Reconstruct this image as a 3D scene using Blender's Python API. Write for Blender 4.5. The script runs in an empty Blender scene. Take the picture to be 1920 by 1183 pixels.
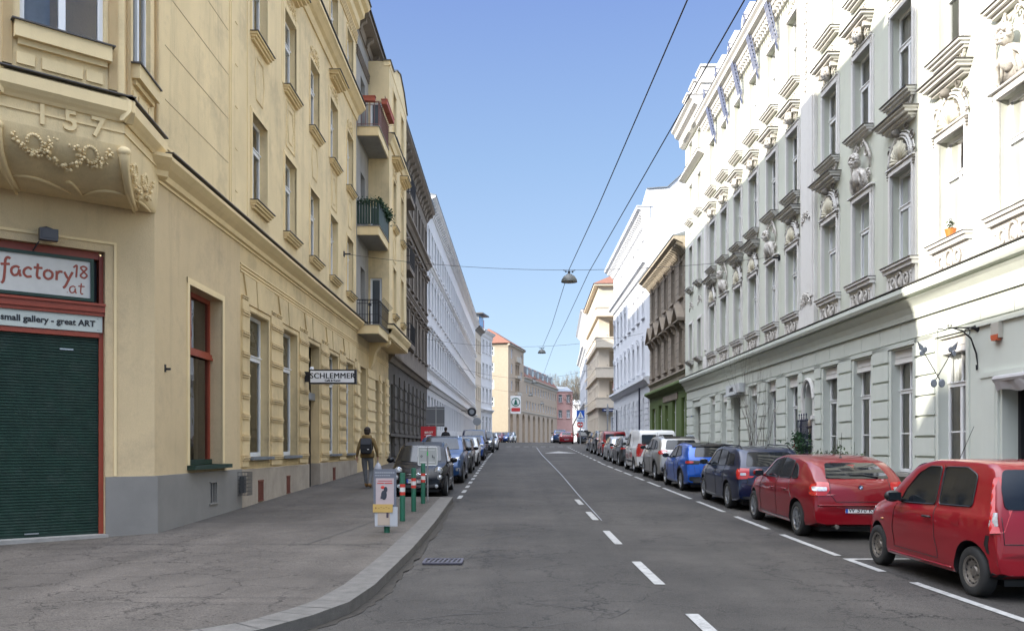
import bpy, bmesh, math, random
from math import sin, cos, tan, pi, radians, sqrt, atan2, exp, log
from mathutils import Vector, Matrix, Euler
from mathutils.bvhtree import BVHTree

SC = bpy.context.scene
COL = SC.collection
R = random.Random(7)

# ---------------------------------------------------------------- camera
F = 1590.0 / 1920.0
cam_d = bpy.data.cameras.new('camera')
cam_d.sensor_width = 36.0
cam_d.lens = 36.0 * F
cam_d.shift_x = 0.0026
cam_d.shift_y = (838 - 591.5) / 1920.0
cam_d.clip_start = 0.1
cam_d.clip_end = 3000
cam = bpy.data.objects.new('camera', cam_d)
cam.location = (0, 0, 1.65)
cam.rotation_euler = (radians(90), 0, 0)
COL.objects.link(cam)
SC.camera = cam
# ---------------------------------------------------------------- light
SUN_DIR = Vector((1.0, 0.465, -0.4456)).normalized()      # the way the light travels
world = bpy.data.worlds.new('World')
SC.world = world
world.use_nodes = True
wn = world.node_tree
sky = wn.nodes.new('ShaderNodeTexSky')
sky.sky_type = 'NISHITA'
sky.sun_disc = False
sky.sun_elevation = math.asin(-SUN_DIR.z)
sky.sun_rotation = atan2(-SUN_DIR.x, -SUN_DIR.y)
sky.altitude = 200
sky.air_density = 1.0
sky.dust_density = 0.6
sky.ozone_density = 2.2
bg = wn.nodes['Background']
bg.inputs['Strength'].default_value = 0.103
# sky colours set by height; zenith brightened, out of view, to fill the shade
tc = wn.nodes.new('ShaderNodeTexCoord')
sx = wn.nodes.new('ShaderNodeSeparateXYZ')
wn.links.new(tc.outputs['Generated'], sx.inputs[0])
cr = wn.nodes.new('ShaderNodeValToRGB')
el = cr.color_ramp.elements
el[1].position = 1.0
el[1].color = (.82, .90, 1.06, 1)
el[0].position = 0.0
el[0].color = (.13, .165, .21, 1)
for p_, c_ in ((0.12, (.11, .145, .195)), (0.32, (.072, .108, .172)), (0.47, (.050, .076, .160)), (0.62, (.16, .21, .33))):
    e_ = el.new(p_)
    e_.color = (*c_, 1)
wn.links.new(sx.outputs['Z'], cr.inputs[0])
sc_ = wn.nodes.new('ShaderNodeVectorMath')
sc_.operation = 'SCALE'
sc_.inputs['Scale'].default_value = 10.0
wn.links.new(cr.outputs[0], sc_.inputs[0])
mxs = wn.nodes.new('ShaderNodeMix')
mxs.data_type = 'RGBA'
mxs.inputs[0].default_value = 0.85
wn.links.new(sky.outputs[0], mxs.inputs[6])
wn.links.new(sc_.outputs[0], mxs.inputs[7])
# extra glow added to the unseen sky behind the camera to lift the shade
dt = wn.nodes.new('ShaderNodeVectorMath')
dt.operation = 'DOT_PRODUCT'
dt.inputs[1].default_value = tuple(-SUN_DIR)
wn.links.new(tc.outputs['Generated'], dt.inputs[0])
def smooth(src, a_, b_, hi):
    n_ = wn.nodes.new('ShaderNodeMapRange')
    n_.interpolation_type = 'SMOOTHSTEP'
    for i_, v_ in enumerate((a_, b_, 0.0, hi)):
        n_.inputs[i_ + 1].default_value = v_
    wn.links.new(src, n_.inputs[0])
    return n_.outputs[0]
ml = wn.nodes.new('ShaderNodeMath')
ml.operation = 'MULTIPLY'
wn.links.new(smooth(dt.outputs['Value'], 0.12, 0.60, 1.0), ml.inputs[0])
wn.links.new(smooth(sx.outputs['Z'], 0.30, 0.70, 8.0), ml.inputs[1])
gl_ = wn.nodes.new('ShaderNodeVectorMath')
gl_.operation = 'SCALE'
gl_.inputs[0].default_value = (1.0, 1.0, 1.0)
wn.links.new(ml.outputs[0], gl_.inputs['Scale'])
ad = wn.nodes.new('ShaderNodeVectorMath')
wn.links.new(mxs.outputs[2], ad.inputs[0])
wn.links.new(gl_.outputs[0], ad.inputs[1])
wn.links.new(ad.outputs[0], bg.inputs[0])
sun_d = bpy.data.lights.new('sun', 'SUN')
sun_d.energy = 2.4
sun_d.angle = radians(0.53)
sun_d.color = (1.0, 0.93, 0.82)
sun = bpy.data.objects.new('sun', sun_d)
sun.rotation_euler = SUN_DIR.to_track_quat('-Z', 'Y').to_euler()
sun.location = (-60, -20, 60)
COL.objects.link(sun)
SC.view_settings.view_transform = 'Standard'
SC.view_settings.look = 'None'
SC.view_settings.exposure = 2.08
SC.view_settings.gamma = 1
SC.view_settings.use_curve_mapping = False
SC.cycles.max_bounces = 8
SC.cycles.diffuse_bounces = 5
SC.cycles.caustics_reflective = False
SC.cycles.caustics_refractive = False


def gz(y):
    """height of the road surface at distance y down the street"""
    k = 1.6
    a = 0.0235 * k * log(1 + exp(min(60, (y - 12) / k)))
    if y > 150:
        a -= 0.0185 * (y - 150)
    return a

# ---------------------------------------------------------------- materials
MATS = {}

def mat(name, col, rough=0.8, metal=0.0, var=0.0, scale=3.0, bump=0.0, bscale=60.0,
        coat=0.0, streak=0.0, dirt=None, spec=0.5, fine=0.0, dscale=0.7, damt=0.5):
    if name in MATS:
        return MATS[name]
    m = bpy.data.materials.new(name)
    m.use_nodes = True
    t = m.node_tree
    N, L = t.nodes, t.links
    b = N['Principled BSDF']
    b.inputs['Base Color'].default_value = (*col, 1)
    b.inputs['Roughness'].default_value = rough
    b.inputs['Metallic'].default_value = metal
    b.inputs['Specular IOR Level'].default_value = spec
    if coat:
        b.inputs['Coat Weight'].default_value = coat
        b.inputs['Coat Roughness'].default_value = 0.03
    geo = N.new('ShaderNodeNewGeometry')
    pos = geo.outputs['Position']

    def noise(sc, det=4, vec=None, rg=0.6):
        n = N.new('ShaderNodeTexNoise')
        n.inputs['Scale'].default_value = sc
        n.inputs['Detail'].default_value = det
        n.inputs['Roughness'].default_value = rg
        L.new(vec or pos, n.inputs['Vector'])
        return n.outputs['Fac']

    def ramp(src, a, b_, c0=0.0, c1=1.0):
        r = N.new('ShaderNodeMapRange')
        r.inputs[1].default_value = a
        r.inputs[2].default_value = b_
        r.inputs[3].default_value = c0
        r.inputs[4].default_value = c1
        L.new(src, r.inputs[0])
        return r.outputs[0]

    def mix(fac, c1, c2, mode='MIX'):
        x = N.new('ShaderNodeMix')
        x.data_type = 'RGBA'
        x.blend_type = mode
        if isinstance(fac, float):
            x.inputs[0].default_value = fac
        else:
            L.new(fac, x.inputs[0])
        for i, c in ((6, c1), (7, c2)):
            if isinstance(c, tuple):
                x.inputs[i].default_value = (*c, 1)
            else:
                L.new(c, x.inputs[i])
        return x.outputs[2]
    cur = tuple(col)
    if var:
        f = ramp(noise(scale), 0.25, 0.75)
        lo = tuple(c * (1 - var) for c in col)
        hi = tuple(min(1, c * (1 + var * 0.7)) for c in col)
        cur = mix(f, lo, hi)
    if streak:
        mp = N.new('ShaderNodeMapping')
        mp.inputs['Scale'].default_value = (2.2, 2.2, 0.16)
        L.new(pos, mp.inputs['Vector'])
        f = ramp(noise(1.6, 5, mp.outputs[0], 0.7), 0.52, 0.78, 0.0, streak)
        cur = mix(f, cur, tuple(c * 0.55 for c in col))
    if dirt:
        f = ramp(noise(dscale, 6, None, 0.72), 0.5, 0.72, 0.0, damt)
        cur = mix(f, cur, tuple(dirt))
    if fine:
        f = ramp(noise(140, 2), 0.3, 0.7, 0.0, 1.0)
        cur = mix(f, mix(1.0, cur, (1 - fine, 1 - fine, 1 - fine), 'MULTIPLY'), cur)
    if not isinstance(cur, tuple):
        L.new(cur, b.inputs['Base Color'])
    if bump:
        bp = N.new('ShaderNodeBump')
        bp.inputs['Strength'].default_value = bump
        bp.inputs['Distance'].default_value = 0.01
        L.new(noise(bscale, 5, None, 0.65), bp.inputs['Height'])
        L.new(bp.outputs[0], b.inputs['Normal'])
    MATS[name] = m
    return m


def glass_mat(name, tint=(0.75, 0.8, 0.8), gain=1.0, bias=0.04, rough=0.0):
    if name in MATS:
        return MATS[name]
    m = bpy.data.materials.new(name)
    m.use_nodes = True
    t = m.node_tree
    N, L = t.nodes, t.links
    N.remove(N['Principled BSDF'])
    out = N['Material Output']
    tr = N.new('ShaderNodeBsdfTransparent')
    tr.inputs[0].default_value = (*tint, 1)
    gl = N.new('ShaderNodeBsdfGlossy')
    gl.inputs['Roughness'].default_value = rough
    gl.inputs['Color'].default_value = (1, 1, 1, 1)
    fr = N.new('ShaderNodeFresnel')
    fr.inputs['IOR'].default_value = 1.6
    ma = N.new('ShaderNodeMath')
    ma.operation = 'MULTIPLY_ADD'
    ma.inputs[1].default_value = gain
    ma.inputs[2].default_value = bias
    ma.use_clamp = True
    mx = N.new('ShaderNodeMixShader')
    L.new(fr.outputs[0], ma.inputs[0])
    L.new(ma.outputs[0], mx.inputs[0])
    L.new(tr.outputs[0], mx.inputs[1])
    L.new(gl.outputs[0], mx.inputs[2])
    L.new(mx.outputs[0], out.inputs[0])
    # slight waviness of old panes
    geo = N.new('ShaderNodeNewGeometry')
    n = N.new('ShaderNodeTexNoise')
    n.inputs['Scale'].default_value = 2.5
    n.inputs['Detail'].default_value = 1
    L.new(geo.outputs['Position'], n.inputs['Vector'])
    bp = N.new('ShaderNodeBump')
    bp.inputs['Strength'].default_value = 0.25
    bp.inputs['Distance'].default_value = 0.01
    L.new(n.outputs['Fac'], bp.inputs['Height'])
    L.new(bp.outputs[0], gl.inputs['Normal'])
    MATS[name] = m
    return m

# ---------------------------------------------------------------- mesh helpers
SPLIT = {'pilaster', 'plinth', 'flashing', 'parapet', 'rustication', 'architrave', 'door', 'balcony_door', 'downpipe', 'cornice_end', 'shop_pilaster'}
class MB:
    def __init__(s):
        s.v, s.f, s.mi, s.m = [], [], [], 0

    def add(s, vs, fs):
        n = len(s.v)
        s.v += [tuple(p) for p in vs]
        for f in fs:
            s.f.append([i + n for i in f])
            s.mi.append(s.m)
        return n

    def box(s, x0, x1, y0, y1, z0, z1):
        if x0 > x1: x0, x1 = x1, x0
        if y0 > y1: y0, y1 = y1, y0
        if z0 > z1: z0, z1 = z1, z0
        return s.add([(x0, y0, z0), (x1, y0, z0), (x1, y1, z0), (x0, y1, z0),
                      (x0, y0, z1), (x1, y0, z1), (x1, y1, z1), (x0, y1, z1)],
                     [(0, 3, 2, 1), (4, 5, 6, 7), (0, 1, 5, 4), (1, 2, 6, 5), (2, 3, 7, 6), (3, 0, 4, 7)])

    def quad(s, a, b, c, d):
        return s.add([a, b, c, d], [(0, 1, 2, 3)])

    def prism(s, poly, ax, a, b):
        n = len(poly)
        def P(p, t):
            if ax == 'x': return (t, p[0], p[1])
            if ax == 'y': return (p[0], t, p[1])
            return (p[0], p[1], t)
        vs = [P(p, a) for p in poly] + [P(p, b) for p in poly]
        fs = [tuple(range(n - 1, -1, -1)), tuple(range(n, 2 * n))]
        fs += [(i, (i + 1) % n, n + (i + 1) % n, n + i) for i in range(n)]
        return s.add(vs, fs)

    def tube(s, path, r, n=6, closed=False):
        path = [Vector(p) for p in path]
        m = len(path)
        rs = r if isinstance(r, (list, tuple)) else [r] * m
        vs, fs = [], []
        up = None
        for i, p in enumerate(path):
            if closed:
                d = path[(i + 1) % m] - path[i - 1]
            else:
                d = path[min(i + 1, m - 1)] - path[max(i - 1, 0)]
            if d.length < 1e-9: d = Vector((0, 0, 1))
            d.normalize()
            if up is None:
                up = Vector((0, 0, 1)) if abs(d.z) < 0.9 else Vector((1, 0, 0))
            a = d.cross(up)
            if a.length < 1e-6:
                a = d.cross(Vector((1, 0, 0)))
            a.normalize()
            b = a.cross(d)
            up = b
            for k in range(n):
                t = 2 * pi * k / n
                vs.append(p + (a * cos(t) + b * sin(t)) * rs[i])
        for i in range(m if closed else m - 1):
            j = (i + 1) % m
            for k in range(n):
                l = (k + 1) % n
                fs.append((i * n + k, i * n + l, j * n + l, j * n + k))
        if not closed:
            fs.append(tuple(range(n - 1, -1, -1)))
            fs.append(tuple((m - 1) * n + k for k in range(n)))
        return s.add(vs, fs)

    def lathe(s, prof, n=16, M=None, cap=True):
        """profile (r, h) spun round local z, then moved by M"""
        vs, fs = [], []
        for r, h in prof:
            for k in range(n):
                t = 2 * pi * k / n
                vs.append(Vector((r * cos(t), r * sin(t), h)))
        for i in range(len(prof) - 1):
            for k in range(n):
                l = (k + 1) % n
                fs.append((i * n + k, i * n + l, (i + 1) * n + l, (i + 1) * n + k))
        if cap and prof[0][0] > 1e-6: fs.append(tuple(range(n - 1, -1, -1)))
        if cap and prof[-1][0] > 1e-6: fs.append(tuple((len(prof) - 1) * n + k for k in range(n)))
        if M is not None:
            vs = [M @ p for p in vs]
        return s.add(vs, fs)

    def ball(s, c, r, n=8, m=6):
        if not isinstance(r, (tuple, list)): r = (r, r, r)
        vs = [(c[0], c[1], c[2] - r[2])]
        for i in range(1, m):
            a = -pi / 2 + pi * i / m
            for k in range(n):
                t = 2 * pi * k / n
                vs.append((c[0] + r[0] * cos(a) * cos(t), c[1] + r[1] * cos(a) * sin(t), c[2] + r[2] * sin(a)))
        vs.append((c[0], c[1], c[2] + r[2]))
        fs = [(0, 1 + (k + 1) % n, 1 + k) for k in range(n)]
        for i in range(m - 2):
            for k in range(n):
                l = (k + 1) % n
                fs.append((1 + i * n + k, 1 + i * n + l, 1 + (i + 1) * n + l, 1 + (i + 1) * n + k))
        e = len(vs) - 1
        fs += [(e, 1 + (m - 2) * n + k, 1 + (m - 2) * n + (k + 1) % n) for k in range(n)]
        return s.add(vs, fs)

    def xf(s, M, start):
        for i in range(start, len(s.v)):
            s.v[i] = tuple(M @ Vector(s.v[i]))

    def mesh(s, name, mats, smooth=False, recalc=True):
        me = bpy.data.meshes.new(name)
        me.from_pydata(s.v, [], s.f)
        if not isinstance(mats, (list, tuple)): mats = [mats]
        for m in mats: me.materials.append(m)
        me.polygons.foreach_set('material_index', s.mi)
        if recalc:
            bm = bmesh.new()
            bm.from_mesh(me)
            bmesh.ops.recalc_face_normals(bm, faces=bm.faces)
            bm.to_mesh(me)
            bm.free()
        if smooth:
            me.polygons.foreach_set('use_smooth', [True] * len(me.polygons))
            if smooth != 'all':
                me.set_sharp_from_angle(angle=radians(smooth if smooth is not True else 40))
        me.update()
        return me

    def clusters(s, gap=.3):
        """pieces of the mesh that stand apart from each other"""
        par = list(range(len(s.v)))
        def find(a):
            while par[a] != a:
                par[a] = par[par[a]]; a = par[a]
            return a
        for f in s.f:
            r0 = find(f[0])
            for i in f[1:]:
                par[find(i)] = r0
        bb = {}
        for i, p in enumerate(s.v):
            r = find(i)
            b = bb.setdefault(r, [list(p), list(p)])
            for k in range(3):
                b[0][k] = min(b[0][k], p[k]); b[1][k] = max(b[1][k], p[k])
        keys = list(bb)
        grp = {k: k for k in keys}
        def fg(a):
            while grp[a] != a: a = grp[a]
            return a
        for i, a in enumerate(keys):
            for b in keys[i + 1:]:
                if all(bb[a][0][k] - gap < bb[b][1][k] and bb[b][0][k] - gap < bb[a][1][k] for k in range(3)):
                    ra, rb = fg(a), fg(b)
                    if ra != rb: grp[rb] = ra
        out = {}
        for f, m in zip(s.f, s.mi):
            out.setdefault(fg(find(f[0])), []).append((f, m))
        return list(out.values())

    def obj(s, name, mats, parent=None, loc=None, rz=None, smooth=False, recalc=True):
        if parent and name in SPLIT and not loc:
            cl = s.clusters()
            if len(cl) > 1:
                for fs in cl:
                    q = MB()
                    ix = {}
                    for f, m in fs:
                        for i in f:
                            if i not in ix:
                                ix[i] = len(q.v); q.v.append(s.v[i])
                        q.f.append([ix[i] for i in f]); q.mi.append(m)
                    o = link(name, q.mesh(name, mats, smooth, recalc), parent, loc, rz)
                return o
        return link(name, s.mesh(name, mats, smooth, recalc), parent, loc, rz)


def link(name, me, parent=None, loc=None, rz=None):
    o = bpy.data.objects.new(name, me)
    COL.objects.link(o)
    if parent: o.parent = parent
    if loc: o.location = loc
    if rz is not None: o.rotation_euler = (0, 0, rz)
    return o


def tag(o, label=None, cat=None, group=None, kind=None):
    if label: o['label'] = label
    if cat: o['category'] = cat
    if group: o['group'] = group
    if kind: o['kind'] = kind
    return o


def empty(name, loc, rz=0, label=None, cat=None, group=None):
    o = link(name, None, None, loc, rz)
    o.empty_display_size = 0.2
    return tag(o, label, cat, group)


KIDS = {}
def copy_tree(o, parent=None):
    c = o.copy()
    COL.objects.link(c)
    if parent: c.parent = parent
    for ch in list(o.children):
        copy_tree(ch, c)
    return c


def text_mesh(txt, size=1.0, ext=0.004, bold=0.0, shear=0.0, align='CENTER', space=1.0):
    cu = bpy.data.curves.new('lettering', 'FONT')
    cu.body = txt
    cu.size = size
    cu.extrude = ext
    cu.offset = bold
    cu.shear = shear
    cu.align_x = align
    cu.space_character = space
    cu.resolution_u = 3
    o = bpy.data.objects.new('lettering', cu)
    COL.objects.link(o)
    bpy.context.view_layer.update()
    dg = bpy.context.evaluated_depsgraph_get()
    me = bpy.data.meshes.new_from_object(o.evaluated_get(dg))
    bpy.data.objects.remove(o)
    bpy.data.curves.remove(cu)
    me.transform(Matrix.Rotation(pi / 2, 4, 'X'))      # upright, facing -y
    me.name = 'lettering'
    return me


def put_text(parent, txt, loc, size, m, rz=0, name='lettering', **k):
    me = text_mesh(txt, size, **k)
    me.materials.clear()
    me.materials.append(m)
    o = link(name, me, parent, loc, rz)
    return o
# ---------------------------------------------------------------- palette
M_YEL = mat('yellow_stucco', (0.82, 0.65, 0.375), 0.9, var=0.14, scale=0.6, bump=0.5, bscale=45, streak=0.50, dirt=(0.33, 0.27, 0.18), damt=0.45, fine=0.14)
M_YELC = mat('stained_corner_stucco', (0.72, 0.56, 0.335), 0.92, var=0.14, scale=0.8, bump=0.8, bscale=60, streak=0.35, dirt=(0.28, 0.22, 0.15), dscale=0.8, damt=0.45, fine=0.2)
M_YEL2 = mat('yellow_stucco_trim', (0.82, 0.655, 0.38), 0.9, var=0.10, scale=1.0, bump=0.2, bscale=45, streak=0.25, fine=0.06)
M_YELD = mat('tan_stucco_ground', (0.76, 0.59, 0.33), 0.92, var=0.16, scale=0.8, bump=0.6, bscale=55, streak=0.35, dirt=(0.27, 0.21, 0.13), damt=0.45, fine=0.16)
M_GREYP = mat('grey_plinth_paint', (0.24, 0.23, 0.215), 0.85, var=0.12, scale=1.5, bump=0.3, fine=0.08)
M_PLINTH = mat('weathered_beige_plinth', (0.42, 0.36, 0.29), 0.9, var=0.2, scale=1.5, bump=0.4, streak=0.5, dirt=(0.22, 0.18, 0.14), damt=0.6, fine=0.1)
M_GREYW = mat('grey_aged_wall', (0.30, 0.285, 0.26), 0.9, var=0.15, scale=1.0, bump=0.3, streak=0.4)
M_RED = mat('red_brown_paint', (0.30, 0.055, 0.028), 0.45, var=0.12, scale=4, bump=0.1)
M_GREENM = mat('dark_green_metal', (0.009, 0.036, 0.024), 0.5, var=0.3, scale=5, dirt=(0.05, 0.07, 0.06), damt=0.45, dscale=3)
M_TIN = mat('dark_tin_flashing', (0.10, 0.092, 0.088), 0.5, metal=0.3, var=0.2, scale=6)
M_WHITEP = mat('white_window_paint', (0.78, 0.79, 0.80), 0.5, var=0.03)
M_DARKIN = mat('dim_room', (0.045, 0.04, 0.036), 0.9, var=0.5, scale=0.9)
M_BROWN = mat('brown_aged_stucco', (0.235, 0.195, 0.155), 0.9, var=0.2, scale=1.0, bump=0.4, streak=0.5, fine=0.1)
M_BROWND = mat('dark_sooty_stone', (0.13, 0.115, 0.098), 0.9, var=0.25, scale=1.0, bump=0.5, streak=0.4, fine=0.1)
M_WALLW = mat('pale_grey_white_stucco', (0.68, 0.675, 0.67), 0.9, var=0.06, scale=0.8, bump=0.2, streak=0.12)
M_TRIMW = mat('white_stucco_trim', (0.66, 0.645, 0.62), 0.85, var=0.08, scale=2.0, bump=0.35, bscale=40, streak=0.22, dirt=(0.40, 0.38, 0.35), dscale=2.0, damt=0.35)
M_SAGE = mat('pale_sage_stucco', (0.585, 0.615, 0.56), 0.9, var=0.06, scale=0.7, bump=0.25, streak=0.12, fine=0.05)
M_SAGEU = mat('faded_sage_upper_wall', (0.55, 0.57, 0.49), 0.9, var=0.12, scale=0.7, bump=0.3, streak=0.35, dirt=(0.45, 0.42, 0.40), damt=0.5)
M_MINT = mat('mint_cornice_paint', (0.62, 0.66, 0.60), 0.85, var=0.05, bump=0.15, streak=0.1)
M_SHELL = mat('ochre_shell_stucco', (0.60, 0.56, 0.44), 0.85, var=0.2, scale=6, bump=0.3)
M_SOOT = mat('sooty_carved_stucco', (0.60, 0.57, 0.53), 0.9, var=0.35, scale=9, bump=0.4, dirt=(0.16, 0.14, 0.12), dscale=7, damt=0.8)
M_TAN = mat('tan_brown_block_stucco', (0.25, 0.21, 0.165), 0.9, var=0.2, scale=1.2, bump=0.4, streak=0.45, dirt=(0.14, 0.115, 0.09), dscale=1.5, damt=0.6)
M_TANL = mat('pale_tan_cornice', (0.36, 0.315, 0.25), 0.9, var=0.25, scale=3, bump=0.4, dirt=(0.2, 0.17, 0.13), dscale=4, damt=0.6)
M_GREEN = mat('moss_green_render', (0.085, 0.125, 0.033), 0.85, var=0.12, scale=1.2, bump=0.2, streak=0.2)
M_BLUEW = mat('cool_white_render', (0.62, 0.635, 0.665), 0.9, var=0.05, bump=0.2, streak=0.1)
M_CREAM = mat('cream_render', (0.62, 0.54, 0.43), 0.9, var=0.06, bump=0.2, streak=0.12)
M_CREAMD = mat('warm_ochre_render', (0.60, 0.455, 0.32), 0.9, var=0.1, bump=0.3, streak=0.25)
M_PINK = mat('dusty_pink_render', (0.60, 0.36, 0.32), 0.9, var=0.08, bump=0.2)
M_ROOFR = mat('red_clay_tiles', (0.20, 0.085, 0.055), 0.85, var=0.25, scale=5, bump=0.8, bscale=18)
M_ROOFG = mat('grey_zinc_roof', (0.23, 0.25, 0.27), 0.5, metal=0.3, var=0.2, scale=2)
M_IRON = mat('black_wrought_iron', (0.018, 0.018, 0.022), 0.5, metal=0.3)
M_IRONB = mat('dark_blue_wrought_iron', (0.02, 0.024, 0.055), 0.5, metal=0.3)
M_BLACK = mat('black_plastic', (0.012, 0.012, 0.013), 0.45)
M_RUBBER = mat('tyre_rubber', (0.018, 0.018, 0.018), 0.85, var=0.2, scale=20)
M_ALLOY = mat('alloy_rim', (0.42, 0.43, 0.45), 0.32, metal=0.85)
M_STEELR = mat('worn_steel_rim', (0.22, 0.20, 0.18), 0.5, metal=0.7, var=0.4, scale=25)
M_CHROME = mat('chrome_trim', (0.75, 0.76, 0.78), 0.12, metal=1.0)
M_TAIL = mat('red_lamp_lens', (0.45, 0.012, 0.012), 0.12, coat=1.0)
M_LENS = mat('clear_lamp_lens', (0.55, 0.56, 0.58), 0.1, metal=0.4, coat=1.0, var=0.5, scale=25)
M_AMBER = mat('amber_lens', (0.55, 0.2, 0.02), 0.2, coat=1.0)
M_PLATE = mat('white_plate', (0.75, 0.75, 0.74), 0.4)
M_INK = mat('black_print', (0.015, 0.015, 0.018), 0.5)
M_BLUEP = mat('blue_sign_paint', (0.015, 0.09, 0.42), 0.4)
M_SIGNG = mat('grey_sign_back', (0.30, 0.31, 0.32), 0.45, metal=0.5)
M_GLASS = glass_mat('window_glass', (.93, .95, .95))
M_GLASSD = glass_mat('shop_glass', (0.55, 0.58, 0.58), 1.0, 0.05)
M_FARG = mat('far_window_glass', (0.10, 0.115, 0.13), 0.06, spec=0.9, var=0.5, scale=0.35)
M_FARGL = mat('curtained_far_glass', (0.30, 0.31, 0.33), 0.08, spec=0.9, var=0.35, scale=0.5)
M_CARG = mat('car_glass', (0.010, 0.013, 0.017), 0.06, spec=0.5)
M_CURT = mat('white_net_curtain', (0.78, 0.78, 0.78), 0.95, var=0.15, scale=4)
M_CURTG = mat('grey_net_curtain', (0.55, 0.55, 0.56), 0.95, var=0.2, scale=4)


def asphalt(name, col, crack=0.5, patch=0.25, sc=1.0, lane=0.0):
    m = bpy.data.materials.new(name)
    m.use_nodes = True
    t = m.node_tree
    N, L = t.nodes, t.links
    b = N['Principled BSDF']
    b.inputs['Roughness'].default_value = 0.78
    b.inputs['Specular IOR Level'].default_value = 0.35
    geo = N.new('ShaderNodeNewGeometry')
    pos = geo.outputs['Position']
    def noise(s, d=4, rg=0.6, vec=None):
        n = N.new('ShaderNodeTexNoise')
        n.inputs['Scale'].default_value = s
        n.inputs['Detail'].default_value = d
        n.inputs['Roughness'].default_value = rg
        L.new(vec or pos, n.inputs['Vector'])
        return n
    def rng(src, a, b_, c0, c1):
        r = N.new('ShaderNodeMapRange')
        for i, v in enumerate((a, b_, c0, c1)): r.inputs[i + 1].default_value = v
        L.new(src, r.inputs[0])
        return r.outputs[0]
    def mul(a, c):
        x = N.new('ShaderNodeMath')
        x.operation = 'MULTIPLY'
        L.new(a, x.inputs[0])
        if isinstance(c, float): x.inputs[1].default_value = c
        else: L.new(c, x.inputs[1])
        return x.outputs[0]
    big = rng(noise(0.35 * sc, 5, 0.62).outputs['Fac'], 0.3, 0.7, 1 - patch, 1 + patch)
    mid = rng(noise(2.3 * sc, 5, 0.7).outputs['Fac'], 0.3, 0.7, 0.90, 1.1)
    agg = rng(noise(70, 2, 0.8).outputs['Fac'], 0.25, 0.75, 0.5, 1.5)
    # long tyre tracks / patches running down the street
    mp = N.new('ShaderNodeMapping')
    mp.inputs['Scale'].default_value = (1.3, 0.045, 1)
    L.new(pos, mp.inputs['Vector'])
    trk = rng(noise(1.0, 3, 0.5, mp.outputs[0]).outputs['Fac'], 0.35, 0.65, 0.87, 1.12)
    v = mul(mul(mul(big, mid), agg), trk)
    pit = rng(noise(30, 2, 0.6).outputs['Fac'], 0.60, 0.66, 1.0, 0.45)
    pmask = noise(0.5, 3, 0.6)
    pm = N.new('ShaderNodeMix')
    pm.data_type = 'FLOAT'
    L.new(rng(pmask.outputs['Fac'], 0.42, 0.58, 0.25, 1.0), pm.inputs[0])
    pm.inputs[2].default_value = 1.0
    L.new(pit, pm.inputs[3])
    v = mul(v, pm.outputs[0])
    # squarish repair patches, each with its own tone
    vp = N.new('ShaderNodeTexVoronoi')
    vp.distance = 'CHEBYCHEV'
    vp.inputs['Scale'].default_value = 0.16
    L.new(pos, vp.inputs['Vector'])
    sp = N.new('ShaderNodeSeparateColor')
    L.new(vp.outputs['Color'], sp.inputs[0])
    v = mul(v, rng(sp.outputs[0], 0.0, 1.0, 0.86, 1.12))
    # cracks: voronoi edges warped by noise, only in worn places
    wn_ = noise(1.7, 4, 0.7)
    va = N.new('ShaderNodeVectorMath')
    va.operation = 'MULTIPLY_ADD'
    va.inputs[1].default_value = (0.9, 0.9, 0.9)
    L.new(wn_.outputs['Color'], va.inputs[0])
    L.new(pos, va.inputs[2])
    vo = N.new('ShaderNodeTexVoronoi')
    vo.feature = 'DISTANCE_TO_EDGE'
    vo.inputs['Scale'].default_value = 1.1
    L.new(va.outputs[0], vo.inputs['Vector'])
    cr = rng(vo.outputs['Distance'], 0.0, 0.022, 1.0, 0.0)
    wear = rng(noise(0.3, 3, 0.6).outputs['Fac'], 0.40, 0.54, 0.0, crack)
    crf = mul(cr, wear)
    x = N.new('ShaderNodeMix')
    x.data_type = 'RGBA'
    x.inputs[6].default_value = (*col, 1)
    x.inputs[7].default_value = (col[0] * 0.2, col[1] * 0.2, col[2] * 0.2, 1)
    L.new(crf, x.inputs[0])
    vm = N.new('ShaderNodeVectorMath')
    vm.operation = 'SCALE'
    L.new(x.outputs[2], vm.inputs[0])
    L.new(v, vm.inputs['Scale'])
    L.new(vm.outputs[0], b.inputs['Base Color'])
    bp = N.new('ShaderNodeBump')
    bp.inputs['Strength'].default_value = 0.5
    bp.inputs['Distance'].default_value = 0.008
    L.new(agg, bp.inputs['Height'])
    L.new(bp.outputs[0], b.inputs['Normal'])
    return m

M_ASPH = asphalt('road_asphalt', (0.051, 0.0455, 0.040), 1.0, 0.36)
M_ASPHP = asphalt('parking_asphalt', (0.044, 0.040, 0.036), 0.4, 0.25)
M_WALK = asphalt('pavement_asphalt', (0.090, 0.078, 0.067), 0.8, 0.26, 1.3)
M_KERB = mat('granite_kerb', (0.15, 0.14, 0.127), 0.85, var=0.25, scale=6, bump=0.5, bscale=70, dirt=(0.14, 0.13, 0.12), dscale=2, fine=0.3)
M_PAINT = mat('worn_road_paint', (0.40, 0.395, 0.38), 0.75, var=0.25, scale=8, dirt=(0.12, 0.115, 0.11), dscale=7, damt=0.85, fine=0.3)

M_GRIMESHADE = mat('sooty_recess_shade', (0.20, 0.185, 0.165), 0.95, var=.3, scale=12)  # soot tone that doubles as painted shade behind the carved relief
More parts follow.
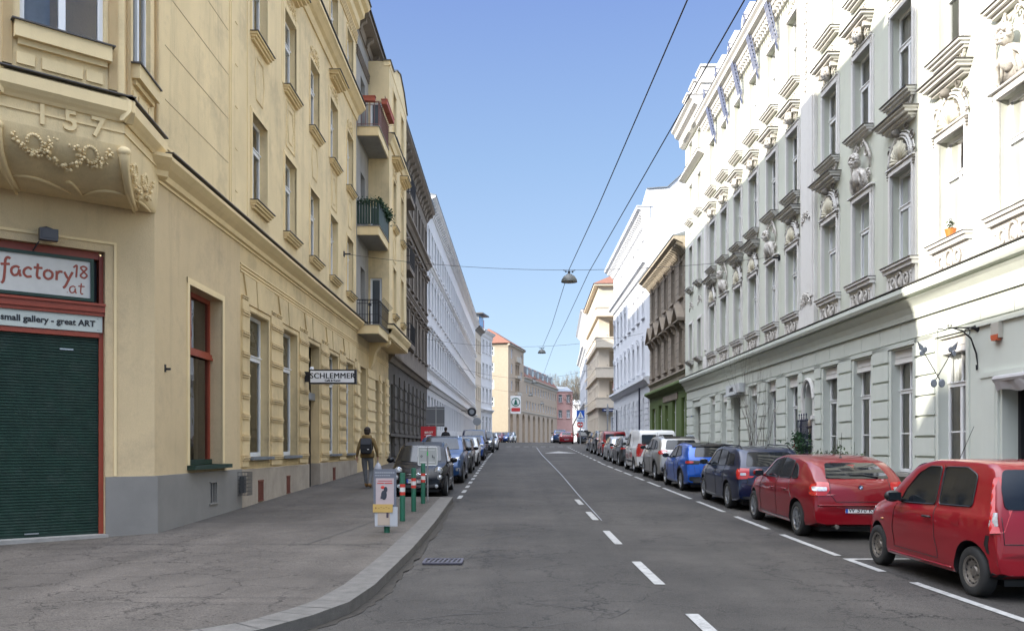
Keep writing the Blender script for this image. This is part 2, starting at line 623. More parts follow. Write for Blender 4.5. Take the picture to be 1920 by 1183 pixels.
# ---------------------------------------------------------------- ground, road, pavements
def slab(name, pts, zoff, m, skirt=0.0, parent=None, step=1.0, kind='structure', slope=True):
    bm = bmesh.new()
    vs = [bm.verts.new((x, y, 0)) for x, y in pts]
    bm.faces.new(vs)
    ys = [p[1] for p in pts]
    y = math.floor(min(ys)) + step
    while y < max(ys):
        g = bm.verts[:] + bm.edges[:] + bm.faces[:]
        bmesh.ops.bisect_plane(bm, geom=g, plane_co=(0, y, 0), plane_no=(0, 1, 0), dist=1e-5)
        y += step
    bmesh.ops.triangulate(bm, faces=bm.faces[:])
    for v in bm.verts:
        v.co.z = gz(v.co.y) + zoff
    if skirt:
        be = [e for e in bm.edges if e.is_boundary]
        r = bmesh.ops.extrude_edge_only(bm, edges=be)
        for g in r['geom']:
            if isinstance(g, bmesh.types.BMVert): g.co.z -= skirt
    bmesh.ops.recalc_face_normals(bm, faces=bm.faces)
    me = bpy.data.meshes.new(name)
    bm.to_mesh(me)
    bm.free()
    me.materials.append(m)
    o = link(name, me, parent)
    if kind and not parent: o['kind'] = kind
    return o

def strip(x0, x1, ya, yb):
    return [(x0, ya), (x1, ya), (x1, yb), (x0, yb)]

def bend(y):
    """sideways drift of the street where it starts to turn right"""
    t = max(0.0, y - 45)
    return 0.00042 * t * t if t < 60 else 0.00042 * 3600 + (t - 60) * 0.12

bm_ = MB()
yy = [-80, -30, -10, 0, 5, 8, 9, 10, 11, 12, 13, 14, 15, 17, 20, 25, 40, 60, 100, 150, 165, 180, 250, 400, 900]
for a, b in zip(yy[:-1], yy[1:]):
    za, zb = gz(min(a, 400)), gz(min(b, 400))
    bm_.quad((-500, a, za - .01), (500, a, za - .01), (500, b, zb - .01), (-500, b, zb - .01))
tag(bm_.obj('ground', M_ASPH), kind='structure')
slab('road', [(-40, -30), (14, -30), (14, 45), (15, 85), (17, 150), (28, 205), (8, 205), (-0.5, 150), (-6.6, 85), (-6.6, 22.1), (-1.3, 22.1),
              (-1.3, 12), (-1.4, 9.2), (-1.55, 8.2), (-2.0, 7.0), (-3.0, 6.1), (-5, 5.4), (-40, 4.6)], 0.0, M_ASPH)

KO = [(-1.46, 21.95), (-1.42, 16.2), (-1.44, 12.4), (-1.47, 10.8), (-1.49, 9.4), (-1.58, 8.35), (-1.79, 7.7), (-2.08, 7.1), (-2.65, 6.55), (-3.5, 6.15), (-5.2, 5.7), (-9, 5.3), (-30, 4.6)]
KI = [(-1.79, 21.95), (-1.76, 16.2), (-1.78, 12.4), (-1.80, 10.8), (-1.83, 9.4), (-1.93, 8.45), (-2.07, 7.98), (-2.31, 7.41), (-2.79, 6.92), (-3.6, 6.5), (-5.25, 6.05), (-9, 5.65), (-30, 4.95)]
slab('kerb', KO + KI[::-1], 0.125, M_KERB, 0.2)
slab('pavement', KI + [(-30, 16.5), (-10.5, 10.8), (-6.0, 14.46), (-6.0, 21.95)], 0.12, M_WALK, 0.0)
slab('pavement', [(-3.55, 21.95), (-6.1, 21.95), (-6.1, 64), (-5.6, 100), (-4.4, 128), (-2.2, 128), (-2.9, 100), (-3.5, 60)], 0.12, M_WALK, 0.2)
slab('kerb', [(-3.52, 22.0), (-3.40, 22.0), (-3.37, 60), (-2.8, 100), (-2.1, 128), (-2.2, 128), (-2.9, 100), (-3.50, 60)], 0.125, M_KERB, 0.2)
slab('kerb', [(-3.4, 21.95), (-1.79, 21.95), (-1.79, 21.8), (-3.4, 21.8)], 0.127, M_KERB, 0.2)
# right hand pavement
RK = [(7.05, -20), (7.05, 45), (7.7, 82)]
slab('pavement', [(7.17, -20), (9.6, -20), (9.9, 80), (7.82, 80), (7.17, 45)], 0.12, M_WALK, 0.2)
slab('kerb', [(7.05, -20), (7.165, -20), (7.165, 45), (7.815, 80), (7.7, 80), (7.05, 45)], 0.125, M_KERB, 0.2)
slab('pavement', [(8.5, 93), (10.0, 93), (11.8, 140), (9.8, 140)], 0.12, M_WALK, 0.2)
# parking bays, a hair darker
slab('parking_strip', [(4.95, -6), (7.04, -6), (7.04, 45), (7.6, 80), (5.6, 80), (4.95, 45)], 0.004, M_ASPHP)
slab('parking_strip', [(-3.38, 22.05), (-1.45, 22.05), (-1.3, 45), (-0.9, 80), (-3.3, 60)], 0.004, M_ASPHP)
# painted markings
for k in range(0, 5):
    y0 = [6.5, 10.1, 13.9, 17.6, 21.1][k]
    slab('centre_dash', strip(1.73, 1.86, y0, y0 + [1.85, 1.9, 1.85, 1.7, 1.5][k]), 0.008, M_PAINT)
for a, b in [(4.0, 6.4), (7.2, 10.25), (12.6, 15.2), (16.0, 18.3), (19.3, 22.0), (22.8, 26.9), (27.5, 29.9), (30.8, 33.0), (33.9, 36.1), (36.8, 39.2), (40, 42.3), (43, 45.3)]:
    slab('parking_line', strip(4.83, 4.94, a, b), 0.008, M_PAINT)
slab('parking_line', [(4.83, 11.1), (4.94, 11.1), (4.94, 12.18), (6.1, 12.22), (6.1, 12.33), (4.83, 12.3)], 0.008, M_PAINT)
y = 46.0
while y < 82:
    x = 4.86 + (y - 45) * 0.019
    slab('parking_line', [(x, y), (x + .12, y), (x + .16, y + 1.8), (x + .04, y + 1.8)], 0.008, M_PAINT)
    y += 3.0
y = 22.9
while y < 80:
    x = -1.36 + bend(y) * 0.6
    slab('parking_line', [(x - .06, y), (x + .06, y), (x + .07, y + 1.0), (x - .05, y + 1.0)], 0.008, M_PAINT)
    y += 2.05
slab('repair_line', [(1.95, 24), (1.975, 24), (2.12, 34), (2.2, 44), (2.3, 60), (2.6, 80), (2.55, 80), (2.25, 60), (2.16, 44), (2.09, 34)], 0.009, mat('pale_joint_filler', (0.30, 0.31, 0.34), 0.7, dirt=(0.12, 0.12, 0.12), dscale=3, damt=0.9))
slab('repair_line', [(1.90, 17.5), (1.915, 17.5), (1.975, 24), (1.95, 24)], 0.009, mat('pale_joint_filler', (0.3,)*3))
slab('hump_marking', [(2.6, 62.8), (5.0, 62.8), (3.9, 67.5)], 0.008, M_PAINT)
for k in range(8):
    x = -0.3 + k * 0.85
    slab('crossing_block', strip(x, x + .5, 83.4, 84.2), 0.008, M_PAINT)
# dark sealed joints in the pavement
M_TAR = mat('tar_joint', (0.045, 0.042, 0.04), 0.7, var=0.3, scale=9)
def seam(pts, w, z=0.124, m=None):
    L_, R_ = [], []
    for i, p in enumerate(pts):
        a = Vector(pts[max(0, i - 1)]); b = Vector(pts[min(len(pts) - 1, i + 1)])
        d = (b - a).normalized(); n = Vector((-d.y, d.x))
        ww = w * (0.6 + 0.8 * R.random())
        L_.append(tuple(Vector(p) + n * ww)); R_.append(tuple(Vector(p) - n * ww))
    slab('tar_seam', L_ + R_[::-1], z, m or M_TAR)
seam([(-7.0, 13.0), (-4.0, 13.03), (-2.6, 12.98), (-1.82, 13.02)], 0.012)
seam([(-3.1, 13.05), (-2.75, 15.2), (-2.5, 17.6), (-2.3, 20.0)], 0.014)
seam([(-5.9, 16.9), (-3.2, 17.0), (-2.4, 16.95)], 0.008)
seam([(-4.6, 8.6), (-3.6, 8.62), (-2.0, 8.58)], 0.006)
seam([(-5.9, 20.2), (-2.1, 20.2)], 0.01)
# gully grate let into the gutter
g = MB()
g.box(-0.27, .27, -.24, .24, 0.004, 0.012)
for k in range(7):
    x = -0.215 + k * 0.064
    g.add([(x, -.18, .03), (x + .03, -.18, .03), (x + .055, .18, .03), (x + .025, .18, .03), (x, -.18, .012), (x + .03, -.18, .012), (x + .055, .18, .012), (x + .025, .18, .012)],
          [(0, 1, 2, 3), (0, 1, 5, 4), (1, 2, 6, 5), (2, 3, 7, 6), (3, 0, 4, 7)])
for s in (-1, 1):
    g.box(-0.27, .27, s * .2, s * .25, .012, .032)
    g.box(s * .24, s * .28, -.2, .2, .012, .032)
g.m = 1
g.box(-.24, .24, -.2, .2, .0121, .014)
o = g.obj('gully_grate', [mat('cast_iron_grate', (0.085, 0.08, 0.10), 0.6, metal=0.2, var=0.3, scale=10), M_TAR], None, (-0.93, 11.95, gz(11.95)))
tag(o, 'rusty cast iron gully grate set in the asphalt beside the curved kerb', 'drain')

# hairline tar repairs wandering over the road by the kerb and an old sandy smear
rc = random.Random(12)
for k in range(22):
    x, y = rc.uniform(-1.15, .3) if k < 24 else rc.uniform(-.5, 4.5), rc.uniform(7.6, 16)
    a = rc.uniform(0, 6.28)
    P = [(x, y)]
    for q in range(rc.randint(3, 7)):
        a += rc.uniform(-.5, .5)
        x += cos(a) * .22; y += sin(a) * .22
        P.append((x, y))
    if all(p[0] > -1.3 for p in P): seam(P, .005, 0.0075)

# grime collected in the gutter along the kerb
def offset_path(P, d):
    out = []
    for i, p in enumerate(P):
        a = Vector(P[max(0, i - 1)]); b = Vector(P[min(len(P) - 1, i + 1)])
        t = (b - a).normalized(); n = Vector((-t.y, t.x))
        out.append(tuple(Vector(p) + n * d))
    return out
fine_ko = []
for a, b in zip(KO[:-2], KO[1:-1]):
    for k in range(6): fine_ko.append(tuple(Vector(a).lerp(Vector(b), k / 6)))
gd = []
for p, q in zip(fine_ko, offset_path(fine_ko, 1.0)):
    d = Vector(q) - Vector(p)
    gd.append(tuple(Vector(p) + d * rc.uniform(.05, .17)))
slab('gutter_dirt', [tuple(Vector(p) - (Vector(q) - Vector(p)) * .02) for p, q in zip(fine_ko, offset_path(fine_ko, 1.0))] + gd[::-1], 0.006, mat('gutter_dirt', (.038, .032, .025), .95, var=.4, scale=9))

# joints between the granite kerb stones
for i in range(0, len(fine_ko) - 1):
    p = Vector(fine_ko[i])
    if i % 2 and p.y > 12 or (i % 3 == 0 and p.y <= 12):
        q = min((Vector(k) for k in [tuple(Vector(a).lerp(Vector(b), t / 8)) for a, b in zip(KI[:-2], KI[1:-1]) for t in range(8)]), key=lambda k: (k - p).length)
        seam([tuple(p), tuple(q)], .005, 0.1285)
# ---------------------------------------------------------------- facade kit
# local frame of a facade: x along the wall (left to right as seen from the street), y into the wall, z up
def wall_mesh(mb, u0, u1, z0, z1, ops, reveal=0.25, y=0.0):
    us = sorted(set([u0, u1] + [v for o in ops for v in o[:2]]))
    zs = sorted(set([z0, z1] + [v for o in ops for v in o[2:4]]))
    us = [u for u in us if u0 - 1e-6 <= u <= u1 + 1e-6]
    zs = [z for z in zs if z0 - 1e-6 <= z <= z1 + 1e-6]
    for i in range(len(us) - 1):
        # merge vertically where possible
        run = None
        for j in range(len(zs) - 1):
            cu, cz = (us[i] + us[i + 1]) / 2, (zs[j] + zs[j + 1]) / 2
            hole = any(o[0] < cu < o[1] and o[2] < cz < o[3] for o in ops)
            if hole:
                if run is not None:
                    mb.quad((us[i], y, run), (us[i + 1], y, run), (us[i + 1], y, zs[j]), (us[i], y, zs[j]))
                    run = None
            elif run is None:
                run = zs[j]
        if run is not None:
            mb.quad((us[i], y, run), (us[i + 1], y, run), (us[i + 1], y, zs[-1]), (us[i], y, zs[-1]))
    for o in ops:
        a, b, c, d = o[:4]
        r = o[4] if len(o) > 4 else reveal
        mb.quad((a, y, c), (a, y + r, c), (a, y + r, d), (a, y, d))
        mb.quad((b, y, c), (b, y + r, c), (b, y + r, d), (b, y, d))
        mb.quad((a, y, d), (b, y, d), (b, y + r, d), (a, y + r, d))
        mb.quad((a, y, c), (b, y, c), (b, y + r, c), (a, y + r, c))


def shell(mb, u0, u1, z0, z1, depth, y=0.0, ends=True):
    mb.quad((u0, y, z0), (u0, y + depth, z0), (u0, y + depth, z1), (u0, y, z1))
    mb.quad((u1, y, z0), (u1, y + depth, z0), (u1, y + depth, z1), (u1, y, z1))
    mb.quad((u0, y + depth, z0), (u1, y + depth, z0), (u1, y + depth, z1), (u0, y + depth, z1))
    mb.quad((u0, y, z1), (u1, y, z1), (u1, y + depth, z1), (u0, y + depth, z1))


def ledge(mb, u0, u1, z, prof, y=0.0, ends=True):
    """string course: prof = [(projection, z offset)...] outline from wall top round to wall bottom"""
    poly = [(y + 0.0, z + prof[0][1])] + [(y - p, z + dz) for p, dz in prof] + [(y + 0.0, z + prof[-1][1])]
    # keep it a hair proud of the wall so that no face lies in the wall's plane
    poly = [(yy_ if yy_ < y else y + 0.02, zz_) for yy_, zz_ in poly]
    mb.prism([(a, b) for a, b in poly], 'x', u0, u1)


WCACHE = {}
def win_frame(w, h, tr=0.66, mull=True, fw=0.07, d=0.07, muntin=None, top_split=False):
    """casement frame, origin at lower left corner of the opening, front at y=0"""
    key = ('f', round(w, 2), round(h, 2), tr, mull, fw, muntin, top_split)
    if key not in WCACHE:
        m = MB()
        m.box(0, w, 0, d, 0, fw * 1.2); m.box(0, w, 0, d, h - fw, h)
        m.box(0, fw, 0, d, fw * 1.2, h - fw); m.box(w - fw, w, 0, d, fw * 1.2, h - fw)
        zt = h * tr if tr else h - fw
        if tr:
            m.box(fw, w - fw, -0.02, d, zt - fw * .7, zt + fw * .7)
            m.box(fw * .3, w - fw * .3, -0.045, -0.021, zt + fw * .5, zt + fw * .8)
        if mull:
            m.box(w / 2 - fw * .65, w / 2 + fw * .65, -0.01, d, fw * 1.2, zt - (fw * .7 if tr else 0))
            if top_split:
                m.box(w / 2 - fw * .3, w / 2 + fw * .3, 0.0, d, zt + fw * .7, h - fw)
        if muntin:
            for t in muntin:
                z = zt * t
                m.box(fw, w / 2 - fw * .65, 0.01, d - .02, z - .014, z + .014)
                m.box(w / 2 + fw * .65, w - fw, 0.01, d - .02, z - .014, z + .014)
        WCACHE[key] = m
    return WCACHE[key]


MCACHE = {}
def cached(key, fn, mats, smooth=False):
    k = (key, tuple(m.name for m in (mats if isinstance(mats, (list, tuple)) else [mats])))
    if k not in MCACHE:
        mb = fn()
        MCACHE[k] = mb.mesh(str(key[0]), mats, smooth)
    return MCACHE[k]


def pane_m(w, h, t=0.03):
    m = MB()
    m.quad((0.03, t, 0.03), (w - 0.03, t, 0.03), (w - 0.03, t, h - 0.03), (0.03, t, h - 0.03))
    return m


def curtain_m(w, h, amp=0.025, gap=0.0, zb=0.0, n=None):
    m = MB()
    n = n or int(w / 0.035)
    def half(x0, x1):
        k = max(4, int(n * (x1 - x0) / w))
        P = []
        for i in range(k + 1):
            x = x0 + (x1 - x0) * i / k
            P.append((x, 0.11 + amp * sin(i * 1.9 + 3 * sin(i * .31))))
        for a, b in zip(P[:-1], P[1:]):
            m.quad((a[0], a[1], zb), (b[0], b[1], zb), (b[0], b[1], h), (a[0], a[1], h))
    if gap:
        half(0.0, w * (0.5 - gap / 2)); half(w * (0.5 + gap / 2), w)
    else:
        half(0.0, w)
    return m


def window(root, u, z, w, h, reveal=0.25, frame=None, glass=None, curtain=0, fmat=None, far=False, name='window', y0=0.0, **fk):
    fmat = fmat or M_WHITEP
    f = win_frame(w, h, **fk)
    key = ('window', round(w, 2), round(h, 2), tuple(sorted((k, str(v)) for k, v in fk.items())))
    me = cached(key, lambda: f, fmat)
    o = link(name, me, root, (u, y0 + reveal - 0.07, z))
    if far:
        pm = cached(('pane', round(w, 2), round(h, 2)), lambda: pane_m(w, h), glass or (M_FARG if R.random() < .6 else M_FARGL))
        link('pane', pm, o)
    else:
        pm = cached(('pane', round(w, 2), round(h, 2)), lambda: pane_m(w, h), glass or M_GLASS)
        link('pane', pm, o)
        if curtain:
            zb = h * (0.0 if curtain < 3 else 0.30)
            gap = {1: 0, 2: 0.3, 3: 0.0, 4: 0.55}[curtain]
            cm = cached(('curtain', round(w, 2), round(h, 2), curtain), lambda: curtain_m(w, h, gap=gap, zb=0 if curtain != 3 else 0), M_CURT if R.random() < .6 else M_CURTG)
            link('curtain', cm, o)
    return o


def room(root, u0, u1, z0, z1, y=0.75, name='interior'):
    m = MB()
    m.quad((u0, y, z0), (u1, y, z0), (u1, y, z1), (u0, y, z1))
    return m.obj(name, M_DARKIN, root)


# ---- ornament pieces, built at the origin (x centred, y negative = towards the street)
def spiral(mb, c, r0, turns, s=1, rad=0.02, y=-0.03, a0=0.0, n=18, squash=1.0):
    P = []
    for i in range(n):
        t = i / (n - 1)
        r = r0 * (1 - t * 0.85)
        a = a0 + s * t * turns * 2 * pi
        P.append((c[0] + r * cos(a), y, c[1] + r * sin(a) * squash))
    mb.tube(P, [rad * (1 - 0.45 * i / n) for i in range(n)], 5)


def arch_tube(mb, cx, cz, rx, rz, rad, y=-0.04, a0=0, a1=pi, n=14):
    mb.tube([(cx + rx * cos(a0 + (a1 - a0) * i / n), y, cz + rz * sin(a0 + (a1 - a0) * i / n)) for i in range(n + 1)], rad, 6)


def head(mb, c, s=0.16, y=-0.1):
    """carved mask: skull, nose, brow, chin and a ring of curls"""
    x, z = c
    mb.ball((x, y, z), (s * .62, s * .6, s * .85), 10, 8)
    mb.ball((x, y - s * .62, z - s * .08), (s * .12, s * .2, s * .24), 6, 5)
    mb.ball((x, y - s * .42, z - s * .55), (s * .26, s * .22, s * .18), 6, 5)
    for k in (-1, 1):
        mb.ball((x + k * s * .24, y - s * .48, z + s * .2), (s * .2, s * .12, s * .08), 6, 4)
        mb.ball((x + k * s * .3, y - s * .4, z - s * .2), (s * .2, s * .18, s * .2), 6, 4)
    for k in range(11):
        a = -0.35 + k * (pi + 0.7) / 10
        rr = s * .3
        mb.ball((x + cos(a) * s * .85, y - .02, z + s * .2 + sin(a) * s * .85), (rr, rr, rr), 6, 4)
    for k in range(6):
        a = 0.3 + k * (pi - 0.6) / 5
        mb.ball((x + cos(a) * s * .6, y - s * .38, z + s * .35 + sin(a) * s * .5), s * .24, 6, 4)


def orn_shell():
    """shell lunette under an arch with scrolls (first floor)"""
    m = MB()
    m.m = 1
    n = 13
    for i in range(n):                                  # the fan
        a = pi * (i + .5) / n
        L = 0.42 if i % 2 else 0.45
        P = [(0, -.05, .05), (cos(a) * L * .5, -.07, .05 + sin(a) * L * .6), (cos(a) * L * .88, -.045, .05 + sin(a) * L * 1.1)]
        m.tube(P, [.02, .05, .07], 5)
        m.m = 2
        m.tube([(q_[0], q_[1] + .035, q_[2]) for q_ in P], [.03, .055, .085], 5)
        m.m = 1
    m.m = 0
    m.box(-.62, .62, -.055, .02, -.14, .0)              # lintel
    m.box(-.66, .66, -.085, .02, 0.0, .035)
    arch_tube(m, 0, .04, .56, .64, .035, -.05)
    arch_tube(m, 0, .04, .50, .57, .02, -.07)
    arch_tube(m, 0, .04, .63, .72, .018, -.03)
    m.m = 2
    m.ball((0, -.12, .72), (.09, .09, .1), 8, 6)
    for s in (-1, 1):
        spiral(m, (s * .56, .48), .12, 1.3, s, .024, -.04, a0=pi / 2)
        spiral(m, (s * .30, .80), .10, 1.2, -s, .022, -.05, a0=0)
        spiral(m, (s * .60, .16), .07, 1.1, -s, .018, -.04)
        for k in range(3): m.ball((s * .62, -.05, -.05 - k * .07), .035 - k * .006, 6, 4)
    return m


def orn_hood():
    m = MB()
    for z, p, w in ((0, .12, .66), (.05, .2, .70), (.12, .3, .76), (.19, .36, .80)):
        m.box(-w, w, -p, .02, z, z + (.05 if z < .19 else .04) + .02 * (z > .1))
    m.m = 1
    m.box(-.83, .83, -.40, .02, .232, .25)
    return m


def orn_figure():
    """bust with drapery and scrolls between the floors"""
    m = MB()
    m.box(-.62, .62, -.055, .02, -.14, .0)
    m.box(-.70, .70, -.09, .02, 0.0, .05)
    m.m = 1
    m.prism([(-.3, .05), (.3, .05), (.2, .35), (.12, .62), (-.12, .62), (-.2, .35)], 'y', -.10, .02)
    m.ball((0, -.1, .42), (.19, .13, .26), 8, 6)
    head(m, (0, .80), .19, -.16)
    for s in (-1, 1):
        m.tube([(s * .15, -.1, .55), (s * .34, -.11, .4), (s * .42, -.08, .16), (s * .36, -.07, .05)], [.07, .06, .05, .03], 6)
        m.tube([(s * .1, -.14, .5), (s * .16, -.13, .3), (s * .22, -.1, .08)], .028, 5)
        spiral(m, (s * .46, .36), .13, 1.4, s, .026, -.05, a0=pi / 2)
        spiral(m, (s * .34, .98), .13, 1.3, -s, .026, -.05)
        spiral(m, (s * .14, 1.22), .10, 1.2, s, .022, -.06)
        m.tube([(s * .5, -.04, .5), (s * .55, -.05, .8), (s * .4, -.06, 1.1), (s * .2, -.06, 1.35)], [.02, .03, .03, .02], 5)
    return m


def orn_mask_hood():
    """second floor: hood carried over a mask"""
    m = MB()
    m.box(-.60, .60, -.05, .02, -.10, .0)
    m.box(-.63, .63, -.08, .02, .0, .03)
    for z, p, w in ((.42, .14, .60), (.47, .24, .64), (.54, .34, .70)):
        m.box(-w, w, -p, .02, z, z + .06)
    m.m = 2
    m.box(-.73, .73, -.38, .02, .602, .62)
    m.m = 1
    head(m, (0, .24), .21, -.13)
    for s in (-1, 1):
        spiral(m, (s * .34, .2), .13, 1.3, s, .026, -.06)
        spiral(m, (s * .56, .08), .07, 1.1, -s, .02, -.04)
        m.box(s * .48 - .05, s * .48 + .05, -.2, .02, .30, .42)
        for k in range(3): m.ball((s * .62, -.05, -.12 - k * .08), .036 - k * .006, 6, 4)
    return m


def orn_sill(w=.72, brackets=True, garland=True, p=.24):
    m = MB()
    m.box(-w, w, -p, .02, -.05, .0)
    m.box(-w + .03, w - .03, -p * .75, .02, -.11, -.05)
    m.box(-w + .06, w - .06, -p * .45, .02, -.17, -.11)
    m.m = 2
    m.box(-w - .02, w + .02, -p - .03, .02, .002, .018)
    m.m = 1
    if garland:
        m.ball((0, -.08, -.32), (.09, .07, .1), 7, 5)
        for s in (-1, 1):
            spiral(m, (s * .2, -.3), .12, 1.3, s, .024, -.04)
            spiral(m, (s * .42, -.26), .09, 1.2, -s, .02, -.04)
            m.tube([(s * .58, -.05, -.18), (s * .5, -.06, -.34), (s * .2, -.05, -.46), (0, -.05, -.5)], [.03, .024, .02, .02], 5)
    return m


def orn_balustrade(w=1.5, h=.72):
    """panel below the first floor windows with rings and pendants"""
    m = MB()
    m.box(-w / 2, w / 2, -.06, .02, 0, h - .16)
    m.box(-w / 2 - .03, w / 2 + .03, -.15, .02, h - .16, h - .06)
    m.box(-w / 2 - .05, w / 2 + .05, -.20, .02, h - .06, h)
    m.m = 2
    m.box(-w / 2 - .06, w / 2 + .06, -.22, .02, h + .001, h + .015)
    m.m = 1
    zc = (h - .16) * .52
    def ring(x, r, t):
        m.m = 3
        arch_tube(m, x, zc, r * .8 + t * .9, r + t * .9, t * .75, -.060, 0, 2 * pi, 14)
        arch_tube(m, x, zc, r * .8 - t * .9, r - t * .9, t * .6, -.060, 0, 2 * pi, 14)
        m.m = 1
        arch_tube(m, x, zc, r * .8, r, t, -.080, 0, 2 * pi, 14)
    ring(0, .20, .032); ring(-.34, .13, .028); ring(.34, .13, .028)
    m.ball((0, -.07, zc), (.1, .03, .12), 8, 5)
    for s in (-1, 1):
        m.ball((s * .33, -.07, zc), (.05, .03, .07), 6, 4)
        m.ball((s * .58, -.07, zc + .12), (.045, .03, .05), 6, 4)
        for k in range(4): m.ball((s * .58, -.065, zc + .03 - k * .055), (.022, .02, .026), 5, 3)
        m.tube([(s * .2, -.075, zc + .16), (s * .22, -.08, zc), (s * .2, -.075, zc - .18)], .018, 5)
    m.m = 0
    for z in (.012, h - .19):
        m.box(-w / 2 + .03, w / 2 - .03, -.078, -.06, z, z + .022)
    return m


def architrave(w, h, t=.13, p=.06, inner=.0):
    m = MB()
    a, b = -w / 2, w / 2
    for k, (t0, t1, pp) in enumerate(((0, t * .6, p), (t * .6, t, p * .55))):
        m.box(a - t1, a - t0, -pp, .02, -.0, h + t0); m.box(b + t0, b + t1, -pp, .02, -.0, h + t0)
        m.box(a - t1, b + t1, -pp - .002, .02, h + t0, h + t1)
    return m


def leafy_relief(w=.9, h=.5, seed=1):
    """loose floral stucco spray"""
    r = random.Random(seed)
    m = MB()
    for k in range(26):
        x = r.uniform(-w / 2, w / 2)
        z = h * (0.1 + 0.85 * r.random() * (1 - (2 * abs(x) / w) ** 2 * .55))
        m.ball((x, -.015, z), (r.uniform(.02, .055), r.uniform(.02, .05), r.uniform(.02, .055)), 6, 4)
    for s in (-1, 1):
        spiral(m, (s * w * .22, h * .45), h * .25, 1.3, s, .018, -.02)
        spiral(m, (s * w * .42, h * .15), h * .16, 1.2, -s, .014, -.02)
        m.tube([(0, -.03, h * .8), (s * w * .2, -.03, h * .7), (s * w * .42, -.02, h * .3), (s * w * .48, -.02, -.1)], .015, 5)
    return m


def rhombus_panel(w=.95, h=1.3, kind=0):
    m = MB()
    t = .022
    def ln(P, r=.016):
        for a, b in zip(P, P[1:] + P[:1]):
            m.tube([(a[0], -.008, a[1]), (b[0], -.008, b[1])], r, 4)
    if kind == 0:
        ln([(0, 0), (w * .42, h * .5), (0, h), (-w * .42, h * .5)]) if False else ln([(-w * .3, 0), (w * .3, 0), (w * .42, h * .5), (w * .3, h), (-w * .3, h), (-w * .42, h * .5)])
    else:
        ln([(-w * .45, 0), (w * .45, 0), (w * .45, h), (-w * .45, h)])
        ln([(-w * .18, h * .15), (w * .18, h * .15), (w * .3, h * .5), (w * .18, h * .85), (-w * .18, h * .85), (-w * .3, h * .5)], .012)
        for k in range(int(h / .09)):
            for s in (-1, 1): m.ball((s * w * .39, -.01, .05 + k * .09), (.02, .02, .028), 5, 3)
    return m


def brackets(mb, u0, u1, z, pitch, w=.12, h=.3, p=.35, y=0.0):
    n = max(1, int((u1 - u0) / pitch))
    for k in range(n + 1):
        u = u0 + (u1 - u0) * k / n
        mb.prism([(y + .02, z), (y - p, z), (y - p, z - h * .3), (y - p * .55, z - h * .55), (y - p * .3, z - h), (y + .02, z - h)], 'x', u - w / 2, u + w / 2)
# ================================================================ LEFT SIDE
def frame_of(origin, rz):
    def put(o):
        v = Vector(o.location)
        c, s = cos(rz), sin(rz)
        o.location = (origin[0] + c * v.x - s * v.y, origin[1] + s * v.x + c * v.y, v.z + (origin[2] if len(origin) > 2 else 0))
        o.rotation_euler = (0, 0, o.rotation_euler[2] + rz)
        return o
    return put

def place(root, name, me, u, z, y=0.0, scale=None):
    o = link(name, me, root, (u, y, z))
    if scale: o.scale = scale
    return o

ORN_Y = [M_YEL2, M_YEL2, M_TIN]

# ---------------------------------------------------------------- L1 corner house 157
L1 = empty('corner_house', (-6.05, 14.46, 0), pi / 2, 'yellow corner apartment house number 157 with a polygonal bay over its shuttered corner shop', 'building')
U = lambda Y: Y - 14.46
YE = 33.5
cols = [20.52, 23.42, 26.33, 29.22, 32.15]
GW = [(19.72, 21.27), (22.62, 24.15), (28.4, 29.9), (31.35, 32.8)]     # cafe windows
w = MB()
w.m = 2
ops = [(U(16.02), U(17.86), 1.30, 4.72)]
for a, b in GW: ops.append((U(a), U(b), 1.42, 4.80))
ops.append((U(25.5), U(26.95), 0.2, 4.80))
# lower wall of the plain corner section and of the cafe section
wall_mesh(w, 0, U(19.05), 1.16, 6.35, ops[:1], 0.30)
w.m = 1
wall_mesh(w, U(19.05), U(YE), 1.14, 6.35, ops[1:], 0.26)
w.m = 0
for (za, zb) in ((6.35, 14.98), (14.98, 19.0)):
    wall_mesh(w, 0, U(YE), za, zb, [(U(c) - .62, U(c) + .62, z0, z0 + 2.1) for c in cols for z0 in (7.42, 11.36, 15.2) if za < z0 < zb], 0.24)
w.quad((U(YE), 0, 0), (U(YE), 12, 0), (U(YE), 12, 19), (U(YE), 0, 19))
w.quad((0, 0.02, 19), (U(YE), 0.02, 19), (U(YE), 12, 19), (0, 12, 19))
w.obj('wall', [M_YEL, M_YELD, M_YELC], L1)
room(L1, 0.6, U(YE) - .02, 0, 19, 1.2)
pl = MB()
wall_mesh(pl, 0, U(19.05), -0.3, 1.16, [(U(17.0), U(17.42), .52, .93)], .1, -0.05)
pl.quad((0, -.05, 1.16), (U(19.05), -.05, 1.16), (U(19.05), 0.01, 1.16), (0, 0.01, 1.16))
pl.quad((U(19.05), -.05, -.3), (U(19.05), .01, -.3), (U(19.05), .01, 1.16), (U(19.05), -.05, 1.16))
pl.obj('plinth', M_GREYP, L1)
pl = MB()
wall_mesh(pl, U(19.05), U(25.5), -0.3, 1.13, [(U(20.3), U(20.68), .38, .82), (U(22.9), U(23.2), .43, .84)], .12, -0.04)
wall_mesh(pl, U(26.95), U(YE), -0.3, 1.13, [(U(28.9), U(29.25), .55, .92)], .12, -0.04)
for a, b in ((19.05, 25.5), (26.95, YE)):
    pl.quad((U(a), -.04, 1.13), (U(b), -.04, 1.13), (U(b), 0.01, 1.15), (U(a), 0.01, 1.15))
pl.quad((U(25.5) + .004, -.04, -.3), (U(25.5) + .004, .36, -.3), (U(25.5) + .004, .36, 1.14), (U(25.5) + .004, -.04, 1.14))
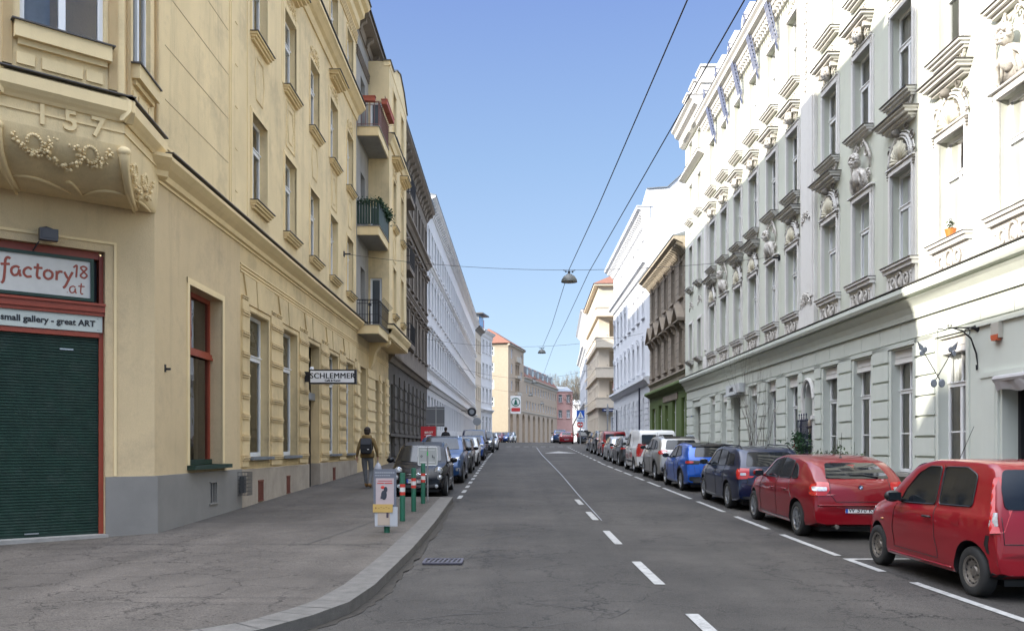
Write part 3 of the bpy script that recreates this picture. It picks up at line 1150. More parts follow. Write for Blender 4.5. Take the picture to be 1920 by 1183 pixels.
pl.quad((U(26.95) - .004, -.04, -.3), (U(26.95) - .004, .36, -.3), (U(26.95) - .004, .36, 1.14), (U(26.95) - .004, -.04, 1.14))
pl.obj('plinth', M_PLINTH, L1)
# cellar vents
M_RUST = mat('rust_red_metal', (0.17, 0.05, 0.03), 0.7, var=0.35, scale=14)
for a, b, z0, z1, yy_ in ((20.3, 20.68, .38, .82, -.04), (22.9, 23.2, .43, .84, -.04), (28.9, 29.25, .55, .92, -.04)):
    v = MB()
    v.box(U(a) - .03, U(b) + .03, yy_ - .02, yy_ - .002, z1, z1 + .04); v.box(U(a) - .03, U(b) + .03, yy_ - .02, yy_ - .002, z0 - .03, z0)
    for k in range(9):
        x = U(a) + (b - a) * k / 8
        v.box(x - .012, x + .012, yy_ - .015, yy_ + .02, z0, z1)
    v.box(U(a), U(b), yy_ + .05, yy_ + .06, z0, z1)
    v.obj('cellar_vent', M_RUST, L1)
v = MB()
a, b, z0, z1 = U(17.0), U(17.42), .52, .93
v.box(a, b, -.02, .0, z0, z1); 
v.m = 1
for x in (a, a + .14, a + .28, b - .03): v.box(x, x + .03, -.052, -.03, z0, z1)
v.box(a - .03, b + .03, -.07, -.052, z1, z1 + .03); v.box(a - .03, b + .03, -.07, -.052, z0 - .03, z0)
v.obj('cellar_vent', [mat('dull_vent_metal', (.12, .12, .12), .6), M_GREYP], L1)

# courses
t = MB()
PRF = [(.10, .05), (.30, .0), (.30, -.06), (.26, -.10), (.20, -.16), (.10, -.24), (.08, -.33), (.0, -.36)]
ledge(t, 0, U(YE), 6.60, PRF)
ledge(t, 0, U(YE), 15.03, [(.12, .06), (.38, .0), (.38, -.08), (.30, -.14), (.20, -.24), (.10, -.30), (.05, -.5)])
ledge(t, 0, U(YE), 6.25, [(.03, .0), (.03, -.05)])
for k, z in enumerate((17.62, 17.72, 17.82, 17.92)): ledge(t, 0, U(YE), z, [(.05 + .012 * k, .0), (.05 + .012 * k, -.05)])
ledge(t, 0, U(YE), 18.98, [(.55, .0), (.58, -.05), (.50, -.16), (.35, -.22), (.32, -.42), (.16, -.5), (.14, -.8), (.0, -.9)])
# groove lines over the cafe section
for z in (5.80, 5.72, 5.64): ledge(t, U(19.05), U(YE), z, [(.025, .0), (.025, -.035)])
t.obj('cornice', M_YEL2, L1)
t = MB()
t.box(0, U(YE), -.33, .02, 6.655, 6.675); t.box(0, U(YE), -.41, .02, 15.095, 15.12); t.box(-.3, U(YE), -.62, .1, 18.985, 19.03)
t.obj('flashing', M_TIN, L1)
# rusticated piers and fan of joints above the windows
t = MB()
edges = [19.05] + [v for g in (GW[0], GW[1], (25.5, 26.95), GW[2], GW[3]) for v in g] + [YE]
for i in range(0, len(edges), 2):
    a, b = edges[i] + (.16 if i else .05), edges[i + 1] - (.16 if i < 10 else .0)
    t.box(U(a), U(b), -.045, .01, 1.2, 5.0)
    z = 1.35
    while z < 4.9:
        for dz, pr in ((0, .07), (.05, .085), (.10, .07)):
            t.box(U(a) - .012, U(b) + .012, -pr, .01, z + dz, z + dz + .032)
        z += .47
for i, (a, b) in enumerate([GW[0], GW[1], (25.5, 26.95), GW[2], GW[3]]):
    c = (a + b) / 2
    t.prism([(U(c) - .2, 4.95), (U(c) + .2, 4.95), (U(c) + .33, 5.58), (U(c) - .33, 5.58)], 'y', -.05, .01)
    for s in (-1, 1):
        t.prism([(U(c) + s * .24, 4.95), (U(c) + s * .95, 4.95), (U(c) + s * 1.25, 5.58), (U(c) + s * .37, 5.58)], 'y', -.038, .01)
        for dz, pr in ((0, .055), (.045, .068)):
            t.box(U(c) + s * .95, U(c) + s * 1.38, -pr, .01, 5.02 + dz, 5.05 + dz)
    # stepped rebate round the opening
    for s, u in ((-1, U(a)), (1, U(b))):
        t.box(u + s * .0, u + s * .11, -.02, .01, 1.42, 4.9)
    t.box(U(a) - .11, U(b) + .11, -.021, .01, 4.82, 4.92)
t.obj('rustication', M_YELD, L1)
# joints on the plain upper corner field
t = MB()
M_JOINT = mat('shallow_joint', (0.48, 0.38, 0.24), 0.95)
for z in [7.75 + .95 * k for k in range(12)]:
    if abs(z - 15.0) > .5: t.box(U(14.9), U(18.25), -.006, .01, z, z + .014)
t.obj('joint_line', M_JOINT, L1)
t = MB()
for zb_, zt_ in ((6.95, 14.5), (15.4, 17.4)):
    for u in (U(18.3), U(18.42)): t.box(u, u + .035, -.016, .01, zb_, zt_)
    t.box(U(14.8), U(18.455), -.022, .01, zb_ - .05, zb_)
for u in (U(19.55), ): t.box(u, u + .04, -.018, .01, 6.75, 14.5)
z = 7.3
while z < 14:
    t.box(U(18.72), U(18.86), -.014, .01, z, z + .02); z += .93
t.obj('panel_moulding', M_YEL2, L1)

# upper windows with their trims
so = cached(('sill_plain',), lambda: orn_sill(.72, garland=False, p=.17), ORN_Y, 40)
arch = cached(('architrave', 1.24, 2.1), lambda: architrave(1.24, 2.1, .10, .03), M_YEL2)
arch2 = cached(('architrave', 'wide'), lambda: architrave(1.24, 2.1, .26, .025), M_YEL2)
rel = cached(('floral_relief', 1), lambda: leafy_relief(1.1, .5, 3), M_YEL2, 'all')
hood = cached(('hood', 'y'), orn_hood, [M_YEL2, M_TIN])
rh0 = cached(('frame_panel', 0), lambda: rhombus_panel(.9, 1.0, 0), M_YEL2)
rh1 = cached(('frame_panel', 1), lambda: rhombus_panel(1.0, 1.25, 1), M_YEL2)
for i, c in enumerate(cols):
    for j, z0 in enumerate((7.42, 11.36, 15.2)):
        window(L1, U(c) - .62, z0, 1.24, 2.1, .24, curtain=R.choice([0, 1, 2, 4]), tr=.66, mull=True, fw=.08)
        place(L1, 'window_sill', so, U(c), z0, 0)
        place(L1, 'architrave', arch2 if (j == 1 and i % 2) else arch, U(c), z0)
        if j == 1:
            place(L1, 'floral_relief', rel, U(c), z0 + 2.2)
            if i % 2: place(L1, 'window_hood', hood, U(c), z0 + 2.72, scale=(.95, 1, 1))
            place(L1, 'frame_panel', rh1 if i % 2 else rh0, U(c), z0 - (1.55 if i % 2 else 1.42))
        if j == 2: place(L1, 'floral_relief', rel, U(c), z0 + 2.15, scale=(1, 1, .5))
# the red framed gallery window
wm = MB()
W_, H_ = 1.84, 3.42
wm.box(0, .08, 0, .09, 0, H_); wm.box(W_ - .08, W_, 0, .09, 0, H_); wm.box(.08, W_ - .08, 0, .09, H_ - .09, H_)
wm.box(.08, W_ - .08, 0, .09, 2.20, 2.32)
wm.box(-.02, W_ + .04, -.06, -.005, 2.16, 2.21); wm.box(0, W_ + .01, -.04, -.005, 2.215, 2.28)
wm.box(W_ * .42 - .03, W_ * .42 + .03, 0.01, .09, 2.32, H_ - .09)
wm.m = 1
wm.box(0, W_, -.04, .1, -.0, .1)
wo = wm.obj('window', [M_RED, M_GREENM], L1, (U(16.02), .25, 1.30))
pm = MB()
for z_, zz in ((.1, 2.2), (2.32, H_ - .09)): pm.quad((.08, .04, z_), (W_ - .08, .04, z_), (W_ - .08, .04, zz), (.08, .04, zz))
pm.obj('pane', M_GLASSD, wo)
cm = MB()
cm.box(W_ * .58, W_ - .03, .25, .27, .1, 2.2)
cm.obj('display_wall', mat('tan_display_board', (.22, .16, .11), .9), wo)
t = MB()
t.box(U(15.92), U(18.05), -.16, .24, 1.22, 1.30)
t.obj('window_sill', M_GREENM, L1)
t = MB()
for s, u in ((-1, U(16.02)), (1, U(17.86))): t.box(u, u + s * .12, -.02, .01, 1.31, 4.84)
t.box(U(15.9), U(17.98), -.021, .01, 4.72, 4.84)
t.obj('architrave', M_YEL2, L1)
# little goods on the gallery sill
d = MB()
d.lathe([(.03, 0), (.07, .05), (.08, .12), (.04, .2), (.05, .24)], 10, Matrix.Translation((U(16.7), .52, 1.44)))
tag(d.obj('vase', mat('pink_glazed_ceramic', (.55, .2, .18), .3)), 'small pinkish vase standing inside the red framed gallery window', 'vase').matrix_basis = Matrix.Translation((-6.05, 14.46, 0)) @ Matrix.Rotation(pi / 2, 4, 'Z')

# cafe windows
for k, (a, b) in enumerate(GW):
    W_ = b - a; H_ = 3.38
    o = window(L1, U(a), 1.42, W_, H_, .26, frame=None, glass=M_GLASSD, curtain=0, tr=.70, mull=False, fw=.085)
    t = MB(); t.box(U(a) - .1, U(b) + .1, -.14, .30, 1.35, 1.42)
    t.obj('window_sill', M_ROOFG, L1)
    if k < 2:
        fr = MB()
        x0 = W_ - .2
        fr.box(.1, W_ - .1, .052, .06, 2.50, 3.28)
        fr.obj('frosted_film', mat('frosted_film', (.33, .35, .36), .5), o)
        q = MB()
        q.box(.1, W_ * .25, .25, .27, .1, 2.25); q.box(W_ * .66, W_ - .12, .2, .24, .1, 2.25)
        q.m = 1
        q.box(.14, W_ - .16, .1, .13, 2.20, 2.26)
        q.obj('curtain', [mat('mustard_curtain', (.30, .25, .13), .9), mat('brown_wood', (.16, .09, .05), .6)], o)
        ins = 'CAFÉ RESTAURANT'
        for n_, ch in enumerate(ins):
            aa = pi * (.86 - .74 * n_ / (len(ins) - 1))
            if ch == ' ': continue
            tm = text_mesh(ch, .15, .002)
            tm.materials.clear(); tm.materials.append(M_INK)
            to = link('lettering', tm, o, (W_ / 2 + cos(aa) * .52, .049, 2.62 + sin(aa) * .46))
            to.rotation_euler = (0, -(aa - pi / 2) * 1.0, 0)
        put_text(o, 'SCHLEMMER', (W_ / 2, .049, 2.68), .17, M_INK, ext=.002, bold=.004)
        t = MB(); t.box(W_ * .2, W_ * .8, .045, .049, 2.62, 2.635)
        t.obj('lettering', M_INK, o)
# cafe door with roller shutter and lamp
t = MB()
x0, x1 = U(25.5), U(26.95)
t.box(x0, x1, .36, .42, 3.3, 4.80)
t.box(x0, x1, .12, .36, 3.12, 3.34)
t.m = 1
z = .36
while z < 3.12:
    t.prism([(.30, z), (.285, z + .02), (.30, z + .04), (.33, z + .04), (.33, z)], 'x', x0 + .04, x1 - .04); z += .042
t.m = 2
t.box(x0, x0 + .04, .26, .36, .3, 3.12); t.box(x1 - .04, x1, .26, .36, .3, 3.12)
t.m = 3
t.box(x0, x1, -.02, .36, .1, .34)
t.obj('door', [M_SIGNG, mat('brown_roller_shutter', (.23, .15, .09), .6, var=.2, scale=3), M_IRON, mat('step_stone', (.3, .29, .27), .9, var=.2, scale=5)], L1)
t = MB()
t.lathe([(.06, -.1), (.07, 0)], 12, Matrix.Translation((x0 + .55, .1, 3.95)) @ Matrix.Rotation(pi / 2, 4, 'X'))
t.lathe([(.16, 0), (.17, .03), (.17, .07), (.0, .08)], 20, Matrix.Translation((x0 + .55, .05, 3.95)) @ Matrix.Rotation(pi / 2, 4, 'X'))
t.box(x0 + .5, x0 + .6, .1, .36, 3.91, 3.99)
t.obj('door_lamp', [M_WHITEP], L1)

# ---- chamfered corner with the shop
CD = Vector((.777, .629)).normalized()
rzc = atan2(CD.y, CD.x) - pi / 2
CL = 4.4
# origin of chamfer frame in L1 local coordinates: u=CL is the corner
def w2l(x, y):
    return (y - 14.46, -(x + 6.05))
oc = w2l(-6.05 - CL * CD.x, 14.46 - CL * CD.y)
CH = frame_of((oc[0], oc[1], 0), rzc)
c = MB()
o0, o1 = CL - 3.5, CL - .78
wall_mesh(c, 0, CL, 6.35, 19.0, [], .26)
c.m = 1
wall_mesh(c, 0, CL, 1.16, 6.35, [(o0, o1, -.3, 4.86)], .26)
c.m = 0
c.quad((0, 0, -.3), (0, 0, 19), (-8, 1.6, 19), (-8, 1.6, -.3))
CH(c.obj('wall', [M_YEL, M_YELC], L1))
c = MB()
c.box(-.0, o0, -.05, .0, -.3, 1.16); c.box(o1, CL + .038, -.05, 0.0, -.3, 1.16)
CH(c.obj('plinth_', M_GREYP, L1)).name = 'plinth'
c = MB()
for s, u in ((-1, o0), (1, o1)): c.box(u + s * .13, u + s * .17, -.022, .01, 1.17, 5.0)
c.box(o0 - .17, o1 + .17, -.023, .01, 4.99, 5.03)
ledge(c, 0, CL + .2, 6.60, PRF)
CH(c.obj('cornice', M_YEL2, L1))
c = MB()
c.box(o0 + .05, o1 - .02, .27, .30, 3.4, 4.86)
CH(c.obj('shop_recess', M_BLACK, L1))
c = MB()
c.box(o1 - .07, o1 - .005, .1, .26, .2, 4.80); c.box(o0, o1 - .07, .12, .26, 4.74, 4.86)
c.box(o0, o1 - .0, -.0, .2, 3.86, 3.96); c.box(o0, o1 + .0, -.03, .2, 3.96, 4.00); c.box(o0, o1 - .0, .03, .2, 3.80, 3.86); c.box(o0, o1 - .0, .015, .2, 3.90, 3.93)
c.box(o0, o1 - .07, .08, .2, 3.45, 3.53)
CH(c.obj('shop_frame', M_RED, L1))
c = MB()
z = .26
while z < 3.44:
    c.prism([(.17, z), (.148, z + .012), (.148, z + .03), (.17, z + .042)], 'x', o0 + .02, o1 - .07); z += .047
c.box(o0 + .02, o1 - .07, .165, .19, .2, 3.46)
c.m = 1
c.box(o1 - .65, o1 - .45, .13, .15, 3.22, 3.245); c.box(o1 - 1.15, o1 - .95, .125, .15, .27, .29)
CH(c.obj('roller_shutter', [M_GREENM, M_ALLOY], L1))
c = MB()
c.box(o0, o1 + .02, -.12, .2, -.2, .22)
CH(c.obj('doorstep', mat('step_stone', (.3,) * 3), L1))
# 157 bay
zb0, zb1 = 6.20, 19.0
P_ = [w2l(-6.0, 14.50), w2l(-5.84, 12.85), w2l(-7.12, 11.74), w2l(-8.9, 12.0)]
b = MB()
def facet(i):
    """frame of bay facet i (0 = street side, 1 = front), seen from the street, u rightwards"""
    A, B = P_[i + 1], P_[i]
    d = Vector(B) - Vector(A)
    return A, d.length, atan2(d.y, d.x)
for i in (0, 1, 2):
    A, ln, rz = facet(i)
    fr = frame_of((A[0], A[1], 0), rz)
    m = MB()
    ops = {0: [(.40, ln - .42, 7.62, 9.9), (.40, ln - .42, 11.5, 13.8)], 1: [(.30, ln - .28, 7.62, 9.9), (.30, ln - .28, 11.5, 13.8)], 2: []}[i]
    wall_mesh(m, 0, ln, zb0, zb1, ops, .14)
    fr(m.obj('bay_wall', M_YEL, L1))
    m = MB()
    ext = .12
    ledge(m, -ext, ln + (ext if i else 0), 6.85, [(.06, .06), (.15, .0), (.15, -.16), (.10, -.22), (.06, -.26), (.03, -.30)])
    ledge(m, -.02, ln + .02, 6.42, [(.02, .0), (.02, -.03)])
    if ops:
        for z0 in (7.62, 11.5):
            a_, b_ = ops[0][0] - .08, ops[0][1] + .08
            m.box(a_, b_, -.13, .01, z0 - .24, z0 - .02)
            m.box(a_ + .05, b_ - .05, -.06, .01, z0 - .32, z0 - .24)
            for q in (0.03, .28, .74):
                L2_ = (b_ - a_)
                wq = .18 if q != .28 else .42
                m.box(a_ + q * L2_, a_ + (q + wq) * L2_ * 1.0 - .0, -.03, .01, z0 - .58, z0 - .42)
            for u in (.08, ln - .22): m.box(u, u + .12, -.035, .01, 7.0, 13.9)
    fr(m.obj('bay_moulding', M_YEL2, L1))
    if ops:
        m = MB()
        for z0 in (7.62, 11.5): m.box(ops[0][0] - .12, ops[0][1] + .12, -.16, .1, z0 - .02, z0)
        m.box(-.13, ln + (.13 if i else 0), -.17, .01, 6.912, 6.93)
        fr(m.obj('bay_flashing', M_TIN, L1))
        for z0 in (7.62, 11.5):
            ww = ops[0][1] - ops[0][0]
            o = window(L1, ops[0][0], z0, ww, 2.28, .14, curtain=0, tr=.7, mull=True, fw=.07)
            if z0 < 9:
                lm = MB(); lm.box(.05, ww * .4, .22, .24, .05, 2.2)
                lm.obj('curtain', M_CURTG, o)
            fr(o)
    if i == 1:
        for ch, uu in (('1', .48), ('5', .85), ('7', 1.22)):
            tm = text_mesh(ch, .40, .022, .008)
            tm.materials.clear(); tm.materials.append(M_YEL2)
            fr(link('house_number', tm, L1, (uu + .1, -.01, 6.26 + .0)))
# tapering underside carried on scrolls
base = [w2l(-6.06, 14.44), w2l(-6.25, 14.25), w2l(-7.6, 13.2), w2l(-8.6, 12.4)]
top = P_
m = MB()
K = 7
rows = []
for k in range(K + 1):
    t_ = k / K
    f = sin(t_ * pi / 2) ** .75
    z = 5.62 + (zb0 - 5.62) * (1 - cos(t_ * pi / 2)) ** 1.1
    pts = []
    for i in range(4):
        for q in (range(4) if i < 3 else [0]):
            s = q / 4
            j = min(3, i + 1)
            bx = base[i][0] * (1 - s) + base[j][0] * s; by = base[i][1] * (1 - s) + base[j][1] * s
            tx = top[i][0] * (1 - s) + top[j][0] * s; ty = top[i][1] * (1 - s) + top[j][1] * s
            pts.append((bx + (tx - bx) * f, by + (ty - by) * f, z))
    rows.append(pts)
n_ = len(rows[0])
m.add([p for r_ in rows for p in r_], [(k * n_ + i, k * n_ + i + 1, (k + 1) * n_ + i + 1, (k + 1) * n_ + i) for k in range(K) for i in range(n_ - 1)])
m.obj('bay_corbel', M_YEL, L1, smooth=60)
m = MB()
rr = random.Random(4)
def on_corbel(s, t_):
    """s 0..3 round the bay, t_ 0 bottom..1 top"""
    fi = s * 4; i = int(min(n_ - 2, fi)); q = fi - i
    k = t_ * K; kk = int(min(K - 1, k)); qq = k - kk
    a = Vector(rows[kk][i]).lerp(Vector(rows[kk][i + 1]), q)
    b_ = Vector(rows[kk + 1][i]).lerp(Vector(rows[kk + 1][i + 1]), q)
    return a.lerp(b_, qq)
for s0 in (1.0, 2.0):                      # the two ribs with volutes
    P = [on_corbel(s0, q) + Vector((0, 0, -.03)) for q in (1, .95, .8, .6, .4, .2, .05)]
    m.tube(P, [.07, .09, .075, .06, .05, .04, .03], 8)
    m.tube([p + Vector((.05, .05, -.04)) for p in P], [.03, .04, .04, .03, .03, .02, .02], 6)
    m.ball(P[1] + Vector((0, 0, .0)), (.10, .10, .08), 10, 7)
    for q_ in (-1, 1): spiral(m, (P[1].x, P[1].z), .01, 1, 1, .005, P[1].y)
def garland(s0, s1, t0, sag, n=26, r0=.022):
    for k in range(n):
        q = k / (n - 1)
        p = on_corbel(s0 + (s1 - s0) * q, max(.02, t0 - sag * sin(pi * q)))
        for _ in range(3):
            d = Vector((rr.uniform(-.05, .05), rr.uniform(-.05, .05), rr.uniform(-.06, .02)))
            m.ball(p + d, rr.uniform(.6, 1.35) * r0, 6, 4)
garland(1.12, 1.42, .88, .22); garland(1.38, 1.62, .72, .18, 18); garland(1.58, 1.88, .88, .22)
garland(.25, .5, .84, .35, 20); garland(.5, .85, .8, .3, 24)
for s0 in (1.28, 1.72, .4, .7):
    for q in range(14):
        a = q / 13 * pi * 1.5
        p = on_corbel(s0 + .055 * cos(a), .8 + .11 * sin(a)) + Vector((0, 0, -.02))
        m.ball(p, .026, 6, 4)
for (sa, ta), (sb, tb) in [((1.0, .25), (1.45, .12)), ((1.45, .12), (1.55, .3)), ((1.55, .12), (2, .25)), ((.2, .1), (1.0, .2)), ((.55, .4), (.8, .1))]:
    P = [on_corbel(sa + (sb - sa) * q / 6, ta + (tb - ta) * q / 6 + .1 * sin(q * pi / 6)) + Vector((0, 0, -.01)) for q in range(7)]
    m.tube(P, [.012, .022, .03, .03, .025, .02, .012], 6)
m.obj('corbel_ornament', M_YEL2, L1, smooth='all')
# roof
t = MB()
t.prism([(-.5, 19.04), (6, 21.2), (12, 19.04)], 'x', 0, U(YE))
t.obj('roof', M_ROOFG, L1)

# ---- things fixed to the corner: sign, board, lamp, grilles
def at_ch(o):
    """place a top level thing given in chamfer coordinates"""
    M = Matrix.Translation((-6.05, 14.46, 0)) @ Matrix.Rotation(pi / 2, 4, 'Z') @ Matrix.Translation((oc[0], oc[1], 0)) @ Matrix.Rotation(rzc, 4, 'Z')
    o.matrix_basis = M @ Matrix.LocRotScale(o.location, o.rotation_euler, o.scale)
    return o
sg = empty('shop_sign', (o1 - .22 - 1.1, -.0, 4.37), 0, 'white shop sign with red brush lettering factory18.at in a green frame', 'sign')
t = MB()
t.box(-1.1, 1.1, .03, .05, -.3, .3)
t.obj('sign_panel', mat('off_white_board', (.62, .61, .58), .7, var=.06, scale=8), sg)
t = MB()
t.box(-1.15, 1.15, .0, .06, .3, .35); t.box(-1.15, 1.15, .0, .06, -.35, -.3); t.box(1.1, 1.15, .0, .06, -.3, .3); t.box(-1.15, -1.1, .0, .06, -.3, .3)
t.obj('sign_frame', M_GREENM, sg)
M_REDL = mat('brick_red_lettering', (.30, .07, .045), .6)
def stroke(P, r, parent, name='lettering', m=M_REDL, y=.024):
    b_ = MB()
    b_.tube([(x, y, z) for x, z in P], r, 6)
    return b_
def brush(word, x0, z0, h, r, parent):
    G = {
     'f': ([[(.75, 1.45), (.55, 1.55), (.38, 1.35), (.34, .9), (.3, .2), (.22, -.5), (.05, -.75)], [(.0, .9), (.7, .98)]], .72),
     'a': ([[(.72, .75), (.45, .85), (.15, .65), (.1, .3), (.3, .05), (.6, .2), (.72, .6), (.72, .3), (.82, 0)]], .95),
     'c': ([[(.72, .72), (.45, .86), (.15, .62), (.12, .28), (.36, .04), (.72, .12)]], .8),
     't': ([[(.42, 1.3), (.38, .8), (.34, .25), (.45, .02), (.62, .08)], [(.08, .92), (.78, .95)]], .8),
     'o': ([[(.45, .85), (.15, .65), (.12, .25), (.4, .03), (.72, .22), (.76, .62), (.45, .85)]], .92),
     'r': ([[(.2, .85), (.2, .4), (.18, .02)], [(.2, .55), (.42, .82), (.68, .8)]], .72),
     'y': ([[(.1, .85), (.3, .42), (.42, .3)], [(.78, .9), (.5, .3), (.2, -.4), (.0, -.62)]], .75),
     '1': ([[(.12, .95), (.42, 1.2), (.4, .6), (.36, .02)]], .55),
     '8': ([[(.5, 1.2), (.22, 1.0), (.5, .65), (.78, .3), (.5, .02), (.2, .25), (.5, .65), (.76, 1.0), (.5, 1.2)]], .8),
     '.': ([[(.18, .06), (.24, .06)]], .38)}
    b_ = MB()
    for ch in word:
        st, ad = G[ch]
        for P in st:
            # smooth the stroke
            Q = [Vector((*p, 0)) for p in P]
            out = []
            for i in range(len(Q) - 1):
                p0, p1, p2, p3 = Q[max(0, i - 1)], Q[i], Q[i + 1], Q[min(len(Q) - 1, i + 2)]
                for k in range(5):
                    u = k / 5
                    out.append(.5 * ((2 * p1) + (p2 - p0) * u + (2 * p0 - 5 * p1 + 4 * p2 - p3) * u * u + (3 * p1 - p0 - 3 * p2 + p3) * u ** 3))
            out.append(Q[-1])
            n0 = b_.tube([(x0 + p.x * h, .0, z0 + p.y * h) for p in out], r, 6)
            for i in range(n0, len(b_.v)):
                v = b_.v[i]; b_.v[i] = (v[0], .027 + v[1] * .15, v[2])
        x0 += ad * h
    b_.obj('lettering', M_REDL, parent)
brush('factory', -.17, -.06, .177, .021, sg)
brush('18', .83, .02, .165, .016, sg)
brush('.at', .73, -.24, .135, .012, sg)
at_ch(sg)
sg = empty('shop_board', (o1 - 1.36, -.0, 3.66), 0, 'long pale board lettered small gallery - great ART above the green shutter', 'sign')
t = MB(); t.box(-1.34, 1.33, .06, .08, -.125, .135)
t.m = 1
for x in (1.26,):
    for z in (-.09, .1): t.ball((x, .058, z), .008, 6, 4)
t.obj('sign_panel', [mat('pale_grey_green_board', (.52, .56, .52), .5, var=.06, scale=2), M_ALLOY], sg)
put_text(sg, 'small gallery - great ART', (1.22, .055, -.035), .135, M_INK, align='RIGHT', bold=.003)
at_ch(sg)
t = MB()
t.box(-.13, .13, -.24, -.12, .02, .2); t.box(-.1, .1, -.25, -.24, .05, .17)
for k in range(5): t.box(-.12 + k * .055, -.10 + k * .055, -.12, -.07, .04, .2)
t.tube([(-.09, -.1, .22), (0, .0, .27), (.09, -.1, .22)], .012, 5)
t.tube([(-.12, -.12, .0), (-.16, .12, -.1)], .012, 5)
t.box(-.03, .03, -.12, .0, .2, .24)
o = t.obj('flood_lamp', mat('grey_lamp_housing', (.09, .09, .10), .5, metal=.4), None, (o1 - .87, 0.0, 4.86))
at_ch(tag(o, 'small grey flood lamp fixed above the factory18 sign', 'lamp'))
t = MB()
for k in range(7):
    z = k * .085
    for y_, (xa, xb) in ((-.22, (0, .34)),):
        t.box(xa, xb, y_ - .004, y_ + .004, z, z + .008)
    t.box(0, .008, -.22, 0, z, z + .008); t.box(.332, .34, -.22, 0, z, z + .008)
for k in range(7):
    t.box(k * .055, k * .055 + .007, -.224, -.216, 0, .52)
for y_ in (-.22, -.15, -.08, -.01):
    for x in (0, .333): t.box(x, x + .007, y_ - .003, y_ + .003, 0, .52)
t.box(.08, .26, -.12, -.02, .05, .42)
o = t.obj('wire_grille', mat('grey_wire', (.10, .10, .10), .6, metal=.4), None, (-6.0, 18.72, .58), pi / 2)
tag(o, 'small wire cage around a vent pipe on the grey plinth beside the first café window', 'grille')
t = MB()
t.box(-.01, .01, -.1, 0, -.02, .02); t.box(-.03, .03, -.012, 0, -.05, .08)
tag(t.obj('wall_bracket', M_IRON, None, (-6.05, 14.9, 3.02), pi / 2), 'tiny iron bracket on the plain yellow wall left of the red framed window', 'bracket')

# hanging cafe sign
sg = empty('cafe_sign', (-5.17, 24.9, 3.50), 0, 'white projecting box sign lettered SCHLEMMER over the café door', 'sign')
t = MB(); t.box(-.0, 1.38, -.09, .09, -.0, .42)
t.obj('sign_case', M_IRON, sg, (-.7, 0, 0))
t = MB(); t.box(-.65, .63, -.1, -.088, .04, .38)
t.obj('sign_panel', mat('backlit_white_acrylic', (.80, .80, .82), .35), sg)
for q_ in (-.006, 0, .006): put_text(sg, 'SCHLEMMER', (q_, -.104 + q_ * .01, .16), .225, M_INK, space=1.08)
put_text(sg, 'Café & Kunst', (0, -.104, .07), .085, M_INK, bold=.002)
t = MB(); t.box(-.84, -.7, -.06, .06, .06, .36); t.box(-1.0, -.84, -.02, .02, .15, .2)
t.obj('sign_bracket', M_IRON, sg)

# ---------------------------------------------------------------- L2 house with the balconies
L2 = empty('balcony_house', (-6.05, 33.5, 0), pi / 2, 'narrow yellow house with a projecting bay and a stack of three corner balconies', 'building')
U2 = lambda Y: Y - 33.5
YE2 = 42.4
w = MB()
gops = [(U2(34.35), U2(35.85), 1.55, 4.95), (U2(38.2), U2(39.3), .5, 4.7), (U2(40.2), U2(41.3), 1.9, 4.8)]
w.m = 1
wall_mesh(w, 0, U2(YE2), -.2, 6.35, gops, .35)
w.m = 2
uops = [(U2(34.5), U2(35.5), z0, z0 + 2.35) for z0 in (6.65, 10.5, 14.4)]
wall_mesh(w, 0, U2(36.4), 6.35, 18.2, uops, .3)
w.m = 0
w.quad((U2(YE2), 0, 0), (U2(YE2), 12, 0), (U2(YE2), 12, 18.9), (U2(YE2), 0, 18.9))
w.quad((0, .02, 18.25), (U2(YE2), .02, 18.25), (U2(YE2), 12, 18.9), (0, 12, 18.9))
# bay
BU = U2(36.4); BD = -.9
bops = [(c - .5, c + .5, z0, z0 + 2.15) for c in (U2(38.0), U2(40.7)) for z0 in (7.5, 11.4, 15.3)]
wall_mesh(w, BU, U2(YE2), 6.3, 18.2, bops, .3, BD)
w.quad((BU, BD, 6.3), (U2(YE2), BD, 6.3), (U2(YE2), 0.02, 6.3), (BU, 0.02, 6.3))
w.quad((U2(YE2), BD, 6.3), (U2(YE2), 0, 6.3), (U2(YE2), 0, 18.2), (U2(YE2), BD, 18.2))
w.obj('wall', [M_YEL, M_YELD, M_GREYW], L2)
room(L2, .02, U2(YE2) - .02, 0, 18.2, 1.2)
# side cheek of the bay with its balcony doors
sd = MB()
fr = frame_of((BU, 0, 0), -pi / 2)      # looking along the street at the cheek: x -> towards the street
wall_mesh(sd, 0.0, .9, 6.3, 18.2, [(.08, .58, 6.62, 8.9), (.08, .55, 10.5, 12.0), (.08, .6, 14.4, 16.45)], .15)
fr(sd.obj('wall', M_YEL, L2))
for (z0, h_) in ((6.62, 2.28), (10.5, 1.5), (14.4, 2.05)):
    o = window(L2, .08, z0, .48, h_, .15, glass=M_FARG, tr=0, mull=False, fw=.08, far=True)
    o.name = 'balcony_door'
    fr(o)
for z0 in (6.65, 10.5, 14.4):
    window(L2, U2(34.5), z0, 1.0, 2.35, .3, glass=M_FARGL, far=True, tr=.7)
for c_ in (38.0, 40.7):
    for j, z0 in enumerate((7.5, 11.4, 15.3)):
        window(L2, U2(c_) - .5, z0, 1.0, 2.15, .3, y0=BD, curtain=1)
        place(L2, 'window_sill', so, U2(c_), z0, BD, scale=(.85, 1, 1))
        place(L2, 'architrave', arch, U2(c_), z0, BD, scale=(.8, 1, 1))
        if j == 1:
            place(L2, 'floral_relief', rel, U2(c_), z0 + 2.25, BD)
            place(L2, 'frame_panel', rh1, U2(c_), z0 - 1.5, BD)
    place(L2, 'window_hood', hood, U2(c_), 14.15, BD)
for a, b in ((gops[0]), (gops[1]), (gops[2])) if False else [(g[0], g[1]) for g in gops]:
    pass
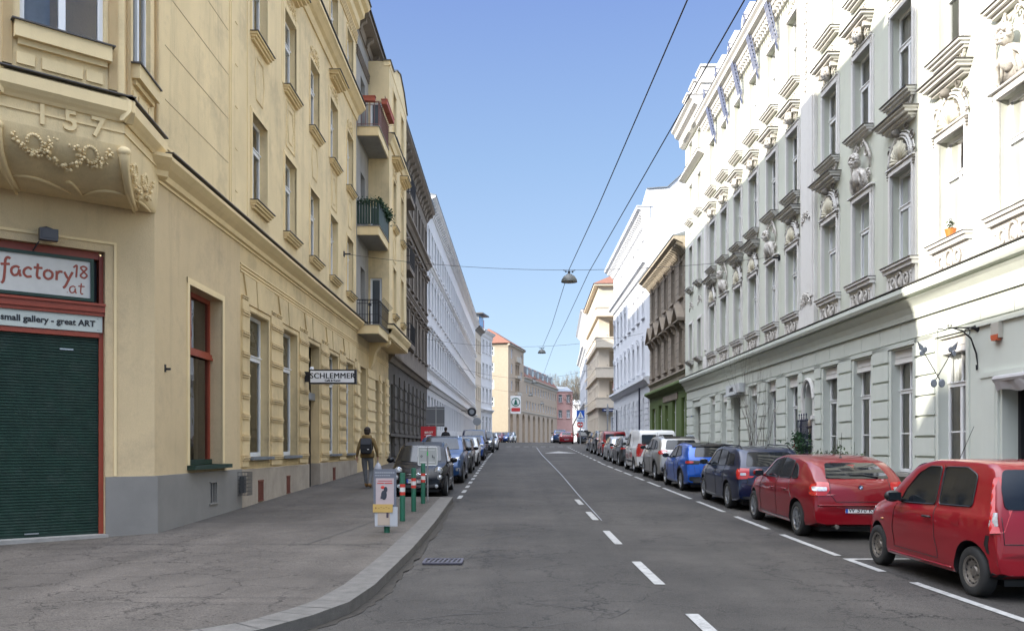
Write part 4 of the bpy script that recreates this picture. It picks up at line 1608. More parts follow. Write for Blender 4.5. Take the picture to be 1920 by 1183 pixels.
for g in gops:
    window(L2, g[0], g[2], g[1] - g[0], g[3] - g[2], .35, tr=.72, mull=False, glass=M_FARGL, far=True)
t = MB()
ledge(t, 0, BU, 6.60, PRF)
for z in (5.80, 5.72, 5.64): ledge(t, 0, U2(YE2), z, [(.025, .0), (.025, -.035)])
ledge(t, BU - .12, U2(YE2) + .1, 6.85, [(.05, .05), (.22, .0), (.22, -.1), (.16, -.2), (.08, -.3), (.06, -.5)], BD)
t.box(BU - .2, BU, BD - .2, 0.0, 6.72, 6.86); t.box(BU - .12, BU, BD - .12, 0.0, 6.5, 6.7)
ledge(t, BU - .1, U2(YE2) + .1, 15.03, [(.05, .05), (.22, .0), (.22, -.1), (.12, -.2), (.06, -.4)], BD)
ledge(t, BU - .1, BU, 18.1, [(.06, 0), (.06, -.1)], BD)
# wall head: gently swept gable over the bay
prof = [(BU - .02, 18.0), (BU - .02, 18.22), (U2(37.6), 18.25), (U2(38.6), 18.75), (U2(39.8), 19.1), (U2(41.2), 18.8), (U2(42.2), 18.3), (U2(YE2) + .02, 18.2), (U2(YE2) + .02, 18.0)]
t.prism(prof, 'y', BD - .02, BD + .25)
# rusticated piers of the ground floor
for a, b in ((.05, U2(34.2)), (U2(36.0), U2(38.05)), (U2(39.45), U2(40.05)), (U2(41.45), U2(42.35))):
    t.box(a, b, -.045, .01, 1.2, 5.0)
    z = 1.35
    while z < 4.9:
        t.box(a - .012, b + .012, -.08, .01, z, z + .09); z += .47
# console under the bay
for Yc in (36.6,):
    pts = [(.01, 6.3), (-.88, 6.3), (-.88, 6.12), (-.72, 6.0), (-.45, 6.02), (-.26, 5.75), (-.16, 5.3), (-.06, 5.05), (.01, 5.0)]
    t.prism(pts, 'x', U2(Yc), U2(Yc) + .5)
t.obj('cornice', M_YEL2, L2)
t = MB()
t.box(0, BU, -.33, .02, 6.655, 6.675)
t.box(BU - .22, U2(YE2) + .1, BD - .25, BD + .02, 6.905, 6.925)
t.box(BU - .12, U2(YE2) + .1, BD - .25, BD + .02, 15.085, 15.105)
Q = prof[1:-1]
for a, b in zip(Q[:-1], Q[1:]):
    t.add([(a[0] - .05, BD - .08, a[1]), (b[0], BD - .08, b[1]), (b[0], BD + .3, b[1]), (a[0] - .05, BD + .3, a[1]),
           (a[0] - .05, BD - .08, a[1] + .03), (b[0], BD - .08, b[1] + .03), (b[0], BD + .3, b[1] + .03), (a[0] - .05, BD + .3, a[1] + .03)],
          [(0, 3, 2, 1), (4, 5, 6, 7), (0, 1, 5, 4), (1, 2, 6, 5), (2, 3, 7, 6), (3, 0, 4, 7)])
t.box(-.1, U2(YE2), -.58, .1, 18.92, 18.96)
t.obj('flashing', M_TIN, L2)
t = MB()
ledge(t, 0, U2(YE2), 18.9, [(.5, .0), (.5, -.14), (.1, -.2), (.05, -.5)])
brackets(t, .4, U2(YE2) - .3, 18.72, 1.5, .22, .35, .35)
for k, z in enumerate((17.25, 17.35, 17.45, 17.55)): ledge(t, 0, BU, z, [(.05 + .01 * k, 0), (.05 + .01 * k, -.05)])
wall_mesh(t, 0, U2(YE2), 18.2, 18.85, [], 0)
t.obj('eaves', M_BROWN, L2)
t = MB(); t.prism([(-.45, 18.97), (6, 21.0), (12, 18.97)], 'x', 0, U2(YE2)); t.obj('roof', M_ROOFG, L2)

def balcony(z0, kind):
    u0, u1 = .2, BU
    y1 = -.86
    s = MB()
    s.prism([(0, z0 - .34), (y1, z0 - .34), (y1, z0), (0, z0)], 'x', u0, u1)
    s.obj('balcony_slab', M_YEL2, L2)
    s = MB(); s.box(u0 - .03, u1, y1 - .04, 0, z0, z0 + .03); s.box(u0 + .06, u1, y1 + .05, -.02, z0 - .36, z0 - .345)
    s.obj('balcony_edge', M_GREYW, L2)
    r_ = MB()
    zt = z0 + 1.0
    P = [(u0, 0), (u0, y1), (u1, y1)]
    def rail(z, rr_=.018, ya=0.0): r_.tube([(u0, -.01, z), (u0, y1 - ya, z), (u1, y1 - ya, z)], rr_, 5)
    rail(zt, .022); rail(z0 + .1); rail(zt - .14, .014)
    m_ = M_IRON
    if kind == 0:
        rail(z0 + .42, .012)
        k = 0.0
        while k < .86:
            r_.tube([(u0, -k, z0 + .03), (u0, -k, zt)], .011, 4); k += .105
        k = u0
        while k < u1:
            r_.tube([(k, y1, z0 + .03), (k, y1, zt)], .011, 4)
            r_.tube([(k, y1 + .0, zt - .07), (k + .1, y1 - .12, zt - .0), (k + .1, y1 - .2, zt + .1), (k, y1 - .2, zt + .06)], .008, 4)
            k += .21
        for k in range(2):
            arch_tube(r_, 0, 0, .0, .0, .0) if False else None
        n0 = len(r_.v)
    elif kind == 1:
        m_ = M_GREENM
        k = 0.0
        while k < .86:
            r_.box(u0 - .012, u0 + .012, -k - .08, -k, z0 + .12, zt - .02); k += .11
        k = u0
        while k < u1:
            r_.box(k, k + .16, y1 - .012, y1 + .012, z0 + .12, zt - .02); k += .22
    else:
        m_ = mat('weathered_red_brown_rail', (.20, .10, .09), .6)
        k = 0.0
        while k < .86:
            r_.tube([(u0, -k, z0 + .03), (u0, -k, zt)], .014, 4); k += .17
        k = u0
        while k < u1:
            r_.tube([(k, y1, z0 + .03), (k, y1, zt)], .014, 4)
            r_.tube([(k, y1, zt), (k, y1 - .25, zt + .02), (k, y1 - .25, zt + .22)], .01, 4)
            k += .2
        r_.tube([(u0, y1 - .25, zt + .2), (u1, y1 - .25, zt + .2)], .012, 4)
    r_.obj('balcony_railing', m_, L2)
balcony(6.50, 0); balcony(10.42, 1); balcony(14.37, 2)

def Lw(u, y, z, o0_=(-6.05, 33.5)):
    return (o0_[0] - y, o0_[1] + u, z)
# greenery and planters are things of their own
def leaves(mb, pts, n, spread, s=(.03, .06), rnd=R, droop=0):
    for _ in range(n):
        p = Vector(rnd.choice(pts)) + Vector((rnd.gauss(0, spread[0]), rnd.gauss(0, spread[1]), rnd.gauss(0, spread[2])))
        a = rnd.uniform(*s)
        d1 = Vector((rnd.uniform(-1, 1), rnd.uniform(-1, 1), rnd.uniform(-1, 1))).normalized() * a
        d2 = d1.cross(Vector((rnd.uniform(-1, 1), rnd.uniform(-1, 1), rnd.uniform(-1, 1)))).normalized() * a * .6
        mb.add([p - d1, p - d2 * .8, p + d1, p + d2], [(0, 1, 2, 3)])
M_IVY = mat('ivy_green', (.018, .06, .02), .6, var=.6, scale=12)
M_LEAF = mat('shrub_green', (.045, .075, .022), .6, var=.6, scale=12)
t = MB()
pts = [Lw(.2, -k * .07, 11.42) for k in range(13)] + [Lw(.2 + k * .07, -.88, 11.42) for k in range(38)]
leaves(t, pts, 900, (.07, .07, .07), (.03, .06))
leaves(t, pts[-14:], 300, (.12, .12, .14), (.04, .08))
tag(t.obj('ivy_garland', M_IVY, recalc=False), 'dark green ivy garland along the rail of the middle balcony', 'plant')
t = MB()
t.box(-.1, .1, -.42, .42, 0, .2)
for k, (p, ln_) in enumerate([((-5.72, 33.66, 15.35), 0), ((-5.0, 34.4, 15.35), 1), ((-5.0, 35.5, 15.35), 1)]):
    b_ = MB()
    if ln_: b_.box(-.11, .11, -.52, .52, 0, .2); b_.box(-.13, .13, -.54, .54, .17, .2)
    else: b_.box(-.40, .40, -.1, .1, 0, .2); b_.box(-.42, .42, -.12, .12, .17, .2)
    o = b_.obj('planter_box', mat('terracotta_plastic', (.42, .10, .055), .6, var=.1, scale=6), None, p)
    tag(o, ['terracotta planter on the near end of the top balcony rail', 'terracotta planter on the street side of the top balcony, nearer one', 'terracotta planter on the street side of the top balcony, further one'][k], 'planter', 'planters on the top balcony')
# bicycle leaning in the lowest balcony
bk = empty('bicycle', (-5.62, 34.1, 6.53), radians(8), 'black bicycle standing on the lowest balcony behind the iron railing', 'bicycle')
for k, x in enumerate((-.0, -.0)):
    t = MB()
    n_ = 24
    c0 = (x, .0 + k * 1.02, .33)
    t.tube([(c0[0], c0[1] + .32 * cos(2 * pi * i / n_), c0[2] + .32 * sin(2 * pi * i / n_)) for i in range(n_)], .018, 6, closed=True)
    for i in range(10):
        a = 2 * pi * i / 10
        t.tube([c0, (c0[0], c0[1] + .31 * cos(a), c0[2] + .31 * sin(a))], .003, 3)
    t.obj('wheel', M_RUBBER, bk)
t = MB()
for P in ([(0, .0, .33), (0, .12, .95)], [(0, .08, .75), (0, .62, .80)], [(0, .09, .62), (0, .55, .3)], [(0, .62, .9), (0, .55, .3)], [(0, .55, .3), (0, 1.02, .33)], [(0, 1.02, .33), (0, .6, .78)]):
    t.tube(P, .018, 6)
t.obj('bicycle_frame', M_IRON, bk)
t = MB(); t.box(-.06, .06, .54, .80, .92, .97); t.obj('saddle', M_BLACK, bk)
t = MB(); t.tube([(-.28, .02, 1.0), (-.1, .12, 1.0), (.1, .12, 1.0), (.28, .02, 1.0)], .014, 6); t.obj('handlebar', M_BLACK, bk)

# ---------------------------------------------------------------- generic further houses
def house(name, label, ox, oy, rz, length, floors, zbase, ztop, mats_, depth=12, gops=None, gmat=None, g_top=5.9, ww=1.0, cols_=None,
          sills=True, hoods=None, eave=.45, eave_m=None, roof_m=None, roof_h=3, courses=(), br=None, reveal=.22, far=True, label_cat='building', glassy=None, ends=True, gtr=.7, roof=True, frame_m=None):
    """floors: list of (sill z, window height, kind)"""
    root = empty(name, (ox, oy, 0), rz, label, label_cat)
    wm_, tm_ = mats_
    w = MB()
    ops = [(c - ww / 2, c + ww / 2, z, z + h) for c in cols_ for z, h, *k in floors]
    w.m = 1 if gmat else 0
    wall_mesh(w, 0, length, zbase, g_top, gops or [], .25)
    w.m = 0
    wall_mesh(w, 0, length, g_top, ztop, ops, reveal)
    shell(w, 0, length, zbase, ztop, depth)
    w.obj('wall', [wm_] + ([gmat] if gmat else []), root)
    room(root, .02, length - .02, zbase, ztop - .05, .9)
    for o in ops:
        window(root, o[0], o[2], ww, o[3] - o[2], reveal, far=far, glass=glassy, curtain=0 if far else 1, tr=.66, fmat=frame_m)
    for o in gops or []:
        window(root, o[0], o[2], o[1] - o[0], o[3] - o[2], .25, far=far, glass=glassy, tr=gtr, mull=(o[1] - o[0]) > .8, fmat=frame_m)
    sill = cached(('sill_small', ww), lambda: orn_sill(ww * .5 + .12, garland=False, p=.16), [tm_, tm_, M_TIN])
    ar = cached(('architrave', ww, 'far'), lambda: architrave(ww, 1.0, .12, .05), [tm_])
    t = MB()
    for c in cols_:
        for z, h, *k in floors:
            for s in (-1, 1): t.box(c + s * (ww / 2), c + s * (ww / 2 + .12), -.05, .02, z, z + h)
            t.box(c - ww / 2 - .12, c + ww / 2 + .12, -.055, .02, z + h, z + h + .12)
            t.box(c - ww / 2 - .16, c + ww / 2 + .16, -.16, .02, z - .12, z)
            kk = k[0] if k else None
            if kk == 'hood':
                t.box(c - ww / 2 - .2, c + ww / 2 + .2, -.28, .02, z + h + .32, z + h + .45)
                t.box(c - ww / 2 - .14, c + ww / 2 + .14, -.15, .02, z + h + .14, z + h + .31)
            if kk == 'ped':
                t.prism([(c - ww / 2 - .35, z + h + .35), (c + ww / 2 + .35, z + h + .35), (c, z + h + 1.15)], 'y', -.12, .02)
                for sgn in (-1, 1):
                    t.prism([(c + sgn * (ww / 2 + .45), z + h + .28), (c + sgn * (ww / 2 + .45), z + h + .45), (c, z + h + 1.32), (c, z + h + 1.15)], 'y', -.42, .02)
                    t.prism([(.0, z + h + .3), (-.3, z + h + .3), (-.22, z + h + .05), (-.1, z + h - .15), (.0, z + h - .2)], 'x', c + sgn * (ww / 2 + .15) - .09, c + sgn * (ww / 2 + .15) + .09)
                t.box(c - ww / 2 - .42, c + ww / 2 + .42, -.38, .02, z + h + .28, z + h + .345)
            if kk == 'key':
                t.prism([(c - .1, z + h + .05), (c + .1, z + h + .05), (c + .14, z + h + .4), (c - .14, z + h + .4)], 'y', -.14, .02)
                t.ball((c, -.1, z + h + .28), (.13, .1, .16), 6, 5)
                t.ball((c, -.12, z + h + .45), (.2, .08, .1), 6, 4)
    for z, p, h in courses:
        ledge(t, 0, length, z, [(p * .5, .05), (p, .0), (p, -h * .35), (p * .6, -h * .5), (p * .3, -h)])
    t.obj('window_surrounds', tm_, root)
    t = MB()
    ledge(t, -.05, length + .05, ztop, [(eave, .0), (eave, -.15), (eave * .7, -.25), (eave * .3, -.4), (.06, -.75)])
    if br: brackets(t, .3, length - .3, ztop - .28, br, br * .4, .42, eave * .75)
    t.obj('eaves', eave_m or tm_, root)
    if roof:
        t = MB()
        t.box(-.07, length + .07, -eave - .05, .05, ztop + .002, ztop + .05)
        t.prism([(-eave + .05, ztop + .06), (depth * .5, ztop + min(roof_h, 2.2)), (depth, ztop + .06)], 'x', 0, length)
        t.obj('roof', roof_m or M_ROOFG, root)
    return root

c3 = [1.3 + 2.18 * k for k in range(9)]
L3 = house('brown_house', 'soot darkened brown apartment house with a blackened stone ground floor', -6.05, 42.42, pi / 2, 19.9,
           [(7.6, 2.2, 'hood'), (11.3, 2.1, 'hood'), (15.3, 1.9)], 0, 18.85, (M_BROWN, M_BROWN),
           gops=[(c - .42, c + .42, 2.6 if i else .8, 4.9) for i, c in enumerate(c3)], gmat=M_BROWND, g_top=6.1, cols_=c3, ww=.95,
           courses=[(6.35, .32, .4), (15.0, .4, .45), (10.9, .12, .2)], br=1.1, eave=.6, glassy=None, frame_m=mat('greyed_window_paint', (.40, .39, .37), .6))
t = MB()
for i, c in enumerate(c3[:-1]):
    z = 1.2
    while z < 5:
        t.box(c + .55, c3[i + 1] - .55, -.07, .01, z, z + .52); z += .62
ledge(t, 0, 19.9, 2.35, [(.12, 0), (.12, -.15)])
t.obj('rustication', M_BROWND, L3)
# little balconies on the brown house
for z0, U0 in ((10.9, .6), (14.6, 1.0), (7.0, .8)):
    t = MB()
    t.box(U0, U0 + 2.2, -1.0, 0, z0 - .25, z0)
    t.obj('balcony_slab', M_BROWN, L3)
    t = MB()
    for z in (z0 + .1, z0 + .95): t.tube([(U0, 0, z), (U0, -1, z), (U0 + 2.2, -1, z), (U0 + 2.2, 0, z)], .02, 5)
    k = 0
    while k < 2.2: t.tube([(U0 + k, -1, z0), (U0 + k, -1.02, z0 + .95)], .012, 4); k += .13
    k = 0
    while k < 1: t.tube([(U0, -k, z0), (U0, -k, z0 + .95)], .012, 4); k += .13
    t.obj('balcony_railing', M_IRON, L3)

ang4 = atan2(66, .9)
c4 = [1.2 + 2.22 * k for k in range(29)]
g4 = []
for i, c in enumerate(c4):
    g4.append((c - .6, c + .6, 2.3 + gz(62.5 + c) * .55, 5.5))
L4 = house('long_white_house', 'very long pale white apartment house with bracketed eaves beyond the brown one', -6.05, 62.5, ang4, 66,
           [(7.9, 2.3, 'hood'), (12.0, 2.3, 'key'), (16.0, 2.0)], 0, 20.2, (M_WALLW, M_WALLW), gops=g4, cols_=c4, ww=1.0,
           courses=[(6.5, .35, .5), (7.5, .2, .2), (15.4, .25, .3)], br=.75, eave=.62)
c5 = [1.2 + 2.1 * k for k in range(3)]
L5 = house('beige_house', 'narrow beige house with dark eaves past the end of the long white one', -5.15, 128.6, atan2(6.6, .6), 6.6,
           [(9, 2.0), (12.8, 2.0), (16.4, 1.8)], 0, 20.0, (M_CREAM, M_CREAM), gops=[(c - .5, c + .5, 4.2, 6.3) for c in c5], cols_=c5, ww=1.0, eave=.7, eave_m=M_TIN, g_top=7.2, depth=8)
c6 = [1.4 + 2.3 * k for k in range(3)]
L6 = house('grey_white_house', 'tall grey white house at the far left with a glazed rooftop room', -4.5, 135.3, atan2(7.3, 1.6), 7.4,
           [(9, 2.2), (13, 2.2), (17, 2.0)], 0, 20.4, (M_WALLW, M_WALLW), gops=[(c - .6, c + .6, 4.2, 6.6) for c in c6], cols_=c6, ww=1.1, eave=.6, g_top=7.4, courses=[(7.8, .4, .5), (19.6, .2, .2)], depth=7)
t = MB()
t.box(.4, 3.4, .5, 4, 20.5, 22.9)
t.m = 1; t.box(.5, 3.3, .46, .49, 21.2, 22.6); t.box(.36, .39, .8, 3.6, 21.2, 22.6)
t.m = 2; t.box(-.2, 4.2, -.3, 4.5, 22.9, 23.1)
t.obj('rooftop_room', [M_SIGNG, mat('blue_glazing', (.08, .22, .5), .1, spec=.9), M_TIN], L6)
t = MB()
for k in range(5): t.tube([(5 + k * .4, 3, 21), (5 + k * .4, 3, 24)], .03, 4); t.tube([(4.7 + k * .4, 3, 23.4 + .1 * (k % 2)), (5.5 + k * .4, 3, 23.4)], .02, 4)
t.obj('antenna', M_IRON, L6)

# ---------------------------------------------------------------- L7 yellow arcade house
d7 = Vector((.235, .972)).normalized()
L7 = empty('arcade_house', (-.2, 150, 0), atan2(d7.y, d7.x), 'ochre corner house with an arcaded ground floor and a taller five storey head', 'building')
w = MB()
arches = []
for k in range(9):
    c = 2.6 + 4.9 * k
    arches.append((c - 1.1, c + 1.1))
tops = 8.0
aops = [(a, b, 2.0, tops) for a, b in arches]
wins = []
for k in range(12):
    c = 15.5 + 2.75 * k
    for z in (9.0, 12.1): wins.append((c - .6, c + .6, z, z + 1.6))
tw = [(2.2, 3.6, z, z + 1.7) for z in (8.6, 11.9, 14.9, 17.6)] + [(10, 11.4, z, z + 1.6) for z in (14.2, 17.3)]
log_ = [(5.6, 7.0, z, z + 2.2) for z in (8.6, 11.6, 14.6)] + [(7.3, 8.7, z, z + 2.2) for z in (8.6, 11.6, 14.6)]
wall_mesh(w, 0, 48, 0, 8.6 - .02, aops, .8)
wall_mesh(w, 0, 12.5, 8.58, 20, tw + log_, .3)
wall_mesh(w, 12.5, 48, 8.58, 14.9, wins, .2)
w.quad((48, 0, 0), (48, 12, 0), (48, 12, 14.9), (48, 0, 14.9))
w.quad((12.5, 0, 14.9), (12.5, 12, 14.9), (12.5, 12, 20), (12.5, 0, 20))
w.quad((0, 0, 20), (12.5, 0, 20), (12.5, 12, 20), (0, 12, 20))
w.quad((12.5, 0, 14.9), (48, 0, 14.9), (48, 12, 14.9), (12.5, 12, 14.9))
for a, b in arches:                     # round heads
    c, r_ = (a + b) / 2, (b - a) / 2
    zc = tops - r_
    for s in (-1, 1):
        P = [(c + s * r_, tops), (c, tops)] + [(c + s * r_ * sin(t_ * pi / 16), zc + r_ * cos(t_ * pi / 16)) for t_ in range(0, 9)]
        w.prism([P[0]] + P[2:], 'y', .02, .8)
w.obj('wall', M_CREAMD, L7)
w = MB()
fr7 = frame_of((0, 0, 0), -pi / 2 + 0.0)
# front face, turned to the viewer
fo = [(9.0 - 4.6, 9.0 - 2.6, z, z + 1.7) for z in (8.9, 12.0, 15.0, 18.0 - .1)]
wall_mesh(w, 0, 9, 0, 20, fo, .2)
FR = frame_of((0, 9, 0), -pi / 2)
FR(w.obj('wall', mat('darkened_cream_front', (0.36, 0.31, 0.235), 0.9, var=.08, streak=.15), L7))  # front painted darker than its own cream to offset the sunlight on it
for o in fo:
    x = window(L7, o[0], o[2], 2.0, 1.7, .2, far=True, tr=.5, mull=True, fw=.12, muntin=(.5,))
    FR(x)
for o in wins + tw:
    window(L7, o[0], o[2], o[1] - o[0], o[3] - o[2], .2, far=True, tr=0, mull=True, fw=.1, glass=M_FARGL)
room(L7, .3, 47.8, 0, 14.8, .85)
room(L7, .3, 12.3, 14.8, 19.9, .85)
for i, (a, b) in enumerate(arches):
    t = MB()
    t.box(a, b, .8, .84, 1.5, tops - .1)
    t.m = 1
    t.box(a + .3, b - .3, .74, .79, 2.2, 5.2); t.box(a + .5, b - .5, .74, .79, 5.6, 7.2)
    t.obj('shop_door', [M_CREAM if i % 3 else M_WHITEP, M_FARG], L7)
t = MB()
ledge(t, -.3, 12.8, 20, [(.35, 0), (.35, -.2), (.1, -.35)])
ledge(t, 12.5, 48.1, 15.1, [(.4, 0), (.4, -.15), (.15, -.3), (.1, -.8)])
ledge(t, 0, 48, 8.5, [(.1, 0), (.1, -.15)])
for z in (11.3, 14.3): t.box(5.3, 9.0, -.5, 0.02, z - .1, z + .45)
t.box(5.3, 9.0, -.4, .02, 17.2, 18.2)
t.box(4.9, 12.4, -.25, .02, 17.3, 20.6) if False else None
t.obj('cornice', M_CREAM, L7)
t = MB()
t.add([(-.5, -.5, 20.05), (12.9, -.5, 20.05), (12.9, 9.5, 20.05), (-.5, 9.5, 20.05), (3.5, 4.5, 23.2), (9, 4.5, 23.2)],
      [(0, 1, 5, 4), (1, 2, 5), (2, 3, 4, 5), (3, 0, 4), (0, 3, 2, 1)])
t.prism([(-.2, 15.15), (2.6, 18.4), (12, 18.4), (12, 15.15)], 'x', 12.6, 48)
t.obj('roof', [M_ROOFR], L7)
for k in range(6):
    t = MB()
    u = 16.5 + 5.2 * k
    t.box(u, u + 2, .4, 3, 15.3, 17.4)
    t.m = 1; t.box(u + .3, u + 1.7, .36, .39, 15.9, 17.0)
    t.obj('dormer', [M_ROOFG, M_FARGL], L7)
t = MB()
t.box(3.5, 6.5, 6.2, 8.2, 20.1, 25.2)
for k in range(5):
    t.lathe([(.25, 0), (.25, .8), (.3, .85), (.3, 1.0)], 8, Matrix.Translation((3.8 + .6 * k, 7.2, 25.2)))
t.obj('chimney', mat('pink_chimney', (.45, .20, .16), .9), L7)
sg = empty('supermarket_sign', (1.1, 146, 8.9), radians(0), 'white hanging sign with a green fir tree over a red strip', 'sign')
t = MB(); t.box(-.9, .9, -.08, .08, -1.5, 1.6); t.obj('sign_panel', M_PLATE, sg)
t = MB(); arch_tube(t, 0, .5, .7, .7, .07, -.1, 0, 2 * pi, 20)
for z, ww_ in ((.0, .45), (.3, .35), (.6, .22)): t.prism([(-ww_, z), (ww_, z), (0, z + .45)], 'y', -.12, -.09)
t.obj('emblem', mat('fir_green', (.01, .13, .09), .5), sg)
t = MB(); t.box(-.75, .75, -.11, -.085, -1.1, -.5); t.obj('red_strip', mat('sign_red', (.5, .03, .03), .5), sg)
t = MB(); t.box(-.05, .9, -.04, .04, 1.6, 1.68); t.tube([(.9, 0, -1.5), (.9, 0, 1.7)], .04, 5); t.obj('sign_bracket', M_IRON, sg)

# pink house and the low buildings that close the view
c8 = [1.6, 4.2]
L8 = house('pink_house', 'dusty pink plastered house closing the far end of the street', 10.9, 197.5, radians(8), 3.9,
           [(8.4, 1.9), (12.0, 1.9)], 2, 14.6, (M_PINK, M_PINK), cols_=[1.0, 2.9], ww=.9, eave=.2, gops=[], g_top=7.5, sills=False, roof_h=1.5)
L9 = house('low_white_house', 'low white and pink building with a snow white roof edge behind the bare trees', 14.6, 222, radians(0), 12,
           [(9.3, 1.6)], 2, 12.8, (M_WALLW, M_WALLW), cols_=[1.5, 4.0, 6.5, 9.0], ww=1.0, eave=.3, gops=[], g_top=7.5, roof_m=M_WHITEP, roof_h=1.5)
# ================================================================ RIGHT SIDE
RANG = atan2(-1, -.008)
def rorg(Y):
    return 9.2 + .008 * Y
def right_root(name, Yfar, label):
    return empty(name, (rorg(Yfar), Yfar, 0), RANG, label, 'building')

# ---------------------------------------------------------------- R1 ornate white house
YF, YN = 45.5, 6.0
R1 = right_root('ornate_white_house', YF, 'richly stuccoed white and sage apartment house with carved shells, masks and hoods over its windows')
V = lambda Y: YF - Y
LN = YF - YN
UC = [8.65, 10.96, 13.27, 15.58, 17.87, 20.18, 22.49, 24.80, 28.15, 30.45, 32.8, 35.1, 37.4, 39.6]
UP = [41.85, 43.9]
GWN = [(17.30, 18.42), (19.62, 20.74), (21.92, 23.04), (24.22, 25.34), (27.62, 28.68), (29.95, 30.95), (32.3, 33.3), (36.9, 37.85), (39.1, 40.0)]
w = MB()
gops = [(V(b), V(a), 1.05, 3.98) for a, b in GWN]
gops += [(V(35.9), V(34.75), .2, 3.75), (V(43.8), V(42.2), .3, 3.7)]
gops += [(V(16.05), V(13.2), .75, 2.95, .5), (V(27.0), V(26.15), 1.45, 3.7, .45), (V(11.9), V(10.8), .3, 3.2), (V(9.5), V(7), .75, 2.95)]
wall_mesh(w, 0, LN, -.3, 4.62, gops, .26)
w.m = 1
up = []
for c in UC: up += [(V(c) - .56, V(c) + .56, 6.05, 8.25), (V(c) - .56, V(c) + .56, 9.95, 12.1), (V(c) - .56, V(c) + .56, 13.65, 15.95)]
upP = []
for c in UP: upP += [(V(c) - .42, V(c) + .42, 6.05, 8.0), (V(c) - .42, V(c) + .42, 9.8, 12.0), (V(c) - .42, V(c) + .42, 13.3, 15.2), (V(c) - .42, V(c) + .42, 16.2, 17.4)]
VP_ = V(40.9)
wall_mesh(w, VP_, LN, 4.62, 17.3, [o for o in up], .24)
wall_mesh(w, 0, VP_, 4.62, 18.5, upP, .24, -.12)
w.quad((VP_, -.12, 4.62), (VP_, .0, 4.62), (VP_, .0, 18.5), (VP_, -.12, 18.5))
shell(w, 0, LN, -.3, 17.2, 13)
w.quad((0, -.12, 4.62), (0, 6, 4.62), (0, 6, 18.5), (0, -.12, 18.5)); w.quad((VP_, 0, 17), (VP_, 6, 17), (VP_, 6, 18.5), (VP_, 0, 18.5)); w.quad((0, 6, 17), (VP_, 6, 17), (VP_, 6, 18.5), (0, 6, 18.5))
w.quad((0, -.12, 18.49), (VP_, -.12, 18.49), (VP_, 6, 18.49), (0, 6, 18.49))
w.obj('wall', [M_SAGE, M_SAGEU], R1)
room(R1, .02, LN - .02, 0, 17, 1.1)

# ground floor: bossed blocks, band and the big cove
t = MB()
blocked = sorted([(g[0], g[1]) for g in gops])
piers = []
prev = 0.0
for a, b in blocked:
    if a - prev > .2: piers.append((prev, a))
    prev = b
piers.append((prev, LN))
for a, b in piers:
    if b > V(16.2): continue
    a2, b2 = a + .14, b - .14
    if a == 0: a2 = .03
    if b2 - a2 < .25: continue
    z = .55
    while z < 3.8:
        t.box(a2, b2, -.055, .01, z, z + .40)
        z += .455
t.obj('rustication', M_SAGE, R1)
t = MB()
for a, b in piers:                       # dark weather edges on top of each course are the shadow joints; thin sloping tops
    pass
t2 = MB()
u = 0.03
while u < LN:
    wv = 1.15
    t2.box(u, min(LN, u + wv) - .02, -.045, .01, 4.16, 4.58)
    u += wv
t2.box(0, LN, -.055, .01, 4.03, 4.13)
t2.obj('band_course', M_SAGE, R1)
t = MB()
prof = [(.06, 4.60), (.10, 4.58), (.13, 4.70), (.20, 4.84), (.30, 4.95), (.36, 5.0), (.30, 5.02), (.30, 5.05), (.42, 5.06), (.46, 5.14), (.46, 5.24), (.40, 5.27)]
poly = [(.02, 4.60)] + [(-p, z) for p, z in prof] + [(.02, 5.27)]
t.prism(poly, 'x', 0, LN)
t.obj('cornice', M_MINT, R1)
t = MB(); t.box(0, LN, -.48, .0, 5.275, 5.29); t.obj('flashing', M_TIN, R1)

ORN_W = [M_TRIMW, M_SOOT, M_TIN]
sh = cached(('shell_lunette',), orn_shell, [M_TRIMW, M_SHELL, M_GRIMESHADE], 'all')
fg = cached(('carved_bust',), orn_figure, [M_TRIMW, M_SOOT], 'all')
mk = cached(('mask_hood',), orn_mask_hood, [M_TRIMW, M_SOOT, M_TIN], 40)
hd = cached(('window_hood', 'w'), orn_hood, [M_TRIMW, M_TIN])
sl = cached(('sill', 'w'), lambda: orn_sill(.70), [M_TRIMW, M_SOOT, M_TIN], 40)
sl2 = cached(('sill', 'w2'), lambda: orn_sill(.70, garland=False, p=.26), [M_TRIMW, M_SOOT, M_TIN])
bl = cached(('balustrade',), orn_balustrade, [M_TRIMW, M_SOOT, M_TIN, M_GRIMESHADE], 40)
aw = cached(('architrave', 'w'), lambda: architrave(1.12, 2.2, .16, .07), M_TRIMW)
aw2 = cached(('architrave', 'w2'), lambda: architrave(1.12, 2.15, .16, .06), M_TRIMW)
spray = cached(('floral_relief', 'w'), lambda: leafy_relief(.9, .4, 8), M_SOOT, 'all')
def drop_m():
    m = MB()
    rr_ = random.Random(5)
    for k in range(40):
        z = -k * .045
        m.ball((rr_.uniform(-.09, .09) * (1 - k / 60), -.03, z), (rr_.uniform(.025, .05), rr_.uniform(.02, .045), rr_.uniform(.03, .05)), 6, 4)
    return m
dp = cached(('festoon',), drop_m, M_TRIMW, 'all')
FIG = {22.49, 15.58, 30.45, 37.4, 8.65}
